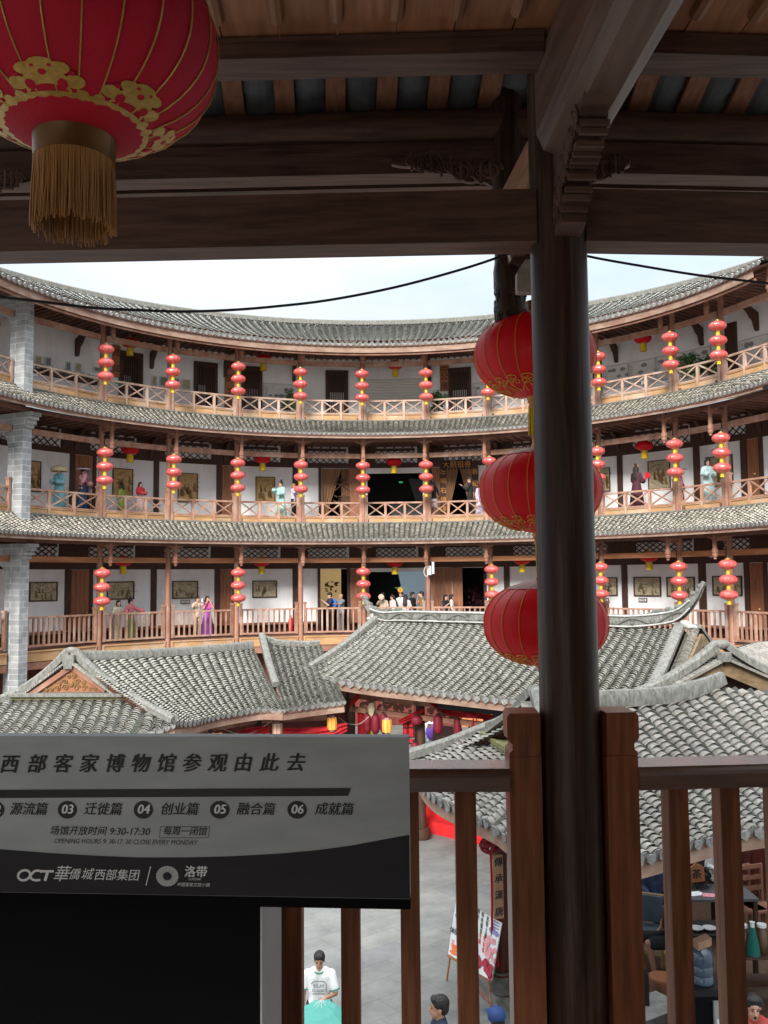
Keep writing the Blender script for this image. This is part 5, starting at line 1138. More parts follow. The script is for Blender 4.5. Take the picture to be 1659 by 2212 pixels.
for i, (x0, x1, y0, y1, wh) in enumerate(B3):
    t, p, X, Y, Nn, wd, h = wallpic(x0, x1, y0, y1, 'white information board '+wh, 'sign_side', 'board_white', 'information boards on the top gallery', 'information_board', 'board', fw=.025); mb = MB(); rnd = random.Random(i)
    for j in range(5):
        cx, cy, s = wd*(-.28+.19*j)+rnd.uniform(-.04, .04), h*rnd.choice((.26, -.02, -.22)), rnd.uniform(.09, .14)
        mb.add([p+X*(cx+s*math.cos(k*.628)*(1 if i == 6 else 1.0))+Y*(cy+s*math.sin(k*.628)*(1 if i == 6 else (.75 if math.sin(k*.628) > 0 else .5)))+Nn*.014 for k in range(10)], [tuple(range(10))])
    for j in range(4): mb.box(p+X*(-wd*.42)+Y*(h*.3-j*.13)+Nn*.013, (.035, .003, .09), X); mb.box(p+X*(-wd*.36)+Y*(h*.25-j*.1)+Nn*.013, (.018, .003, .07), X)
    mb.build('print', 'board_ink', t, p)
FP = [(74, 90, 768, 791), (96, 111, 771, 792), (141, 153, 781, 801), (162, 176, 784, 806), (201, 216, 792, 804), (236, 251, 797, 812), (327, 339, 811, 834), (344, 363, 813, 836), (376, 388, 817, 838), (392, 412, 819, 842)]
for i, q in enumerate(FP): r = wallpic(*q, 'small framed print in the row of wall prints along the left top gallery', 'board_white', 'board_ink' if i % 3 else 'picture_paper', 'row of small prints on the left top gallery', 'framed_print', 'picture', fw=.04)
# security cameras, lamp box, extinguisher, alarm buttons
def cctv(px, py, R, lab):
    a = azr(px, py, R); z = zr(px, py, R); p = rp(a, R, z); X = V((math.cos(R_(a)), -math.sin(R_(a)), 0)); t = thing('security_camera', lab, 'camera', p, 0, 'white security cameras')
    mb = MB(); mb.box(p, (.30, .16, .14), (X*-1+V((0, 0, -.25))).normalized()); mb.build('housing', 'white_paint', t, p); mb = MB(); mb.tube([p, p+V((0, .12, -.12)), p+V((0, .2, -.12))], .035, 6); mb.build('bracket', 'sign_side', t, p); mb = MB(); mb.lathe([(.05, -.01), (.05, .01)], p-X*.16, 8); mb.build('lens', 'black', t, p)
cctv(1394, 825, 15.2, 'white security camera under a corbel on the top gallery'); cctv(1540, 1196, 15.0, 'white security camera behind the lowest beam at right'); cctv(1543, 965, 14.9, 'white security camera under the middle gallery beam at right')
p = rp(azr(927, 1232, 13.5), 13.5, zr(927, 1232, 13.5)); t = thing('junction_box', 'white electrical boxes with coiled cable fixed to the bare centre post', 'electrical box', p)
mb = MB(); mb.box(p, (.16, .12, .38)); mb.build('box', 'white_paint', t, p); mb = MB(); mb.box(p+V((.16, 0, .10)), (.10, .12, .5)); mb.build('side_box', 'shutter', t, p); mb = MB(); mb.tube([p+V((-.12+.1*math.cos(a), -.03, -.05+.2*math.sin(a))) for a in [k*.5 for k in range(14)]], .012, 5); mb.build('cable_coil', 'white_paint', t, p)
p = rp(azr(635, 1350, 14.4), 15.3, FL[0]); t = thing('fire_extinguisher', 'red fire extinguisher standing behind the lowest railing left of centre', 'fire extinguisher', p)
mat('ext_red', (.7, .02, .03), None, .35); mb = MB(); mb.lathe([(.10, 0), (.11, .03), (.11, .55), (.06, .66), (.035, .68)], p, 16); mb.build('cylinder', 'ext_red', t, p, True); mb = MB(); mb.lathe([(.03, .68), (.03, .75)], p, 10); mb.tube([p+V((.02, 0, .74)), p+V((.14, 0, .7)), p+V((.14, 0, .3))], .012, 6); mb.build('valve', 'black', t, p)
# pot plants
def foliage(mb, c, rx, rz, n, rnd, size):
    for i in range(n):
        d = V((rnd.gauss(0, 1), rnd.gauss(0, 1), rnd.gauss(0, 1))).normalized()*(rnd.random()**.4); p = V(c)+V((d.x*rx, d.y*rx, d.z*rz)); t = V((rnd.gauss(0, 1), rnd.gauss(0, 1), rnd.gauss(-.3, .6))).normalized(); b = t.cross(V((rnd.random(), rnd.random(), 1))).normalized(); s = size*rnd.uniform(.6, 1.3)
        mb.add([p, p+t*s*.5+b*s*.2, p+t*s, p+t*s*.5-b*s*.2], [(0, 1, 2, 3)])
def potplant(px, R, k, h, rx, lab, y, seed):
    a = azr(px, y, R); p = rp(a, R, FL[k]); rnd = random.Random(seed); t = thing('potted_plant', lab, 'plant', p, 0, 'leafy pot plants on the galleries'); mb = MB(); mb.lathe([(.16, 0), (.21, .35), (.23, .37), (.2, .37), (.19, .33)], p, 14); mb.build('pot', 'grey_stone', t, p)
    mb = MB(); mb.tube([p+V((0, 0, .3)), p+V((.03, 0, h*.7))], [.03, .02], 6)
    for i in range(8): b = p+V((0, 0, h*.45)); mb.tube([b, b+V((rnd.uniform(-.5, .5)*rx*1.5, rnd.uniform(-.5, .5)*rx, rnd.uniform(.1, .5)*h))], .01, 4)
    mb.build('stem', 'ring_wood', t, p); mb = MB()
    for i in range(11): foliage(mb, p+V((rnd.uniform(-.7, .7)*rx, rnd.uniform(-.6, .6)*rx, h*rnd.uniform(.42, .92))), rx*.42, h*.11, 55, rnd, .17)
    mb.build('leaves', 'leaf', t, p)
potplant(626, 14.6, 2, 1.30, .36, 'leafy green pot plant left of the roller shutter', 870, 1); potplant(948, 14.6, 2, 1.30, .40, 'leafy green pot plant right of the roller shutter', 870, 2)
potplant(1492, 14.5, 2, 1.40, .42, 'taller leafy pot plant behind the right top railing', 800, 3); potplant(1528, 14.9, 2, 1.35, .38, 'leafy pot plant right beside the top lattice door at right', 790, 4)
mat('leaf_maroon', (.05, .012, .018), (.09, .02, .03), .6, 10, island=.3)
p = rp(A(1022, 1290), RW+0.9, FL[0]); t = thing('maroon_plant', 'dark maroon leafy plant inside the unlit doorway on the lowest gallery', 'plant', p); rnd = random.Random(7); mb = MB(); mb.lathe([(.2, 0), (.26, .4)], p, 12); mb.build('pot', 'grey_stone', t, p); mb = MB()
for i in range(14): foliage(mb, p+V((rnd.uniform(-.5, .5), rnd.uniform(-.3, .3), rnd.uniform(.8, 1.9))), .25, .2, 40, rnd, .16)
mb.build('leaves', 'leaf_maroon', t, p)
for i, (x0, x1, y, lab) in enumerate(((57, 208, 800, 'long planter of teal artificial plants on the top railing beside the brick pier'), (258, 282, 818, 'small clump of teal artificial plants on the top railing by the left lattice door'))):
    rnd = random.Random(i); R = 14.0; p = rp(azr((x0+x1)/2, y, R), R, 13.7); t = thing('planter', lab, 'planter'); t.location = p; mb = MB(); q0, q1 = rp(azr(x0, y, R), R, 13.72), rp(azr(x1, y, R), R, 13.72); mb.bar(q0, q1, .18, .16); mb.build('box', 'dark_frame', t, p); mb = MB(); n = 26 if i == 0 else 5
    for j in range(n):
        if rnd.random() < .8: foliage(mb, q0.lerp(q1, (j+.5)/n)+V((0, 0, .17)), .14, .10, 34, rnd, .12)
    mb.build('leaves', 'leaf_teal', t, p)
# display glowing faintly inside the left opening of the lowest gallery
mat('display_tan', (0.46, 0.35, 0.19), (0.36, 0.27, 0.14), .7, 3, emit=((.75, .5, .22), .10)); mat('display_blue', (.30, .36, .40), (.26, .31, .35), .7, 2, emit=((.4, .52, .62), .09))  # faint emission puts room light into the display and stair wall materials
p = rp(A(713, 1262), RW+1.2, 6.0); t = thing('mural_panel', 'tan display panel with small line drawings inside the left dark doorway', 'display', p); mb = MB(); mb.box(p+V((0, 0, -.1)), (1.2, .06, 1.9)); mb.build('panel', 'display_tan', t, p); mb = MB(); rnd = random.Random(1)
for i in range(24): mb.box(p+V((rnd.uniform(-.1, .5), -.035, rnd.uniform(-.3, .15))), (rnd.uniform(.03, .14), .006, rnd.uniform(.02, .12)))
for z in (-.3, -.15, 0): mb.box(p+V((-.45, -.035, z)), (.1, .006, .1))
mb.build('drawing', 'etch_line', t, p)
p = rp(A(888, 1262), RW+2.2, 5.4); t = thing('stair_wall', 'pale blue-grey lit wall of the stair inside the central lowest opening', 'wall', p); mb = MB(); X = V((1, 0, 0)); mb.prism([p+V(q) for q in ((-.75, 0, 1.2), (-.2, 0, -1.4), (1.4, 0, -1.4), (1.4, 0, 1.2))], V((0, .05, 0))); mb.build('panel', 'display_blue', t, p)
mat('display_grey', (.13, .135, .14), None, .7)
p = rp(A(870, 1080), RW+1.8, 9.2); t = thing('stair_flank', 'dark grey stair flank wall inside the central middle-floor opening', 'wall', p); mb = MB(); mb.prism([p+V(q) for q in ((-.7, 0, .5), (-.45, 0, -.9), (1.7, 0, -.9), (1.7, 0, 1.7), (.2, 0, 1.7), (.55, 0, .55))], V((0, .05, 0))); mb.build('panel', 'display_grey', t, p); mb = MB(); mb.box(p+V((.9, -.05, -.25)), (1.6, .04, .25)); mb.build('stair_edge', 'sign_side', t, p)
# ================================================================ people
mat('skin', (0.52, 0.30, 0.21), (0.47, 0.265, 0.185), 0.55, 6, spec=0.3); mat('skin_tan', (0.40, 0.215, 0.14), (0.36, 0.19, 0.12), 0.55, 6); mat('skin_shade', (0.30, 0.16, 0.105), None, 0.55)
mat('hair', (0.012, 0.010, 0.010), (0.022, 0.018, 0.016), 0.5, 70, (1, 1, .12), 0.8, spec=0.35); mat('lips', (0.42, 0.10, 0.09), None, 0.5); mat('eye_dark', (0.015, 0.012, 0.012), None, 0.3)
def cmat(n, c, c2=None, **k): return mat('cloth_'+n, c, c2 or tuple(x*.85 for x in c), 0.8, 7, bump=0.12, **k) and 'cloth_'+n
def capsule(mb, p, q, r1, r2, n=10, wide=None):
    p, q = V(p), V(q); t = (q-p); L_ = t.length; t = t.normalized() if L_ > 1e-6 else V((0, 0, 1)); pts = []; rad = []
    for k in range(4): a = math.pi/2*(1-k/3.5); pts.append(p-t*r1*math.sin(a)); rad.append(max(r1*math.cos(a), r1*.05))
    for k in range(1, 5): a = math.pi/2*(k-.5)/3.5; pts.append(q+t*r2*math.sin(a)); rad.append(max(r2*math.cos(a), r2*.05))
    mb.tube(pts, rad, n)
def remesh(mb, name, mt, parent, voxel, smooth=4):
    me = bpy.data.meshes.new('t'); me.from_pydata([tuple(v) for v in mb.v], [], mb.f); o = bpy.data.objects.new('t', me); COL.objects.link(o)
    m = o.modifiers.new('r', 'REMESH'); m.mode = 'VOXEL'; m.voxel_size = voxel; s = o.modifiers.new('s', 'SMOOTH'); s.factor = .5; s.iterations = smooth
    dg = bpy.context.evaluated_depsgraph_get(); m2 = bpy.data.meshes.new_from_object(o.evaluated_get(dg)); bpy.data.objects.remove(o); bpy.data.meshes.remove(me)
    m2.name = name; m2.materials.clear(); m2.materials.append(MT[mt]); m2.polygons.foreach_set('use_smooth', [True]*len(m2.polygons)); m2.update()
    r = bpy.data.objects.new(name, m2); COL.objects.link(r); r.parent = parent; return r
ARM = {'down': ((.215, -.02, 1.09), (.225, .06, .84)), 'rail': ((.25, .10, 1.12), (.17, .33, 1.10)), 'phone': ((.21, .14, 1.13), (.10, .32, 1.29)), 'face': ((.22, .16, 1.16), (.07, .15, 1.42)), 'hold': ((.22, .06, 1.08), (.10, .26, 1.10)),
       'out': ((.38, .08, 1.20), (.58, .18, 1.16)), 'up': ((.27, .14, 1.22), (.14, .30, 1.44)), 'back': ((.22, -.10, 1.10), (.14, -.20, .92)), 'lap': ((.23, .02, 1.08), (.12, .22, .95)), 'reach': ((.24, .22, 1.22), (.26, .46, 1.24))}
def person(label, loc, rz, H=1.65, top='down', arms=('down', 'down'), tmat='cloth_white', bmat='cloth_white', bottom='pants', sleeve='long', hair='short', skin='skin', voxel=.013, lean=0.0, turn=0.0, nod=0.0, group=None, sit=False, legs=None, w=1.0, hmat='hair', feet='black'):
    t = thing('person', label, 'person', loc, R_(rz), group); s = H/1.65; B = MB(); T_ = MB(); Bt = MB()
    P = lambda x, y, z: V((x*w, y+(lean*(z-.9) if z > .9 else 0), z))*s
    cz = lambda r: r*s
    def cap(mb, a, b, r1, r2, inf=0): capsule(mb, P(*a), P(*b), cz(r1+inf), cz(r2+inf))
    hz = 1.525; head = P(0, .015, hz)
    # torso (pairs of capsules keep it wider than deep)
    tor = [((-.045, 0, .93), (.045, 0, .93), .115, .115), ((-.05, 0, .93), (-.05, 0, 1.12), .10, .092), ((.05, 0, .93), (.05, 0, 1.12), .10, .092), ((-.065, 0, 1.12), (-.075, 0, 1.30), .092, .088), ((.065, 0, 1.12), (.075, 0, 1.30), .092, .088), ((-.15, -.005, 1.345), (.15, -.005, 1.345), .052, .052), ((-.08, -.01, 1.37), (.08, -.01, 1.37), .055, .055)]
    for a in tor: cap(B, *a)
    cap(B, (0, -.01, 1.36), (0, .01, 1.46), .054, .050)
    # head: skull, jaw, nose, ears
    ct, st = math.cos(turn), math.sin(turn); cn, sn = math.cos(nod), math.sin(nod)
    def Hd(x, y, z): y, z = y*cn-z*-sn, z*cn+y*-sn; return head+V((x*ct-y*st, x*st+y*ct, z))*s
    hx, hy = V((ct, st, 0)), V((-st*cn, ct*cn, -sn)); hzv = hx.cross(hy)
    B.ell(Hd(0, -.008, .028), (cz(.074), cz(.092), cz(.092)), 14, 10, X=hx, Z=hzv); B.ell(Hd(0, .022, -.045), (cz(.056), cz(.064), cz(.070)), 12, 8, X=hx, Z=hzv)
    capsule(B, Hd(0, .086, .012), Hd(0, .100, -.026), cz(.010), cz(.015)); B.ell(Hd(0, .066, -.098), (cz(.024), cz(.022), cz(.018)), 8, 6, X=hx, Z=hzv)
    for sg in (-1, 1): B.ell(Hd(sg*.077, -.006, -.012), (cz(.010), cz(.020), cz(.030)), 8, 6, X=hx, Z=hzv)
    # arms and hands
    for sg, an in ((-1, arms[0]), (1, arms[1])):
        el, wr = ARM[an] if isinstance(an, str) else an; el = (sg*el[0], el[1], el[2]); wr = (sg*wr[0], wr[1], wr[2]); sh = (sg*.165, -.005, 1.335)
        cap(B, sh, el, .046, .038); cap(B, el, wr, .037, .026)
        e, w_ = P(*el), P(*wr); d = (w_-e).normalized(); side = d.cross(V((0, 0, 1)) if abs(d.z) < .8 else V((0, 1, 0))).normalized(); nrm = side.cross(d)
        pc = w_+d*cz(.045); B.ell(pc, (cz(.036), cz(.017), cz(.050)), 10, 8, X=side, Z=d); fr = .0095 if voxel < .011 else .012
        for k in range(4):
            b = pc+d*cz(.040)+side*cz(.0195*(k-1.5)); ln = (.030, .036, .033, .025)[k]; m1 = b+(d-nrm*.25*1).normalized()*cz(ln); m2 = m1+(d-nrm*.75).normalized()*cz(ln*.85)
            capsule(B, b, m1, cz(fr), cz(fr*.95), 6); capsule(B, m1, m2, cz(fr*.95), cz(fr*.8), 6)
        b = pc-d*cz(.01)-side*sg*cz(.034); m1 = b+(d*.6-side*sg*.8-nrm*.3).normalized()*cz(.034); capsule(B, b, m1, cz(fr*1.1), cz(fr), 6); capsule(B, m1, m1+(d-nrm*.4).normalized()*cz(.026), cz(fr), cz(fr*.85), 6)
        if sleeve == 'long': cap(T_, sh, el, .050, .044, .012); cap(T_, el, tuple(el[i]+(wr[i]-el[i])*.85 for i in range(3)), .044, .036, .010)
        elif sleeve == 'wide': cap(T_, sh, el, .052, .065, .012); cap(T_, el, tuple(el[i]+(wr[i]-el[i])*.9 for i in range(3)), .065, .095, .010)
        elif sleeve == 'short': cap(T_, sh, tuple(sh[i]+(el[i]-sh[i])*.72 for i in range(3)), .052, .056, .014)
    # legs
    if legs is None:
        legs = [((sg*.092, 0, .90), (sg*.095, .02, .49), (sg*.095, -.015, .085), (sg*.105, .13, .04)) for sg in (-1, 1)]
        if sit: legs = [((sg*.092, 0, .90), (sg*.11, .42, .88), (sg*.11, .40, .48), (sg*.12, .54, .44)) for sg in (-1, 1)]
    for h_, k_, a_, f_ in legs:
        cap(B, h_, k_, .082, .055); cap(B, k_, a_, .052, .036); cap(B, a_, f_, .038, .030)
        if bottom == 'pants': cap(Bt, h_, k_, .088, .065, .014); cap(Bt, k_, a_, .065, .055, .012)
        elif bottom == 'shorts': cap(Bt, h_, tuple(h_[i]+(k_[i]-h_[i])*.8 for i in range(3)), .088, .085, .016)
    body = remesh(B, 'body', skin, t, voxel*s)
    # clothing shells
    for a in (tor[:5] if True else tor): cap(T_, *a[:2], a[2], a[3], .013)
    cap(T_, (-.15, -.005, 1.34), (.15, -.005, 1.34), .050, .050, .014); cap(T_, (-.075, -.012, 1.372), (.075, -.012, 1.372), .055, .055, .010)
    if bottom == 'pants' or bottom == 'shorts': cap(T_, (-.06, 0, .86), (.06, 0, .86), .112, .112, .012)
    remesh(T_, 'top', tmat, t, max(voxel, .012)*s, 5)
    if bottom in ('pants', 'shorts'):
        cap(Bt, (-.05, 0, .90), (.05, 0, .90), .112, .112, .008); remesh(Bt, 'trousers', bmat, t, max(voxel, .012)*s, 4)
    else:
        mb = MB(); hem = {'skirt': .06, 'dress': .03, 'short_skirt': .52}[bottom]; rw = {'skirt': .25, 'dress': .27, 'short_skirt': .19}[bottom]; wz = 1.16 if bottom == 'dress' else 1.04; n = 40
        rows = [(wz, .135, 0), (wz-.10, .150, .2), (.86, .178, .5), (.60, (.19+rw)/2, .9), (.30, rw*.97, 1), (hem, rw, 1)]; rows = [r for r in rows if r[0] >= hem]
        if rows[-1][0] > hem: rows.append((hem, rw, 1))
        for z, r, f in rows:
            for k in range(n): a = 2*math.pi*k/n; rr = r*(1+.07*f*math.sin(a*9+z)); mb.v.append(P(rr*math.cos(a), rr*.82*math.sin(a), z))
        m_ = len(rows); mb.f = [(i*n+k, i*n+(k+1) % n, (i+1)*n+(k+1) % n, (i+1)*n+k) for i in range(m_-1) for k in range(n)]+[tuple(range(n))]; mb.m = [0]*len(mb.f)
        o = mb.build('skirt', bmat, t, (0, 0, 0), True)
    if feet:
        mb = MB()
        for h_, k_, a_, f_ in legs: cap(mb, (a_[0], a_[1]-.03, a_[2]-.035), f_, .042, .036)
        remesh(mb, 'shoes', feet, t, .014*s, 2)
    # face
    mb = MB(); m2 = MB()
    for sg in (-1, 1):
        mb.ell(Hd(sg*.030, .079, .008), (cz(.011), cz(.006), cz(.005)), 8, 6, X=hx, Z=hzv); mb.bar(Hd(sg*.014, .0865, .028), Hd(sg*.046, .079, .031), cz(.004), cz(.005), hzv)
    mb.build('eyes', 'eye_dark', body); m2.ell(Hd(0, .082, -.062), (cz(.020), cz(.008), cz(.0065)), 10, 6, X=hx, Z=hzv); m2.build('mouth', 'lips', body)
    # hair
    if hair != 'bald':
        h = MB(); h.ell(Hd(0, -.022, .045), (cz(.087), cz(.100), cz(.092)), 14, 10, X=hx, Z=hzv); h.ell(Hd(0, -.055, .0), (cz(.080), cz(.062), cz(.080)), 12, 8, X=hx, Z=hzv); h.ell(Hd(0, .045 if hair in ('short', 'bob') else .028, .088 if hair in ('short', 'bob') else .100), (cz(.066), cz(.045), cz(.040 if hair in ('short', 'bob') else .030)), 10, 6, X=hx, Z=hzv)
        if hair in ('long', 'updo_long'):
            for x in (-.05, 0, .05): capsule(h, Hd(x, -.07, .02), Hd(x*1.2, -.10, -.30), cz(.045), cz(.05)); capsule(h, Hd(x*1.2, -.10, -.30), Hd(x*.9, -.10, -.52), cz(.05), cz(.025))
            for sg in (-1, 1): capsule(h, Hd(sg*.075, -.01, .02), Hd(sg*.088, .01, -.22), cz(.026), cz(.022))
        if hair == 'bob':
            for sg in (-1, 1): capsule(h, Hd(sg*.072, -.02, .02), Hd(sg*.078, 0, -.11), cz(.030), cz(.026))
            capsule(h, Hd(-.04, -.07, 0), Hd(-.04, -.085, -.14), cz(.05), cz(.04)); capsule(h, Hd(.04, -.07, 0), Hd(.04, -.085, -.14), cz(.05), cz(.04))
        if hair in ('updo', 'updo_long'):
            h.ell(Hd(0, -.03, .150), (cz(.055), cz(.05), cz(.06)), 10, 8); h.ell(Hd(-.045, -.03, .185), (cz(.03), cz(.03), cz(.05)), 8, 6); h.ell(Hd(.045, -.04, .175), (cz(.03), cz(.03), cz(.045)), 8, 6)
            for sg in (-1, 1): h.ell(Hd(sg*.085, -.03, .06), (cz(.035), cz(.04), cz(.05)), 8, 6)
        if hair == 'braid':
            for k in range(15): a = math.pi*(k/14)-math.pi*.0; h.ell(Hd(math.cos(a)*.082, .035-.03*math.sin(a), .055+math.sin(a)*.072), (cz(.022), cz(.026), cz(.022)), 8, 6)
        remesh(h, 'hair', hmat, t, max(.010, voxel*.9)*s, 2)
    t['_s'] = s
    return t, Hd, P, s
def extra(t, mb, name, mt, smooth=True): return mb.build(name, mt, t, (0, 0, 0), smooth)
def gp(px, k, y, R=14.35): a = azr(px, y, R); return rp(a, R, FL[k]), a
def gal_person(label, px, k, H, face, R=14.35, **kw):     # face = heading offset: 0 looks into the courtyard
    p, a = gp(px, k, (1290, 1080)[k], R); return person(label, p, 180-a+face, H, group='visitors on the far galleries', **kw)
for n, c in dict(white=(.72, .72, .72), beige=(.50, .42, .33), pink=(.62, .17, .20), green=(.20, .26, .10), tan=(.55, .45, .34), purple=(.26, .05, .36), fuchsia=(.62, .12, .35), navy=(.02, .03, .06), grey=(.17, .20, .23), black=(.018, .018, .02), cyan=(.17, .38, .43), rose=(.60, .28, .28), lime=(.18, .23, .04), red=(.45, .03, .04), mint=(.36, .60, .55), brown=(.22, .13, .05), palepink=(.68, .50, .47), floral=(.58, .48, .48), plum=(.07, .02, .03), crimson=(.30, .01, .04), paleblue=(.42, .55, .55), jean=(.03, .05, .10), lilac=(.50, .45, .58), denim=(.22, .30, .36), patt=(.35, .05, .04), maroon=(.14, .02, .03)).items(): cmat(n, c)
# lowest gallery
gal_person('woman in beige robe leaning at the lowest railing beside the woman in pink', 252, 0, 1.58, 0, arms=('rail', 'rail'), tmat='cloth_beige', bmat='cloth_tan', bottom='skirt', hair='bob', lean=.25, w=.92)
gal_person('woman in pink jacket and green skirt with high topknot at the lowest railing', 282, 0, 1.62, 30, arms=('out', 'out'), tmat='cloth_pink', bmat='cloth_green', bottom='dress', sleeve='wide', hair='updo', turn=.5)
t, Hd, P, s = gal_person('young man in cream shirt raising a white phone at the lowest railing', 426, 0, 1.66, 10, arms=('up', 'up'), tmat='cloth_tan', bmat='cloth_beige', sleeve='short', hair='short', turn=.25)
t2 = thing('phone', 'white phone held up by the young man in cream shirt', 'phone', V(t.location)); mb = MB(); Mx = Matrix.Rotation(t.rotation_euler.z, 3, 'Z'); mb.box(Mx @ P(0, .40, 1.50), (.075, .012, .15), Mx @ V((1, 0, 0))); mb.build('phone_body', 'white_paint', t2); mb = MB(); mb.box(Mx @ P(.02, .408, 1.545), (.025, .004, .025), Mx @ V((1, 0, 0))); mb.build('lens', 'black', t2)
gal_person('woman in purple and pink gown hiding her mouth at the lowest railing', 448, 0, 1.66, 0, arms=('face', 'face'), tmat='cloth_fuchsia', bmat='cloth_purple', bottom='dress', sleeve='short', hair='long', w=.92)
t, Hd, P, s = gal_person('man in navy shirt with blue backpack reading a phone by the left doorway', 713, 0, 1.74, -75, arms=('phone', 'phone'), tmat='cloth_navy', bmat='cloth_black', sleeve='short', nod=.35)
mat('bag_blue', (.03, .16, .55), None, .6); mb = MB(); mb.ell(P(0, -.19, 1.18), (.15*s, .10*s, .21*s), 12, 8); extra(t, mb, 'backpack', 'bag_blue')
t, Hd, P, s = gal_person('shaven-headed man in grey shirt with walking stick by the left doorway', 737, 0, 1.68, -60, arms=('reach', 'hold'), tmat='cloth_grey', bmat='cloth_grey', sleeve='short', hair='bald', skin='skin_tan')
mb = MB(); mb.tube([P(.12, .34, .03), P(.10, .30, 1.12)], .014, 8); o_ = thing('walking_stick', 'pale walking stick held by the shaven-headed man in grey', 'walking stick', t.location, t.rotation_euler.z); mb.build('stick', 'pale_wood', o_)
t, Hd, P, s = gal_person('woman in tan top holding a round fan above the left ridge horn', 827, 0, 1.62, 10, arms=('down', 'up'), tmat='cloth_tan', bmat='cloth_tan', bottom='skirt', hair='updo', sleeve='short')
o_ = thing('fan', 'round pale fan held by the woman above the left ridge horn', 'fan', t.location, t.rotation_euler.z); mb = MB(); c = P(.14, .36, 1.56); mb.add([c+V((math.cos(k*.3927)*.12, 0, math.sin(k*.3927)*.12)) for k in range(16)]+[c+V((math.cos(k*.3927)*.12, .01, math.sin(k*.3927)*.12)) for k in range(16)], [tuple(range(16)), tuple(range(16, 32))]+[(k, (k+1) % 16, 16+(k+1) % 16, 16+k) for k in range(16)]); mb.build('leaf', 'cloth_tan', o_); mb = MB(); mb.tube([P(.14, .36, 1.34), P(.14, .36, 1.50)], .009, 6); mb.build('stick', 'pale_wood', o_)
gal_person('woman in pale pink dress with long black hair above the carved ridge', 848, 0, 1.62, -60, tmat='cloth_palepink', bmat='cloth_palepink', bottom='dress', hair='long', nod=.3)
gal_person('long-haired woman in off-shoulder floral blouse seen from behind', 876, 0, 1.62, 170, arms=('hold', 'hold'), tmat='cloth_floral', bmat='cloth_floral', bottom='dress', sleeve='wide', hair='long')
t, Hd, P, s = gal_person('performer in tall headdress with orange flower behind the floral blouse', 866, 0, 1.72, -20, R=15.0, tmat='cloth_white', bmat='cloth_white', bottom='dress', hair='updo')
mat('flower_orange', (.75, .32, .03), None, .6); mb = MB()
for k in range(7): mb.ell(Hd(math.cos(k*.9)*.07, .05, .20+math.sin(k*.9)*.07), (.055, .03, .055), 8, 6)
extra(t, mb, 'flower', 'flower_orange'); mb = MB()
for k in range(5): mb.tube([Hd((k-2)*.04, 0, .15), Hd((k-2)*.10, 0, .36-.03*abs(k-2)), Hd((k-2)*.13, 0, .30)], .014, 6)
extra(t, mb, 'headdress', 'leaf_teal')
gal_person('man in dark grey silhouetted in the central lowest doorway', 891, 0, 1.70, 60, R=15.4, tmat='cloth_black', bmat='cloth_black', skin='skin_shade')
gal_person('man in brown sleeveless vest beside the bare centre post', 911, 0, 1.74, -70, arms=('down', 'face'), tmat='cloth_brown', bmat='cloth_black', sleeve='none')
gal_person('woman in black and white looking left before the plank wall', 962, 0, 1.60, 60, arms=('hold', 'phone'), tmat='cloth_black', bmat='cloth_black', hair='bob', sleeve='short')
gal_person('woman in white top behind the woman in black and white', 975, 0, 1.60, 100, R=14.9, tmat='cloth_white', bmat='cloth_black', hair='bob')
# middle gallery
t, Hd, P, s = gal_person('woman in turquoise robe with veiled straw hat near the brick pier', 127, 1, 1.66, -70, tmat='cloth_cyan', bmat='cloth_cyan', bottom='dress', sleeve='wide', hair='updo', arms=('hold', 'hold'))
mat('straw', (.50, .42, .24), None, .7, 20); mat('veil', (.62, .50, .60), None, .8)
mb = MB(); c = Hd(0, 0, .10); mb.lathe([(.30, c.z-.03), (.27, c.z+.02), (.10, c.z+.07), (.09, c.z+.10)], (c.x, c.y, 0), 24); mb.lathe([(.295, c.z-.13), (.305, c.z-.02)], (c.x, c.y, 0), 24, caps=False); extra(t, mb, 'hat', 'straw')
t, Hd, P, s = gal_person('woman in pink floral robe under a white veiled hat by the plank door', 179, 1, 1.68, 20, tmat='cloth_rose', bmat='cloth_jean', bottom='dress', sleeve='wide', hair='updo', arms=('hold', 'face'))
mb = MB(); c = Hd(0, 0, .10); mb.lathe([(.27, c.z), (.25, c.z+.04), (.06, c.z+.06)], (c.x, c.y, 0), 24); mb.lathe([(.30, c.z-.75), (.275, c.z)], (c.x, c.y-.10, 0), 24, caps=False, rfun=lambda a: 1.0 if math.sin(a) < .3 else 1.0) if False else None; extra(t, mb, 'hat', 'veil')
mb = MB(); mb.grid(lambda u, v: c+V((math.cos(-2.2-u*1.9)*(.27+.05*v), math.sin(-2.2-u*1.9)*(.27+.05*v), -.85*v)), 14, 6); extra(t, mb, 'veil', 'veil')
gal_person('dark-haired girl in lime green robe leaning behind the middle railing', 264, 1, 1.22, 200, tmat='cloth_lime', bmat='cloth_lime', bottom='dress', hair='bob', sleeve='wide')
gal_person('long-haired woman in red and white dress with black cape behind the middle railing', 303, 1, 1.36, 10, tmat='cloth_red', bmat='cloth_palepink', bottom='dress', sleeve='wide', hair='long', arms=('hold', 'rail'))
gal_person('woman in mint robe with black topknot holding the middle railing', 607, 1, 1.64, -55, tmat='cloth_mint', bmat='cloth_mint', bottom='dress', sleeve='wide', hair='updo', arms=('rail', 'phone'))
mat('hair_brown', (.30, .15, .06), None, .5)
t, Hd, P, s = gal_person('person with brown hair photographing with a white camera beside the mint robe', 634, 1, 1.56, 60, tmat='cloth_lilac', bmat='cloth_black', hair='short', hmat='hair_brown', arms=('up', 'up'))
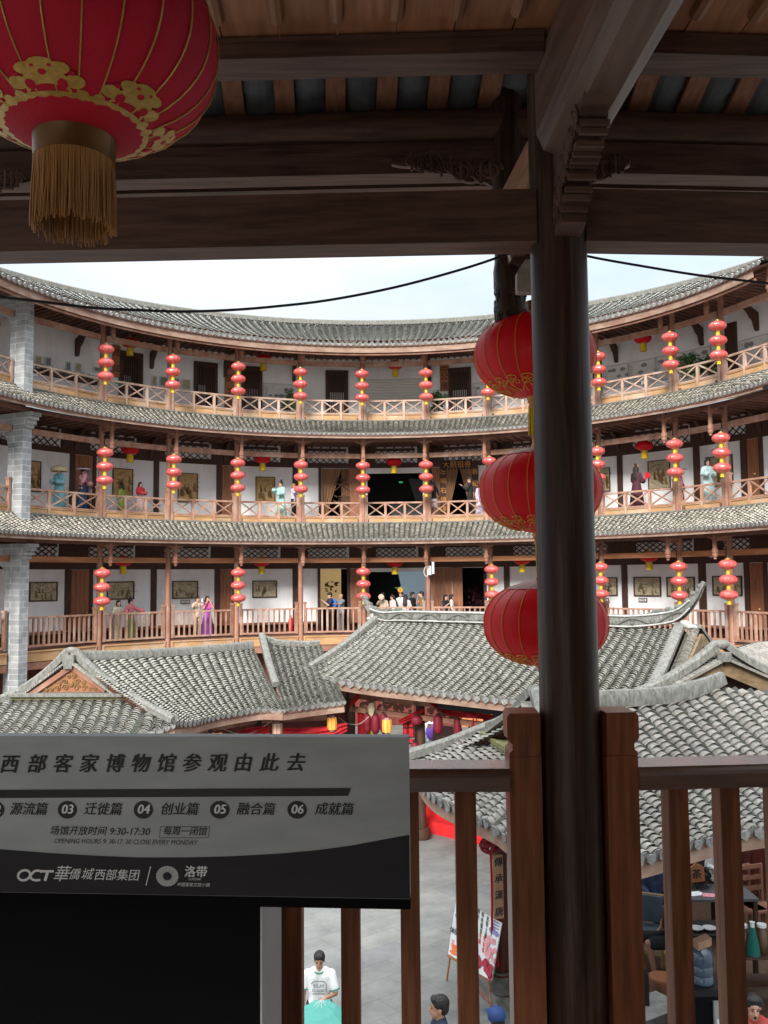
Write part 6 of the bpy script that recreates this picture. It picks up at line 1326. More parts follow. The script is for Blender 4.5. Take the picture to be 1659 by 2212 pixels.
t2 = thing('handheld_camera', 'white camera held to the eye beside the mint robe', 'camera', t.location, t.rotation_euler.z); mb = MB(); mb.box(P(0, .36, 1.47), (.14, .07, .09)); mb.build('camera_body', 'white_paint', t2); mb = MB(); mb.tube([P(0, .40, 1.47), P(0, .48, 1.47)], .035, 12); mb.build('lens', 'black', t2)
t, Hd, P, s = gal_person('woman in black top and white skirt reading her phone on the middle gallery', 937, 1, 1.60, -75, tmat='cloth_black', bmat='cloth_white', bottom='short_skirt', hair='long', arms=('phone', 'phone'), sleeve='short', nod=.3)
gal_person('tall man in black shirt standing before the curtained doorway', 1016, 1, 1.78, -80, tmat='cloth_black', bmat='cloth_black', arms=('phone', 'phone'), nod=.25)
gal_person('figure in pale lilac dress next to the man in black shirt', 1038, 1, 1.50, 40, tmat='cloth_lilac', bmat='cloth_lilac', bottom='dress', hair='long')
t, Hd, P, s = gal_person('woman with long black ponytail in dark plum robe, back turned, right of the round post', 1376, 1, 1.72, 172, R=14.15, tmat='cloth_plum', bmat='cloth_plum', bottom='dress', sleeve='wide', hair='updo_long', arms=('rail', 'hold'))
mb = MB()
for k in range(9): a = math.pi*(.1+.1*k); mb.ell(Hd(math.cos(a)*.12, -.03, .05+math.sin(a)*.13), (.016, .016, .02), 6, 5)
extra(t, mb, 'hair_beads', 'gold_paint')
t2 = thing('fan', 'red and black folded fan carried by the woman in plum robe', 'fan', t.location, t.rotation_euler.z); mb = MB(); c = P(.16, .30, 1.12); mb.prism([c, c+V((.26, .0, .16)), c+V((.16, 0, .30)), c+V((.02, 0, .30))], V((0, .012, 0))); mb.build('leaf', 'ext_red', t2)
t, Hd, P, s = gal_person('person in crimson robe half hidden by a post at right of the middle gallery', 1466, 1, 1.42, 170, tmat='cloth_crimson', bmat='cloth_crimson', bottom='dress', sleeve='wide', hair='short')
mb = MB(); c = Hd(0, 0, .10); mb.ell(c, (.09, .1, .09), 10, 8); mb.bar(c+V((-.42, 0, .06)), c+V((.42, 0, .02)), .05, .02); extra(t, mb, 'winged_hat', 'black')
gal_person('woman in pale blue flowered robe with hip-length black hair at right', 1531, 1, 1.68, 60, tmat='cloth_paleblue', bmat='cloth_paleblue', bottom='dress', sleeve='wide', hair='updo_long', arms=('hold', 'rail'))
# courtyard
hb = atZ(690, 2055, 1.46)
t, Hd, P, s = person('boy in white ringer tee looking down beside a teal umbrella', (hb.x, hb.y, 0), 178, 1.46, tmat='cloth_white', bmat='cloth_black', bottom='shorts', sleeve='short', skin='skin_tan', voxel=.008, nod=.25, arms=('hold', 'down'), w=1.08)
mat('trim_green', (.03, .22, .15), None, .7); mat('print_grey', (.22, .24, .24), None, .7)
mb = MB(); c = P(0, 0, 1.395); mb.tube([c+V((math.cos(a)*.068, math.sin(a)*.062+.008, -.025*math.sin(a))) for a in [k*.3142 for k in range(21)]], .0085, 6); extra(t, mb, 'collar_trim', 'trim_green')
for sg, an in ((-1, 'hold'), (1, 'down')):
    el = ARM[an][0]; sh = V((sg*.165, -.005, 1.335)); e = V((sg*el[0], el[1], el[2])); c = sh.lerp(e, .80); d = (e-sh).normalized(); q = P(*c); x = d.cross(V((0, 1, 0))).normalized(); y = d.cross(x); mb = MB(); mb.tube([q+x*math.cos(a)*.0655+y*math.sin(a)*.0655 for a in [k*.3142 for k in range(21)]], .007, 6); extra(t, mb, 'sleeve_trim', 'trim_green')
mb = MB(); c = P(0, .128, 1.17)
for st_, dz, sz in (('RELAY', .035, .062), ('CLASSIC', -.022, .056)): put_text(mb, st_, sz, c+V((0, 0, dz)), (-1, 0, 0), (0, 0, 1), sx=.8, bold=.02)
mb.bar(c+V((-.08, 0, -.062)), c+V((.08, 0, -.062)), .002, .012)
for (a, b) in (((-.095, -.04), (-.095, .06)), ((-.095, .06), (-.06, .095)), ((-.06, .095), (.06, .095)), ((.06, .095), (.095, .06))): mb.bar(c+V((a[0], 0, a[1])), c+V((b[0], 0, b[1])), .002, .012)
for v_ in mb.v: v_.y += -.9*abs(v_.x)**2
extra(t, mb, 'shirt_print', 'print_grey', False); mb = MB(); q = P(*[(a+b*6)/7 for a, b in zip((.215, -.02, 1.09), (.225, .06, .84))]); mb.lathe([(.034, -.014), (.034, .014)], q, 12); mb.box(q+V((.030, .012, 0)), (.012, .03, .03)); extra(t, mb, 'watch', 'black')
mat('umbrella_teal', (.085, .33, .275), (.07, .28, .23), .55, 3); ap = atY(694, 2161, 11.45); ut = thing('umbrella', 'open teal umbrella tilted in front of the boy', 'umbrella', ap)
rim = []; n = 8
for k in range(n):
    a = 2*math.pi*k/n+.25; rim.append(ap+V((math.cos(a)*.44-.06, math.sin(a)*.34-.10, -.24+.05*math.cos(a)-.10*math.sin(a)*-1)))
mb = MB()
for k in range(n):
    a, b = rim[k], rim[(k+1) % n]; m_ = (a+b)/2+(ap-(a+b)/2)*.10+V((0, 0, .01)); q1 = ap.lerp(a, .5)+V((0, 0, .035)); q2 = ap.lerp(b, .5)+V((0, 0, .035)); mm = (q1+q2)/2-V((0, 0, .012)); mb.add([ap, q1, mm, q2, a, m_, b], [(0, 1, 2), (0, 2, 3), (1, 4, 5, 2), (2, 5, 6, 3)])
mb.build('canopy', 'umbrella_teal', ut, ap); mb = MB()
for k in range(n): mb.tube([ap, ap.lerp(rim[k], .5)+V((0, 0, .025)), rim[k]], .004, 5)
mb.build('ribs', 'sign_side', ut, ap); mb = MB(); hand = V((hb.x-.10, hb.y-.30, .92)); mb.tube([ap+V((0, 0, .05)), ap+(hand-ap)*.5, hand], .008, 6); mb.build('shaft', 'sign_side', ut, ap)
p = atZ(950, 2150, 1.70); person('dark-haired person walking left, only the head in frame, between two balusters', (p.x, p.y, 0), 95, 1.70, tmat='cloth_navy', bmat='cloth_black', voxel=.009, skin='skin_tan')
p = atZ(1073, 2173, 1.66); t, Hd, P, s = person('person in blue cap, only the cap in frame, left of the square newel', (p.x, p.y, 0), 10, 1.62, tmat='cloth_white', bmat='cloth_black', voxel=.012)
mat('cap_blue', (.02, .05, .16), None, .7); mb = MB(); c = Hd(0, -.005, .06); mb.ell(c, (.10, .115, .095), 16, 8); mb.box(Hd(0, .12, .045), (.15, .13, .012)); extra(t, mb, 'cap', 'cap_blue')
# under the pavilion, seen through its posts
p = V((1.78, 30.6, 0)); t, Hd, P, s = person('man in white hooded top with purple backpack under the pavilion eave', p, 0, 1.66, tmat='cloth_white', bmat='cloth_denim', bottom='shorts', sleeve='long', feet='black', skin='skin_tan')
mat('bag_purple', (.16, .07, .42), None, .6); mb = MB(); mb.ell(P(0, -.19, 1.12), (.19*s, .12*s, .27*s), 12, 8); extra(t, mb, 'backpack', 'bag_purple'); mb = MB(); mb.ell(P(0, -.10, 1.39), (.14*s, .08*s, .09*s), 10, 8); extra(t, mb, 'hood', 'cloth_white')
p = atZ(1020, 1660, 0); person('woman in short black dress standing beyond the red swag', (p.x*.96, p.y*.96, 0), 175, 1.66, tmat='cloth_black', bmat='cloth_black', bottom='short_skirt', sleeve='short', hair='long', arms=('down', 'hold'))
person('adult in dark shirt and jeans bending towards a toddler beyond the red swag', (p.x*.97+.62, p.y*.97, 0), 250, 1.66, tmat='cloth_black', bmat='cloth_denim', sleeve='short', lean=.5, arms=('hold', 'hold'))
person('toddler in white clothes reaching out beyond the red swag', (p.x*.95+.95, p.y*.95, .60), 250, .85, tmat='cloth_white', bmat='cloth_white', sleeve='short', arms=('hold', 'up'), w=1.25)
# teahouse people
p = atY(1625, 2140, 10.15); t, Hd, P, s = person('woman in red patterned top with braided hair and open mouth at bottom right', (p.x, p.y, p.z-1.70), 172, 1.66, tmat='cloth_patt', bmat='cloth_black', hair='braid', voxel=.007, nod=.20)
mb = MB(); mb.ell(Hd(0, .084, -.068), (.017, .010, .019), 12, 8); extra(t, mb, 'open_mouth', 'eye_dark'); mb = MB(); rnd = random.Random(2)
for k in range(60): a = rnd.uniform(.3, 2.8); z = rnd.uniform(1.1, 1.38); mb.box(P(math.cos(a)*.165, math.sin(a)*.115, z), (.022, .012, .012), (rnd.random(), rnd.random(), rnd.random()))
extra(t, mb, 'pattern_flecks', 'cloth_tan', False)
fz = 0.22
p = V((4.50, 14.15, fz)); person('person in dark shorts with bare crossed shins sitting in the teahouse', p+V((0, 0, -.42)), 97, 1.68, tmat='cloth_maroon', bmat='cloth_black', bottom='shorts', sleeve='short', sit=True, voxel=.009, skin='skin_tan', arms=('lap', 'lap'), feet=None, legs=[((-.09, 0, .90), (-.10, .44, .92), (-.06, .34, .47), (-.07, .47, .44)), ((.09, 0, .90), (.10, .50, .94), (.13, .42, .47), (.13, .55, .44))])
p = atZ(1413, 1900, 1.05); person('person in blue denim with hands on knees seated behind the bamboo armchair', (p.x+.02, p.y+.1, fz-.40), 185, 1.68, tmat='cloth_jean', bmat='cloth_black', sit=True, voxel=.010, arms=('lap', 'lap'))
# ================================================================ stage dressing under the pavilion roofs
def onpl(px, py, q, n): d = ray(px, py); return V((0, 0, EYE))+d*((V(q)-V((0, 0, EYE))).dot(n)/d.dot(n))
PLQ0 = EV(0.5)+v*0.85
def st(px, py, off=0.0): return onpl(px, py, PLQ0+v*off, v)
def lh_(px, py): return onpl(px, py, V((-1.9, 21.9, 0)), V((-.25, .97, 0)).normalized())
mat('swag_red', (0.42, 0.016, 0.022), (0.30, 0.010, 0.016), 0.7, 5, (1, 1, 3), 0.15)
def swag(lab, pts, thk, fn, seed=0, bow=None):
    P = polyline([fn(*p) for p in pts]); c = P(.5); t = thing('red_swag', lab, 'drapery', c, 0, 'red cloth swags under the pavilion eaves'); mb = MB(); n = 30; h = thk
    nv = (P(1)-P(0)); nv.z = 0; nv = V((-nv.y, nv.x, 0)).normalized()
    mb.grid(lambda a, b: P(a)+V((0, 0, h*(0.5-b)*(0.7+.6*math.sin(math.pi*a))))+nv*(.035*math.sin(b*15+a*4+seed)), n, 10); mb.build('cloth', 'swag_red', t, c, True)
    if bow:
        b = fn(*bow); mb = MB()
        for sg in (-1, 1): mb.ell(b+V((sg*.10, 0, .02)), (.11, .07, .07), 10, 8); mb.prism([b+V((sg*.02, -.02, 0)), b+V((sg*.14, -.02, -.42)), b+V((sg*.03, -.02, -.40))], V((0, .03, 0)))
        mb.ell(b, (.06, .07, .06), 8, 6); mb.build('bow', 'swag_red', t, c, True)
swag('red swag with a big bow under the right half of the main eave', [(923, 1511), (962, 1536), (1000, 1543), (1026, 1545), (1060, 1549), (1100, 1546)], .11, st, 1, (1026, 1546))
swag('short red swag rising to a post left of the purple backpack', [(862, 1559), (888, 1549), (914, 1533)], .12, st, 2)
swag('thin red drape dropping beside the left end of the main eave', [(776, 1499), (768, 1510), (757, 1523)], .16, st, 3)
swag('deep pleated red swag right of the pale paper lamp under the left hall', [(607, 1581), (650, 1586), (700, 1584), (750, 1570)], .26, lh_, 4)
swag('red swag between two lamps under the left hall near the sign top', [(505, 1592), (545, 1586), (582, 1576)], .24, lh_, 5)
c = st(782, 1563, .3); t = thing('red_curtain', 'red curtain gathered beside the post at the left end of the main pavilion', 'drapery', c); mb = MB(); a, b = st(772, 1538, .3), st(793, 1538, .3); mb.grid(lambda s_, q: a.lerp(b, s_*(.6+.4*q))-V((0, 0, 1.6*q))+v*(.05*math.sin(s_*22)), 24, 6); mb.build('cloth', 'swag_red', t, c, True)
def paperlantern(lab, px, py, wpx, hpx, off, fn=st):
    c = fn(px, py); k = c.y/FPX; r = wpx*k/2; h = hpx*k/2; t = thing('dark_red_lantern', lab, 'lantern', c, 0, 'elongated dark red lanterns under the pavilion'); mb = MB()
    mb.lathe([(r*.35, c.z-h), (r*.75, c.z-h*.85), (r*.98, c.z-h*.45), (r, c.z), (r*.98, c.z+h*.45), (r*.75, c.z+h*.85), (r*.35, c.z+h)], (c.x, c.y, 0), 24, rfun=lobed(24, .04)); mb.build('body', 'lantern_maroon', t, c, True); mb = MB(); mb.lathe([(r*.38, c.z+h), (r*.36, c.z+h+.03)], (c.x, c.y, 0), 12); mb.lathe([(r*.36, c.z-h-.03), (r*.38, c.z-h)], (c.x, c.y, 0), 12); mb.build('cap', 'black', t, c, True)
    mb = MB(); mb.tube([c+V((0, 0, h)), V((c.x, c.y, 3.3))], .008, 5); mb.build('cord', 'cable', t, c)
mat('lantern_maroon', (0.17, 0.010, 0.022), (0.13, 0.008, 0.017), .6, 8)
for lab, px, py, w_, h_ in (('dark red lantern left of the yellow board stem', 793, 1563, 18, 40), ('dark red lantern right of the yellow board stem', 811, 1564, 20, 41), ('dark red lantern partly behind the orange lamp', 828, 1562, 16, 40), ('dark red lantern hiding the side of the brown display board', 946, 1565, 21, 41), ('dark red lantern right of the brown display board', 988, 1573, 17, 42), ('low dark red lantern under the cushion rack', 896, 1620, 20, 32), ('wide dark red lantern above the cushion rack', 900, 1556, 25, 20)): paperlantern(lab, px, py, w_, h_, 0)
mat('lamp_orange', (.80, .36, .07), (.72, .28, .05), .6, 3, emit=((1, .42, .08), .10)); mat('lamp_pale', (.80, .62, .52), (.75, .45, .38), .6, 3)
def framelamp(lab, px, py, wpx, hpx, fn, m0):
    c = fn(px, py); k = c.y/FPX; r = wpx*k/2; h = hpx*k/2; t = thing('paper_lamp', lab, 'lamp', c, 0, 'framed paper lamps strung under the eaves'); mb = MB(); mb.lathe([(r*.92, c.z-h*.75), (r, c.z), (r*.92, c.z+h*.75)], (c.x, c.y, 0), 8); mb.build('shade', m0, t, c); mb = MB()
    for q in range(8): a = math.pi*q/4; mb.tube([V((c.x+math.cos(a)*r*f, c.y+math.sin(a)*r*f, c.z+z)) for f, z in ((.94, -h*.75), (1.02, 0), (.94, h*.75))], .006, 4)
    mb.build('frame', 'gold', t, c); mb = MB(); mb.lathe([(r*.5, c.z-h), (r*.7, c.z-h*.75)], (c.x, c.y, 0), 8); mb.lathe([(r*.7, c.z+h*.75), (r*.5, c.z+h)], (c.x, c.y, 0), 8); mb.build('collar', 'lantern_top', t, c)
    mb = MB(); mb.tube([c+V((0, 0, h)), c+V((0, 0, h+.35))], .006, 4); mb.build('cord', 'cable', t, c)
framelamp('pale and yellow paper lamp under the left hall eave', 599, 1574, 22, 30, lh_, 'lamp_pale'); framelamp('orange paper lamp under the right end of the left hall', 717, 1563, 20, 33, lh_, 'lamp_orange'); framelamp('orange paper lamp in front of two dark red lanterns', 836, 1568, 20, 34, lambda x, y: st(x, y, -.3), 'lamp_orange'); framelamp('small orange lamp just above the museum sign edge', 469, 1589, 22, 16, lh_, 'lamp_orange')
for lab, P_, fn in (('lamp wire drooping left of the pale paper lamp', [(440, 1592), (470, 1573), (510, 1584), (545, 1583), (588, 1557)], lh_), ('lamp wire drooping between the orange lamps', [(733, 1550), (748, 1562), (765, 1565), (780, 1562), (797, 1548)], lambda x, y: st(x, y, -.3))):
    P = polyline([fn(*p) for p in P_]); mb = MB(); mb.tube([P(i/24) for i in range(25)], .010, 5); tag(mb.build('lamp_wire', 'pale_wood'), lab, 'wire', 'lamp wires')
mat('sign_yellow', (.80, .62, .02), None, .5); c = st(801, 1584, .1); t = thing('yellow_hanging_board', 'small yellow board hanging on a pale carved stem under the main eave', 'sign', c); mb = MB(); mb.prism([c+u*x+V((0, 0, z)) for x, z in ((-.13, -.09), (.13, -.09), (.13, .04), (.06, .10), (-.06, .10), (-.13, .04))], v*.03); mb.build('board', 'sign_yellow', t, c); mb = MB(); mb.bar(c+V((0, 0, .1)), c+V((0, 0, .42)), .05, .03, (1, 0, 0)); mb.prism([c+u*x+V((0, 0, z)) for x, z in ((-.10, .62), (-.04, .42), (.05, .42), (.12, .60), (.10, .78), (-.06, .74))], v*.03); mb.build('stem', 'picture_paper', t, c); mb = MB(); put_text(mb, '好吃', .11, c-v*.01+V((0, 0, -.02)), u, (0, 0, 1)); mb.build('lettering', 'black', t, c)
# black signboard with gilt characters, tucked under the main eave
ba, bb = st(950, 1524, -.25), st(1112, 1540, -.25); c = (ba+bb)/2; t = thing('pavilion_signboard', 'long black signboard with gilt characters under the main pavilion eave', 'sign', c); X = (bb-ba).normalized(); mb = MB(); Z = (V((0, 0, 1))-v*.15).normalized(); mb.box(c+Z*.19, ((bb-ba).length, .05, .52), X, X.cross(v).cross(X)*-1 if False else (0, 0, 1)); mb.build('board', 'black', t, c); mb = MB()
for i, ch in enumerate('源為恩南'): put_text(mb, ch, .42, st((982, 1014, 1046, 1080)[i], 1518+3.2*i, -.29), u, (0, 0, 1), sx=1.1, bold=.02)
mb.build('lettering', 'picture_paper', t, c)
mat('board_back', (.20, .155, .13), (.17, .13, .11), .7); p = atY(957, 1595, 24.2); t = thing('display_board', 'plain brown display board standing under the main pavilion', 'board', p); mb = MB(); mb.hexa([atY(x, y, Y) for Y, pts in ((24.2, None),) for x, y in ((933, 1640), (982, 1628), (982, 1628), (933, 1640))]+[atY(933, 1567, 24.2)]*4) if False else mb.prism([atY(932, 1650, 24.4), atY(981, 1650, 24.1), atY(982, 1570, 24.1), atY(936, 1566, 24.4)], V((0, .05, 0))); mb.build('panel', 'board_back', t, p); mb = MB(); mb.prism([atY(981, 1650, 24.05), atY(984, 1650, 24.05), atY(985, 1570, 24.05), atY(981, 1570, 24.05)], V((0, .06, 0))); mb.build('frame', 'sign_side', t, p)
p = st(885, 1585, .2); t = thing('cushion_rack', 'black metal rack with red cushions hanging beside the purple backpack man', 'rack', p); mb = MB(); k = p.y/FPX
for x in (872, 884, 897): mb.tube([st(x, 1556, .2), st(x, 1608, .2)], .018, 6)
for y in (1558, 1572, 1592, 1606): mb.tube([st(872, y, .2), st(897, y, .2)], .018, 6)
mb.build('frame', 'black', t, p); 
for x, y, w_, h_ in ((877, 1565, 9, 11), (890, 1565, 10, 9), (877, 1582, 8, 16), (890, 1582, 11, 17), (890, 1600, 9, 6)):
    c = st(x, y, .2); mb = MB(); mb.box(c, (w_*k, .08, h_*k), u); mb.build('cushion', 'swag_red', t, p)
# ================================================================ teahouse, easels and courtyard clutter
pl = MB(); poly = [(1.42, 15.6), (2.35, 10.7), (8.6, 14.0), (7.6, 18.2)]; n_ = [V((*q, 0.22)) for q in poly]; pl.prism([V((q.x, q.y, 0)) for q in n_], V((0, 0, .22))); pl.build('platform', 'stone_paving', th, to)
mb = MB(); a, b = V((1.30, 15.6, 0)), V((2.26, 10.55, 0)); mb.prism([a, b, b+V((.35, .06, 0)), a+V((.3, 0, 0))], V((0, 0, .10))); mb.build('step', 'stone_paving', th, to)
mat('teahouse_floor', (.11, .065, .04), (.07, .04, .026), .6, 4, (6, 1, 1)); mb = MB(); mb.prism([V((2.9, 11.5, .222)), V((8.3, 14.2, .222)), V((7.6, 17.8, .222)), V((3.3, 16.6, .222))], V((0, 0, .02))); mb.build('floor', 'teahouse_floor', th, to)
mb = MB(); mb.hexa([V((3.2, 17.0, .2)), V((8.2, 18.0, .2)), V((8.2, 18.1, .2)), V((3.2, 17.1, .2)), V((3.2, 17.0, 4)), V((8.2, 18.0, 4)), V((8.2, 18.1, 4)), V((3.2, 17.1, 4))]); mb.hexa([V((8.2, 13.0, .2)), V((8.3, 13.0, .2)), V((8.3, 18.1, .2)), V((8.2, 18.1, .2)), V((8.2, 13.0, 3.4)), V((8.3, 13.0, 3.4)), V((8.3, 18.1, 3.4)), V((8.2, 18.1, 3.4))]); mb.build('wall', 'dark_frame', th, to)
def thpost(x, y, name='post'):
    mb = MB(); mb.lathe([(.15, .22), (.17, .30), (.175, .38), (.15, .44), (.15, .47), (.165, .50), (.13, .53), (.10, .53), (.098, 3.3)], (x, y, 0), 20, 0); pp = mb.build(name, ['post_red'], th, to, True); return pp
mat('post_red', (0.10, 0.022, 0.015), (0.06, 0.014, 0.010), .5, 6, (5, 5, .4))
for x, y in ((1.79, 13.60), (6.9, 12.7), (3.1, 16.6), (6.9, 17.2)): thpost(x, y)
mb = MB(); mb.lathe([(.15, .225), (.19, .26), (.175, .33), (.195, .38), (.185, .47), (.15, .50), (.15, .54)], (1.79, 13.60, 0), 20); mb.build('post_base', 'grey_stone', th, to, True)
mb = MB(); mb.bar((1.79, 13.6, 3.22), (6.9, 12.7+.0, 3.22), .12, .16); mb.bar((1.79, 13.6, 3.05), (1.9, 16, 3.05), .12, .16); mb.build('tie_beam', 'dark_frame', th, to)
# couplet board on the post
ct_ = atY(1077, 1846, 13.46); cb_ = atY(1083, 1984, 13.46); ct_.x = cb_.x = 1.735; cc = (ct_+cb_)/2; bx = V((.96, .28, 0)).normalized(); bn = V((.28, -.96, 0)); t = thing('couplet_board', 'tall wooden board with four black brush characters on the dark red post', 'sign', cc); mb = MB(); mb.box(cc, (.150, .03, ct_.z-cb_.z), bx); mb.build('board', 'picture_gold_b', t, cc) if 'picture_gold_b' in MT else mb.build('board', 'tan_board', t, cc)
mb = MB()
for i, ch in enumerate('傳承漢唐'): put_text(mb, ch, .135, V((cc.x, cc.y, ct_.z-.11-.235*i))+bn*.018, bx, (0, 0, 1), bold=.02, shear=.08)
mb.build('lettering', 'sign_ink', t, cc)
c = atY(1058, 1826, 13.35); t = thing('red_cloth_flower', 'gathered dark red cloth flower with a ribbon at the top of the post', 'drapery', c); mb = MB(); rnd = random.Random(6)
for i in range(46): d = V((rnd.gauss(0, 1), rnd.gauss(0, 1), rnd.gauss(0, 1))).normalized(); mb.ell(c+V((d.x*.13, d.y*.10, d.z*.10)), (.045, .045, .03), 7, 5, Z=(d+V((.01, 0, 0))), X=d.orthogonal())
mb.build('flower', 'swag_dark', t, c, True); mb = MB(); a = atY(1057, 1845, 13.42); mb.grid(lambda s_, q: a+V((.02+.035*(s_-.5)+.01*math.sin(q*5), -.01*math.sin(s_*9), -1.62*q)), 4, 16); mb.build('ribbon', 'swag_red', t, c, True)
mb = MB(); a = atY(1068, 2036, 13.44); mb.grid(lambda s_, q: a+V((.09*(s_-.5)*(1+.5*q), -.02*math.sin(s_*9), -.34*q)), 6, 6); mb.build('ribbon_tail', 'swag_red', t, c, True)
# white counter with portrait roundel and red panel
a = atZ(1103, 2020, 1.02); b = a+V((.95, .45, 0)); t = thing('white_counter', 'white counter right of the post with a portrait roundel and red panel', 'counter', V((a.x, a.y, .22))); o_ = V((a.x, a.y, .22)); fd = V((.26, -.97, 0)); mb = MB(); q0, q1 = a, a+fd*1.5; mb.hexa([V((p.x, p.y, .225)) for p in (q0, q1, q1+V((.5, .1, 0)), q0+V((.5, .1, 0)))]+[V((p.x, p.y, 1.0)) for p in (q0, q1, q1+V((.5, .1, 0)), q0+V((.5, .1, 0)))]); mb.build('body', 'white_paint', t, o_); mb = MB(); mb.hexa([V((p.x, p.y, 1.002)) for p in (q0-V((.04, 0, 0)), q1-V((.04, 0, 0)), q1+V((.52, .1, 0)), q0+V((.52, .1, 0)))]+[V((p.x, p.y, 1.03)) for p in (q0-V((.04, 0, 0)), q1-V((.04, 0, 0)), q1+V((.52, .1, 0)), q0+V((.52, .1, 0)))]); mb.build('top', 'pale_wood', t, o_)
nl = V((-.97, -.26, 0)); rc = V((a.x, a.y, .80))+fd*.22+nl*.004; mb = MB(); mb.add([rc+fd*math.cos(k*.393)*.10+V((0, 0, math.sin(k*.393)*.10)) for k in range(16)], [tuple(range(16))]); mb.build('roundel', 'sign_pale', t, o_); mb = MB(); mb.add([rc+nl*.003+fd*(math.cos(k*.6283)*.032)+V((0, 0, .035+math.sin(k*.6283)*.03)) for k in range(10)], [tuple(range(10))]); mb.add([rc+nl*.003+fd*x+V((0, 0, z)) for x, z in ((-.06, -.07), (.06, -.07), (.04, -.02), (-.04, -.02))], [(0, 1, 2, 3)]); mb.build('portrait', 'sign_ink', t, o_)
mb = MB(); mb.add([V((a.x, a.y, 0))+fd*x+nl*.004+V((0, 0, z)) for x, z in ((.20, .66), (.20, .36), (.55, .30), (.55, .60))], [(0, 1, 2, 3)]); mb.build('red_panel', 'red_carpet', t, o_); mb = MB()
for x, z, r in ((.36, .50, .065), (.36, .41, .08), (.30, .55, .03), (.42, .55, .03)): mb.ell(V((a.x, a.y, z))+fd*x+nl*.01, (r, .02, r), 10, 6)
mb.build('yellow_toy', 'sign_yellow', t, o_)
c = atZ(1112, 2005, 1.03); t = thing('flower_box', 'wooden planter box of small purple flowers on the white counter', 'plant', c); mb = MB(); mb.box(c+V((0, 0, .15)), (.16, .16, .30), (.26, -.97, 0)); mb.build('box', 'honey_wood', t, c); mat('flower_purple', (.20, .14, .30), (.42, .38, .5), .7, 30, island=.3); rnd = random.Random(3); mb = MB(); foliage(mb, c+V((0, 0, .38)), .11, .09, 130, rnd, .05); mb.build('flowers', 'flower_purple', t, c)
c = atY(1108, 1850, 13.3); t = thing('hanging_vine', 'thin hanging flower vines with green leaves right of the post', 'plant', c); rnd = random.Random(5); mb = MB(); m2 = MB(); m3 = MB()
for px, y1 in ((1101, 1935), (1118, 1945), (1111, 1900)):
    p0, p1 = atY(px, 1848, 13.3), atY(px, y1, 13.3); mb.tube([p0, p0.lerp(p1, .5)+V((.01, 0, 0)), p1], .004, 4)
    for i in range(40): q = p0.lerp(p1, rnd.random()); foliage(m2 if (q.z > p0.z-.3) else m3, q, .035, .03, 2, rnd, .05 if q.z > p0.z-.3 else .025)
mb.build('stem', 'ring_wood', t, c); m2.build('leaves', 'leaf', t, c); m3.build('blossom', 'flower_purple', t, c)
# easel posters
def easel(lab, C4, legs, rows, seed):
    TL, TR, BR, BL = C4; c = BL.lerp(BR, .5); o_ = V((c.x, c.y, 0)); t = thing('easel_poster', lab, 'easel poster', o_, 0, 'easel posters by the teahouse'); Nn = (TR-TL).cross(BL-TL).normalized(); Nn = Nn if Nn.y < 0 else -Nn
    def Q(a, b): return TL.lerp(TR, a).lerp(BL.lerp(BR, a), b)+Nn*(.03*math.sin(a*3.1))
    mb = MB(); mb.grid(lambda a, b: Q(a, b), 10, 2); mb.grid(lambda a, b: Q(a, b)-Nn*.012, 10, 2, 0, True); mb.build('poster', 'board_white', t, o_)
    X = (TR-TL).normalized(); Y = (TL-BL).normalized(); cols = {'k': MB(), 'r': MB()}
    for s_, a, b, sz, col, vert in rows:
        if vert:
            for i, ch in enumerate(s_): put_text(cols[col], ch, sz, Q(a, b+i*sz*1.08/((TL-BL).length))+Nn*.006, X, Y, bold=.02)
        else: put_text(cols[col], s_, sz, Q(a, b)+Nn*.006, X, Y, bold=.02)
    cols['k'].build('black_lettering', 'sign_ink', t, o_); cols['r'].build('red_lettering', 'red_carpet', t, o_)
    return t, Q, Nn, o_
def blobs(t, Q, Nn, o_, name, mt, L_):
    mb = MB()
    for j, (a, b, ra, rb_) in enumerate(L_): mb.add([Q(min(1, max(0, a+math.cos(k*.6283)*ra)), min(1, max(0, b+math.sin(k*.6283)*rb_)))+Nn*(.0045+.0009*j) for k in range(10)], [tuple(range(10))])
    mb.build(name, mt, t, o_)
mat('print_orange', (.75, .22, .05), (.70, .12, .05), .7, 30); mat('print_blue', (.10, .12, .30), (.35, .33, .5), .7, 40); mat('print_pink', (.72, .35, .38), (.6, .2, .22), .7, 30); mat('print_red', (.45, .03, .05), (.25, .03, .06), .7, 60)
C4 = (atY(985, 1944, 14.70), atY(1040, 1972, 14.30), atY(1026, 2094, 14.05), atY(968, 2060, 14.45))
r = easel('left easel poster with red and black lines and an orange rocking toy', C4, None, [('老', .30, .13, .085, 'r', 0), ('《中央電', .33, .27, .085, 'k', 0), ('大戲', .38, .42, .085, 'r', 0), ('体验非遗', .33, .56, .095, 'k', 0)], 1)
blobs(*r, 'toy_picture', 'print_orange', [(.20, .93, .16, .035), (.26, .84, .08, .07), (.18, .86, .05, .09), (.55, .95, .1, .05)]); blobs(*r, 'rider_picture', 'print_pink', [(.12, .80, .05, .06), (.13, .73, .07, .018)])
t, Q, Nn, o_ = r; mb = MB(); mb.tube([Q(.10, 1.0), V((atZ(965, 2118, 0).x, atZ(965, 2118, 0).y, 0))], .016, 6); mb.tube([Q(.9, 1.0), V((Q(.9, 1).x+.02, Q(.9, 1).y-.05, 0))], .016, 6); mb.tube([Q(.5, .1), V((Q(.5, .1).x+.1, Q(.5, .1).y+.55, 0))], .016, 6); mb.bar(Q(.02, 1.02), Q(.98, 1.02), .06, .03); mb.build('easel_frame', 'honey_wood', t, o_)
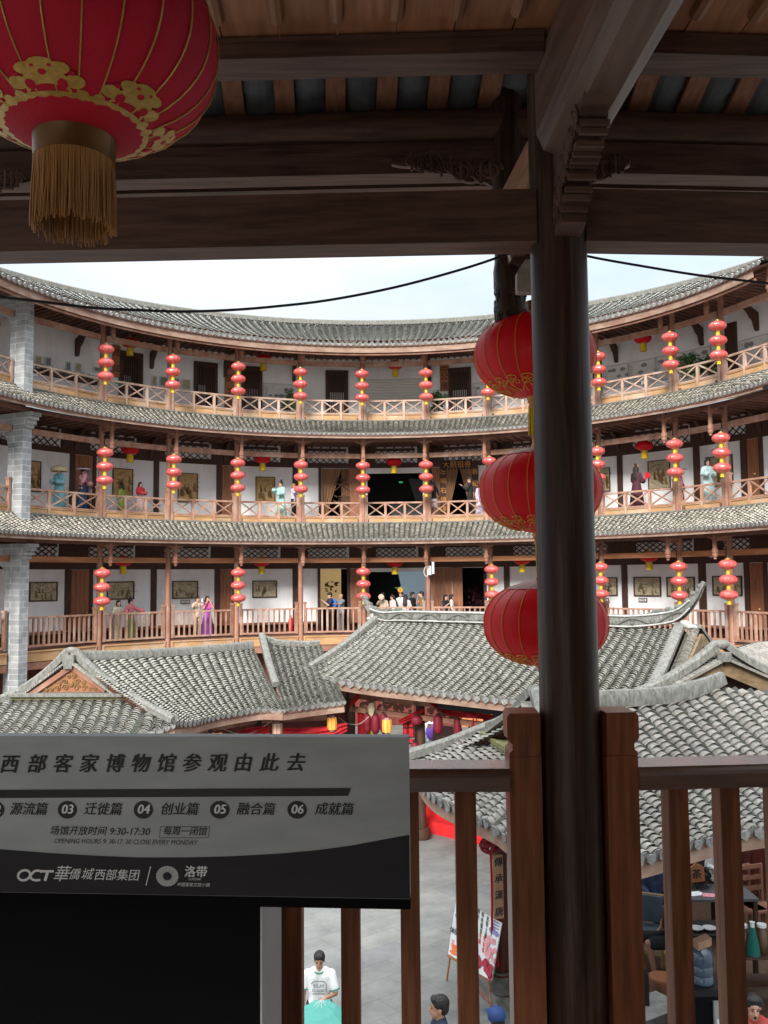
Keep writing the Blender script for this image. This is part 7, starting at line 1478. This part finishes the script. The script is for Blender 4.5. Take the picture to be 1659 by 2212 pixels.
C4 = (atY(1020, 1955, 14.15), atY(1084, 1994, 13.30), atY(1062, 2118, 13.10), atY(1012, 2086, 13.95))
r = easel('right easel poster with vertical brush columns and crowded colour photos', C4, None, [('客家土楼', .62, .06, .075, 'k', 1), ('客家茶', .60, .41, .075, 'r', 1), ('特色擂茶', .45, .04, .075, 'k', 1), ('非遗', .44, .40, .075, 'r', 1), ('贺个', .30, .03, .075, 'k', 1)], 2)
rnd = random.Random(11)
blobs(*r, 'photo_print', 'print_blue', [(.86, .03+.05*k, .12, .016) for k in range(3)]+[(.80, .2, .1, .06), (.92, .22, .07, .05)]); blobs(*r, 'photo_print', 'print_pink', [(rnd.uniform(.68, .97), rnd.uniform(.35, .68), .06, .05) for k in range(16)]); blobs(*r, 'photo_print', 'print_red', [(rnd.uniform(.08, .95), rnd.uniform(.70, .95), .09, .06) for k in range(34)])
t, Q, Nn, o_ = r; mb = MB()
for a in (.25, .9): q = Q(a, 1.0); mb.tube([q, V((q.x+.03, q.y-.12, 0))], .017, 6)
q = Q(.6, .1); mb.tube([q, V((q.x+.1, q.y+.6, 0))], .017, 6); mb.bar(Q(.02, 1.02), Q(.98, 1.02), .06, .03); q0, q1 = Q(.25, 1.0), Q(.9, 1.0); mb.bar(V((q0.x, q0.y-.05, .30)), V((q1.x, q1.y-.05, .30)), .03, .04); mb.build('easel_frame', 'ring_wood', t, o_)
# ---- teahouse furniture
def boxat(mb, x0, y0, x1, y1, Y, dep, mi=0): a, b = atY(x0, y0, Y), atY(x1, y1, Y); mb.box(((a.x+b.x)/2, Y+dep/2, (a.z+b.z)/2), (abs(b.x-a.x), dep, abs(a.z-b.z)), mi=mi); return (a+b)/2
mat('bamboo', (.42, .26, .11), (.30, .17, .07), .5, 8); mat('cushion_blue', (.06, .09, .115), (.10, .14, .175), .8, 3)
c = atZ(1396, 2010, .68); c.z = fz; t = thing('bamboo_armchair', 'bamboo armchair with slate-blue cushion in the teahouse', 'chair', c, R_(-25)); mb = MB()
def tb(*p): mb.tube([V(q) for q in p], .019, 8)
for x in (-.27, .27):
    for y in (-.25, .25): tb((x, y, 0), (x, y, .70 if y < 0 else .95))
    tb((x, -.30, .70), (x, .28, .70)); tb((x, -.25, .42), (x, .25, .42)); tb((x, -.25, .2), (x, .25, .2))
for z in (.95, .78, .62): tb((-.27, .25, z), (.27, .25, z))
for z in (.42, .2): tb((-.27, -.25, z), (.27, -.25, z)); tb((-.27, .25, z), (.27, .25, z))
mb.build('frame', 'bamboo', t, (0, 0, 0), True); mb = MB(); mb.box((0, 0, .46), (.50, .50, .06)); mb.build('seat_cushion', 'cushion_blue', t); mb = MB(); mb.box((0, .215, .74), (.46, .05, .40)); mb.build('back_cushion', 'cushion_blue', t)
p = V((4.55, 14.15, fz)); t = thing('wooden_stool', 'dark wooden seat under the person in shorts', 'stool', p); mb = MB(); mb.lathe([(.2, .40), (.21, .43), (.2, .45)], n=20); mb.build('seat', 'ring_wood', t); 
for k in range(4): mb = MB(); a = k*1.571+.78; mb.tube([V((math.cos(a)*.14, math.sin(a)*.14, .4)), V((math.cos(a)*.18, math.sin(a)*.18, 0))], .018, 6); mb.build('leg', 'ring_wood', t)
def table(lab, x0, x1, yt, Y, z, dep, mtop='black'):
    a, b = atY(x0, yt, Y), atY(x1, yt, Y); c = V(((a.x+b.x)/2, Y+dep/2, fz)); t = thing('table', lab, 'table', c, 0, 'dark teahouse tables'); w_ = b.x-a.x; zt = a.z-fz; mb = MB(); mb.box((0, 0, zt-.02), (w_, dep, .04)); mb.build('top', mtop, t)
    for x in (-1, 1):
        for y in (-1, 1): mb = MB(); mb.box((x*(w_/2-.05), y*(dep/2-.05), (zt-.04)/2), (.06, .06, zt-.04)); mb.build('leg', 'dark_frame', t)
    return c, zt+fz
mat('table_grey', (.12, .12, .125), (.09, .09, .095), .4, 4)
c1, z1 = table('grey-topped table with papers at the back of the teahouse', 1484, 1640, 1944, 15.0, 0, .75, 'table_grey'); c2, z2 = table('low dark table with dishes in the middle of the teahouse', 1480, 1640, 2022, 13.6, 0, .6)
c = V((c1.x-.35, c1.y-.1, z1)); t = thing('paper_sheets', 'white printed sheets lying on the grey table', 'papers', c); mb = MB(); mb.box(c+V((0, 0, .004)), (.26, .18, .004), (1, .3, 0)); mb.build('sheet', 'white_paint', t, c); mb = MB(); mb.box(c+V((.2, -.1, .010)), (.24, .17, .004), (1, -.2, 0)); mb.build('sheet', 'print_pink', t, c)
c = V((c1.x-.28, c1.y+.2, z1)); t = thing('pine_cone_basket', 'dark spiky basket on the grey table', 'basket', c); mb = MB(); rnd = random.Random(1); foliage(mb, c+V((.1, 0, .22)), .20, .18, 260, rnd, .10); mb.build('basket', 'dark_leaf', t, c)
c = atY(1535, 1890, 15.9); person('person in white shirt bending over the grey table', (c.x+.15, c.y, fz), 170, 1.62, tmat='cloth_white', bmat='cloth_black', arms=('hold', 'hold'), voxel=.011, lean=.3)
c = atY(1505, 1888, 14.6); t = thing('carved_wood_sign', 'hanging house-shaped wooden sign with brush writing under the teahouse eave', 'sign', c); mb = MB(); mb.prism([c+V(q) for q in ((-.13, 0, -.14), (.13, 0, -.11), (.12, 0, .10), (0, 0, .17), (-.12, 0, .07))], V((0, .04, 0))); mb.build('board', 'honey_wood', t, c); mb = MB(); put_text(mb, '茶', .16, c+V((0, -.006, -.01)), (1, 0, 0), (0, 0, 1), bold=.02); mb.build('lettering', 'sign_ink', t, c); mb = MB(); mb.tube([c+V((0, 0, .15)), c+V((0, 0, .6))], .005, 4); mb.build('cord', 'cable', t, c)
for x, y, lab in ((1505, 2008, 'white dish at the left end of the low dark table'), (1532, 1988, 'white panda-marked bowl on the low dark table')):
    c = V((atY(x, y, 13.8).x, 13.8, z2)); t = thing('dish', lab, 'dish', c); mb = MB(); mb.lathe([(.04, .0), (.10, .035), (.105, .045), (.095, .042), (.03, .012)], c, 16); mb.build('bowl', 'sign_side', t, c, True)
# water jug on a black cabinet
c = atZ(1524, 2132, 1.0); t = thing('cabinet', 'black cabinet carrying the water jug', 'cabinet', V((c.x, c.y, fz))); o_ = V((c.x, c.y, fz)); mb = MB(); mb.box((c.x, c.y+.12, (1.0+fz)/2), (.44, .44, 1.0-fz)); mb.build('body', 'black', t, o_); mb = MB(); mb.box((c.x, c.y-.107, .62), (.36, .008, .6)); mb.build('door', 'sign_lip', t, o_)
mat('jug_blue', (.06, .095, .15), (.085, .13, .19), .12, 4, spec=.8); MT['jug_blue'].node_tree.nodes['Principled BSDF'].inputs['Transmission Weight'].default_value = .35
t = thing('water_jug', 'blue plastic water jug with a cardboard flap on the black cabinet', 'water jug', V((c.x, c.y+.12, 1.0))); mb = MB(); mb.lathe([(.13, 0), (.148, .02), (.148, .10), (.140, .115), (.148, .13), (.148, .22), (.140, .235), (.148, .25), (.148, .36), (.13, .42), (.06, .47), (.045, .50), (.045, .54)], n=24); mb.build('bottle', 'jug_blue', t, (0, 0, 0), True); mb = MB(); mb.box((.01, -.02, .52), (.20, .14, .10), (1, .2, .25)); mb.build('flap', 'tan_board', t)
c = atZ(1560, 2175, .8); t = thing('printed_carton', 'pale printed carton standing beside the black cabinet', 'carton', V((c.x, c.y, fz))); o_ = V((c.x, c.y, fz)); mb = MB(); mb.box((c.x-.02, c.y+.1, .55), (.2, .3, .66)); mb.build('box', 'display_grey2', t, o_); mb = MB(); mb.box((c.x-.02, c.y-.052, .62), (.15, .003, .10)); mb.build('print', 'sign_pale', t, o_)
# jars on a shelf
sh_ = atZ(1625, 2062, .95); t = thing('jar_shelf', 'dark wooden shelf holding jars at the right edge of the teahouse', 'shelf', V((sh_.x+.25, sh_.y+.1, fz))); o_ = V((sh_.x+.25, sh_.y+.1, fz)); mb = MB()
for z in (.95, .55): mb.box((sh_.x+.25, sh_.y+.12, z-.02), (1.2, .42, .04))
mb.build('boards', 'dark_frame', t, o_); mb = MB()
for x in (-.33, .83): mb.box((sh_.x+x, sh_.y+.12, .72), (.05, .42, 1.0))
mb.build('sides', 'dark_frame', t, o_)
mat('jar_brown', (.10, .055, .025), (.07, .04, .02), .25, 5, spec=.7); mat('cloth_teal', (.012, .13, .11), (.01, .10, .085), .8, 12, (1, 1, .2), .2)
for px, lab in ((1606, 'brown glass jar left of the teal cloth'), (1647, 'brown glass jar right of the teal cloth')):
    c = V((atY(px, 2050, sh_.y+.1).x, sh_.y+.1, .95)); t = thing('jar', lab, 'jar', c, 0, 'glass jars on the shelf'); mb = MB(); mb.lathe([(.08, 0), (.09, .02), (.09, .26), (.06, .32), (.06, .34)], n=16); mb.build('glass', 'jar_brown', t, (0, 0, 0), True); mb = MB(); mb.lathe([(.065, .34), (.065, .38)], n=16); mb.build('lid', 'sign_pale', t)
c = V((atY(1627, 2050, sh_.y-.02).x, sh_.y-.02, .955)); t = thing('teal_cloth_bottle', 'bottle wrapped in a teal cloth on the jar shelf', 'bottle', c); mb = MB(); mb.lathe([(.10, 0), (.085, .15), (.05, .30), (.035, .38)], n=18, rfun=lobed(14, .12)); mb.build('cloth', 'cloth_teal', t, (0, 0, 0), True); mb = MB(); mb.lathe([(.03, .37), (.03, .44), (.04, .45)], n=10); mb.build('neck', 'sign_pale', t)
# stacked chairs at the back right
for i, (px, py) in enumerate(((1612, 1905), (1640, 1915))):
    c = atY(px, py, 15.6); t = thing('wooden_chair', ('dark wooden chair with slatted back against the teahouse rear wall', 'dark wooden chair at the right edge by the rear wall')[i], 'chair', V((c.x, 15.6, fz)), R_(15), 'chairs at the back of the teahouse'); mb = MB()
    for x in (-.2, .2): mb.box((x, .2, .55), (.04, .04, 1.1)); mb.box((x, -.2, .22), (.04, .04, .44))
    mb.build('legs', 'ring_wood', t); mb = MB(); mb.box((0, 0, .45), (.46, .46, .04)); mb.build('seat', 'ring_wood', t); mb = MB()
    for z in (.7, .88, 1.06): mb.box((0, .2, z), (.38, .03, .07))
    mb.build('backrest', 'ring_wood', t)
# foreground bits by the post foot
c = atZ(1424, 2128, .45); t = thing('round_stool', 'round brown wooden stool in front of the bare feet', 'stool', V((c.x+.05, c.y, fz))); mb = MB(); mb.lathe([(.19, .02), (.17, .18), (.185, .28), (.185, .31)], n=20); mb.build('drum', 'ring_wood', t, (0, 0, 0), True); mb = MB(); mb.lathe([(.19, .31), (.195, .34), (.18, .355)], n=20); mb.build('top', 'honey_wood', t, (0, 0, 0), True)
c = atZ(1388, 2110, .85); t = thing('menu_stand', 'black chalkboard box with small yellow writing at the teahouse front', 'sign', V((c.x, c.y, fz))); o_ = V((c.x, c.y, fz)); mb = MB(); mb.box((c.x-.06, c.y+.05, .55), (.30, .16, .70), (1, -.25, 0)); mb.build('box', 'black', t, o_); mb = MB(); Xb = V((1, -.25, 0)).normalized(); nb = V((-.25, -1, 0)).normalized()
for i, s_ in enumerate(('擂茶', '15元', '土楼')): put_text(mb, s_, .075, V((c.x-.02, c.y+.05, .72-.13*i))+nb*.085, Xb, (0, 0, 1))
mb.build('lettering', 'sign_yellow', t, o_)
c = atZ(1405, 2195, .42); t = thing('stone_block', 'mottled grey stone block at the bottom edge beside the newel', 'stone', V((c.x, c.y, fz))); mb = MB(); mb.box((.05, .15, .13), (.75, .5, .26), (.85, .5, 0)); mb.build('block', 'grey_stone', t); mb = MB(); mb.box((.05, .15, .265), (.78, .53, .01), (.85, .5, 0)); mb.build('cap', 'moulding', t)
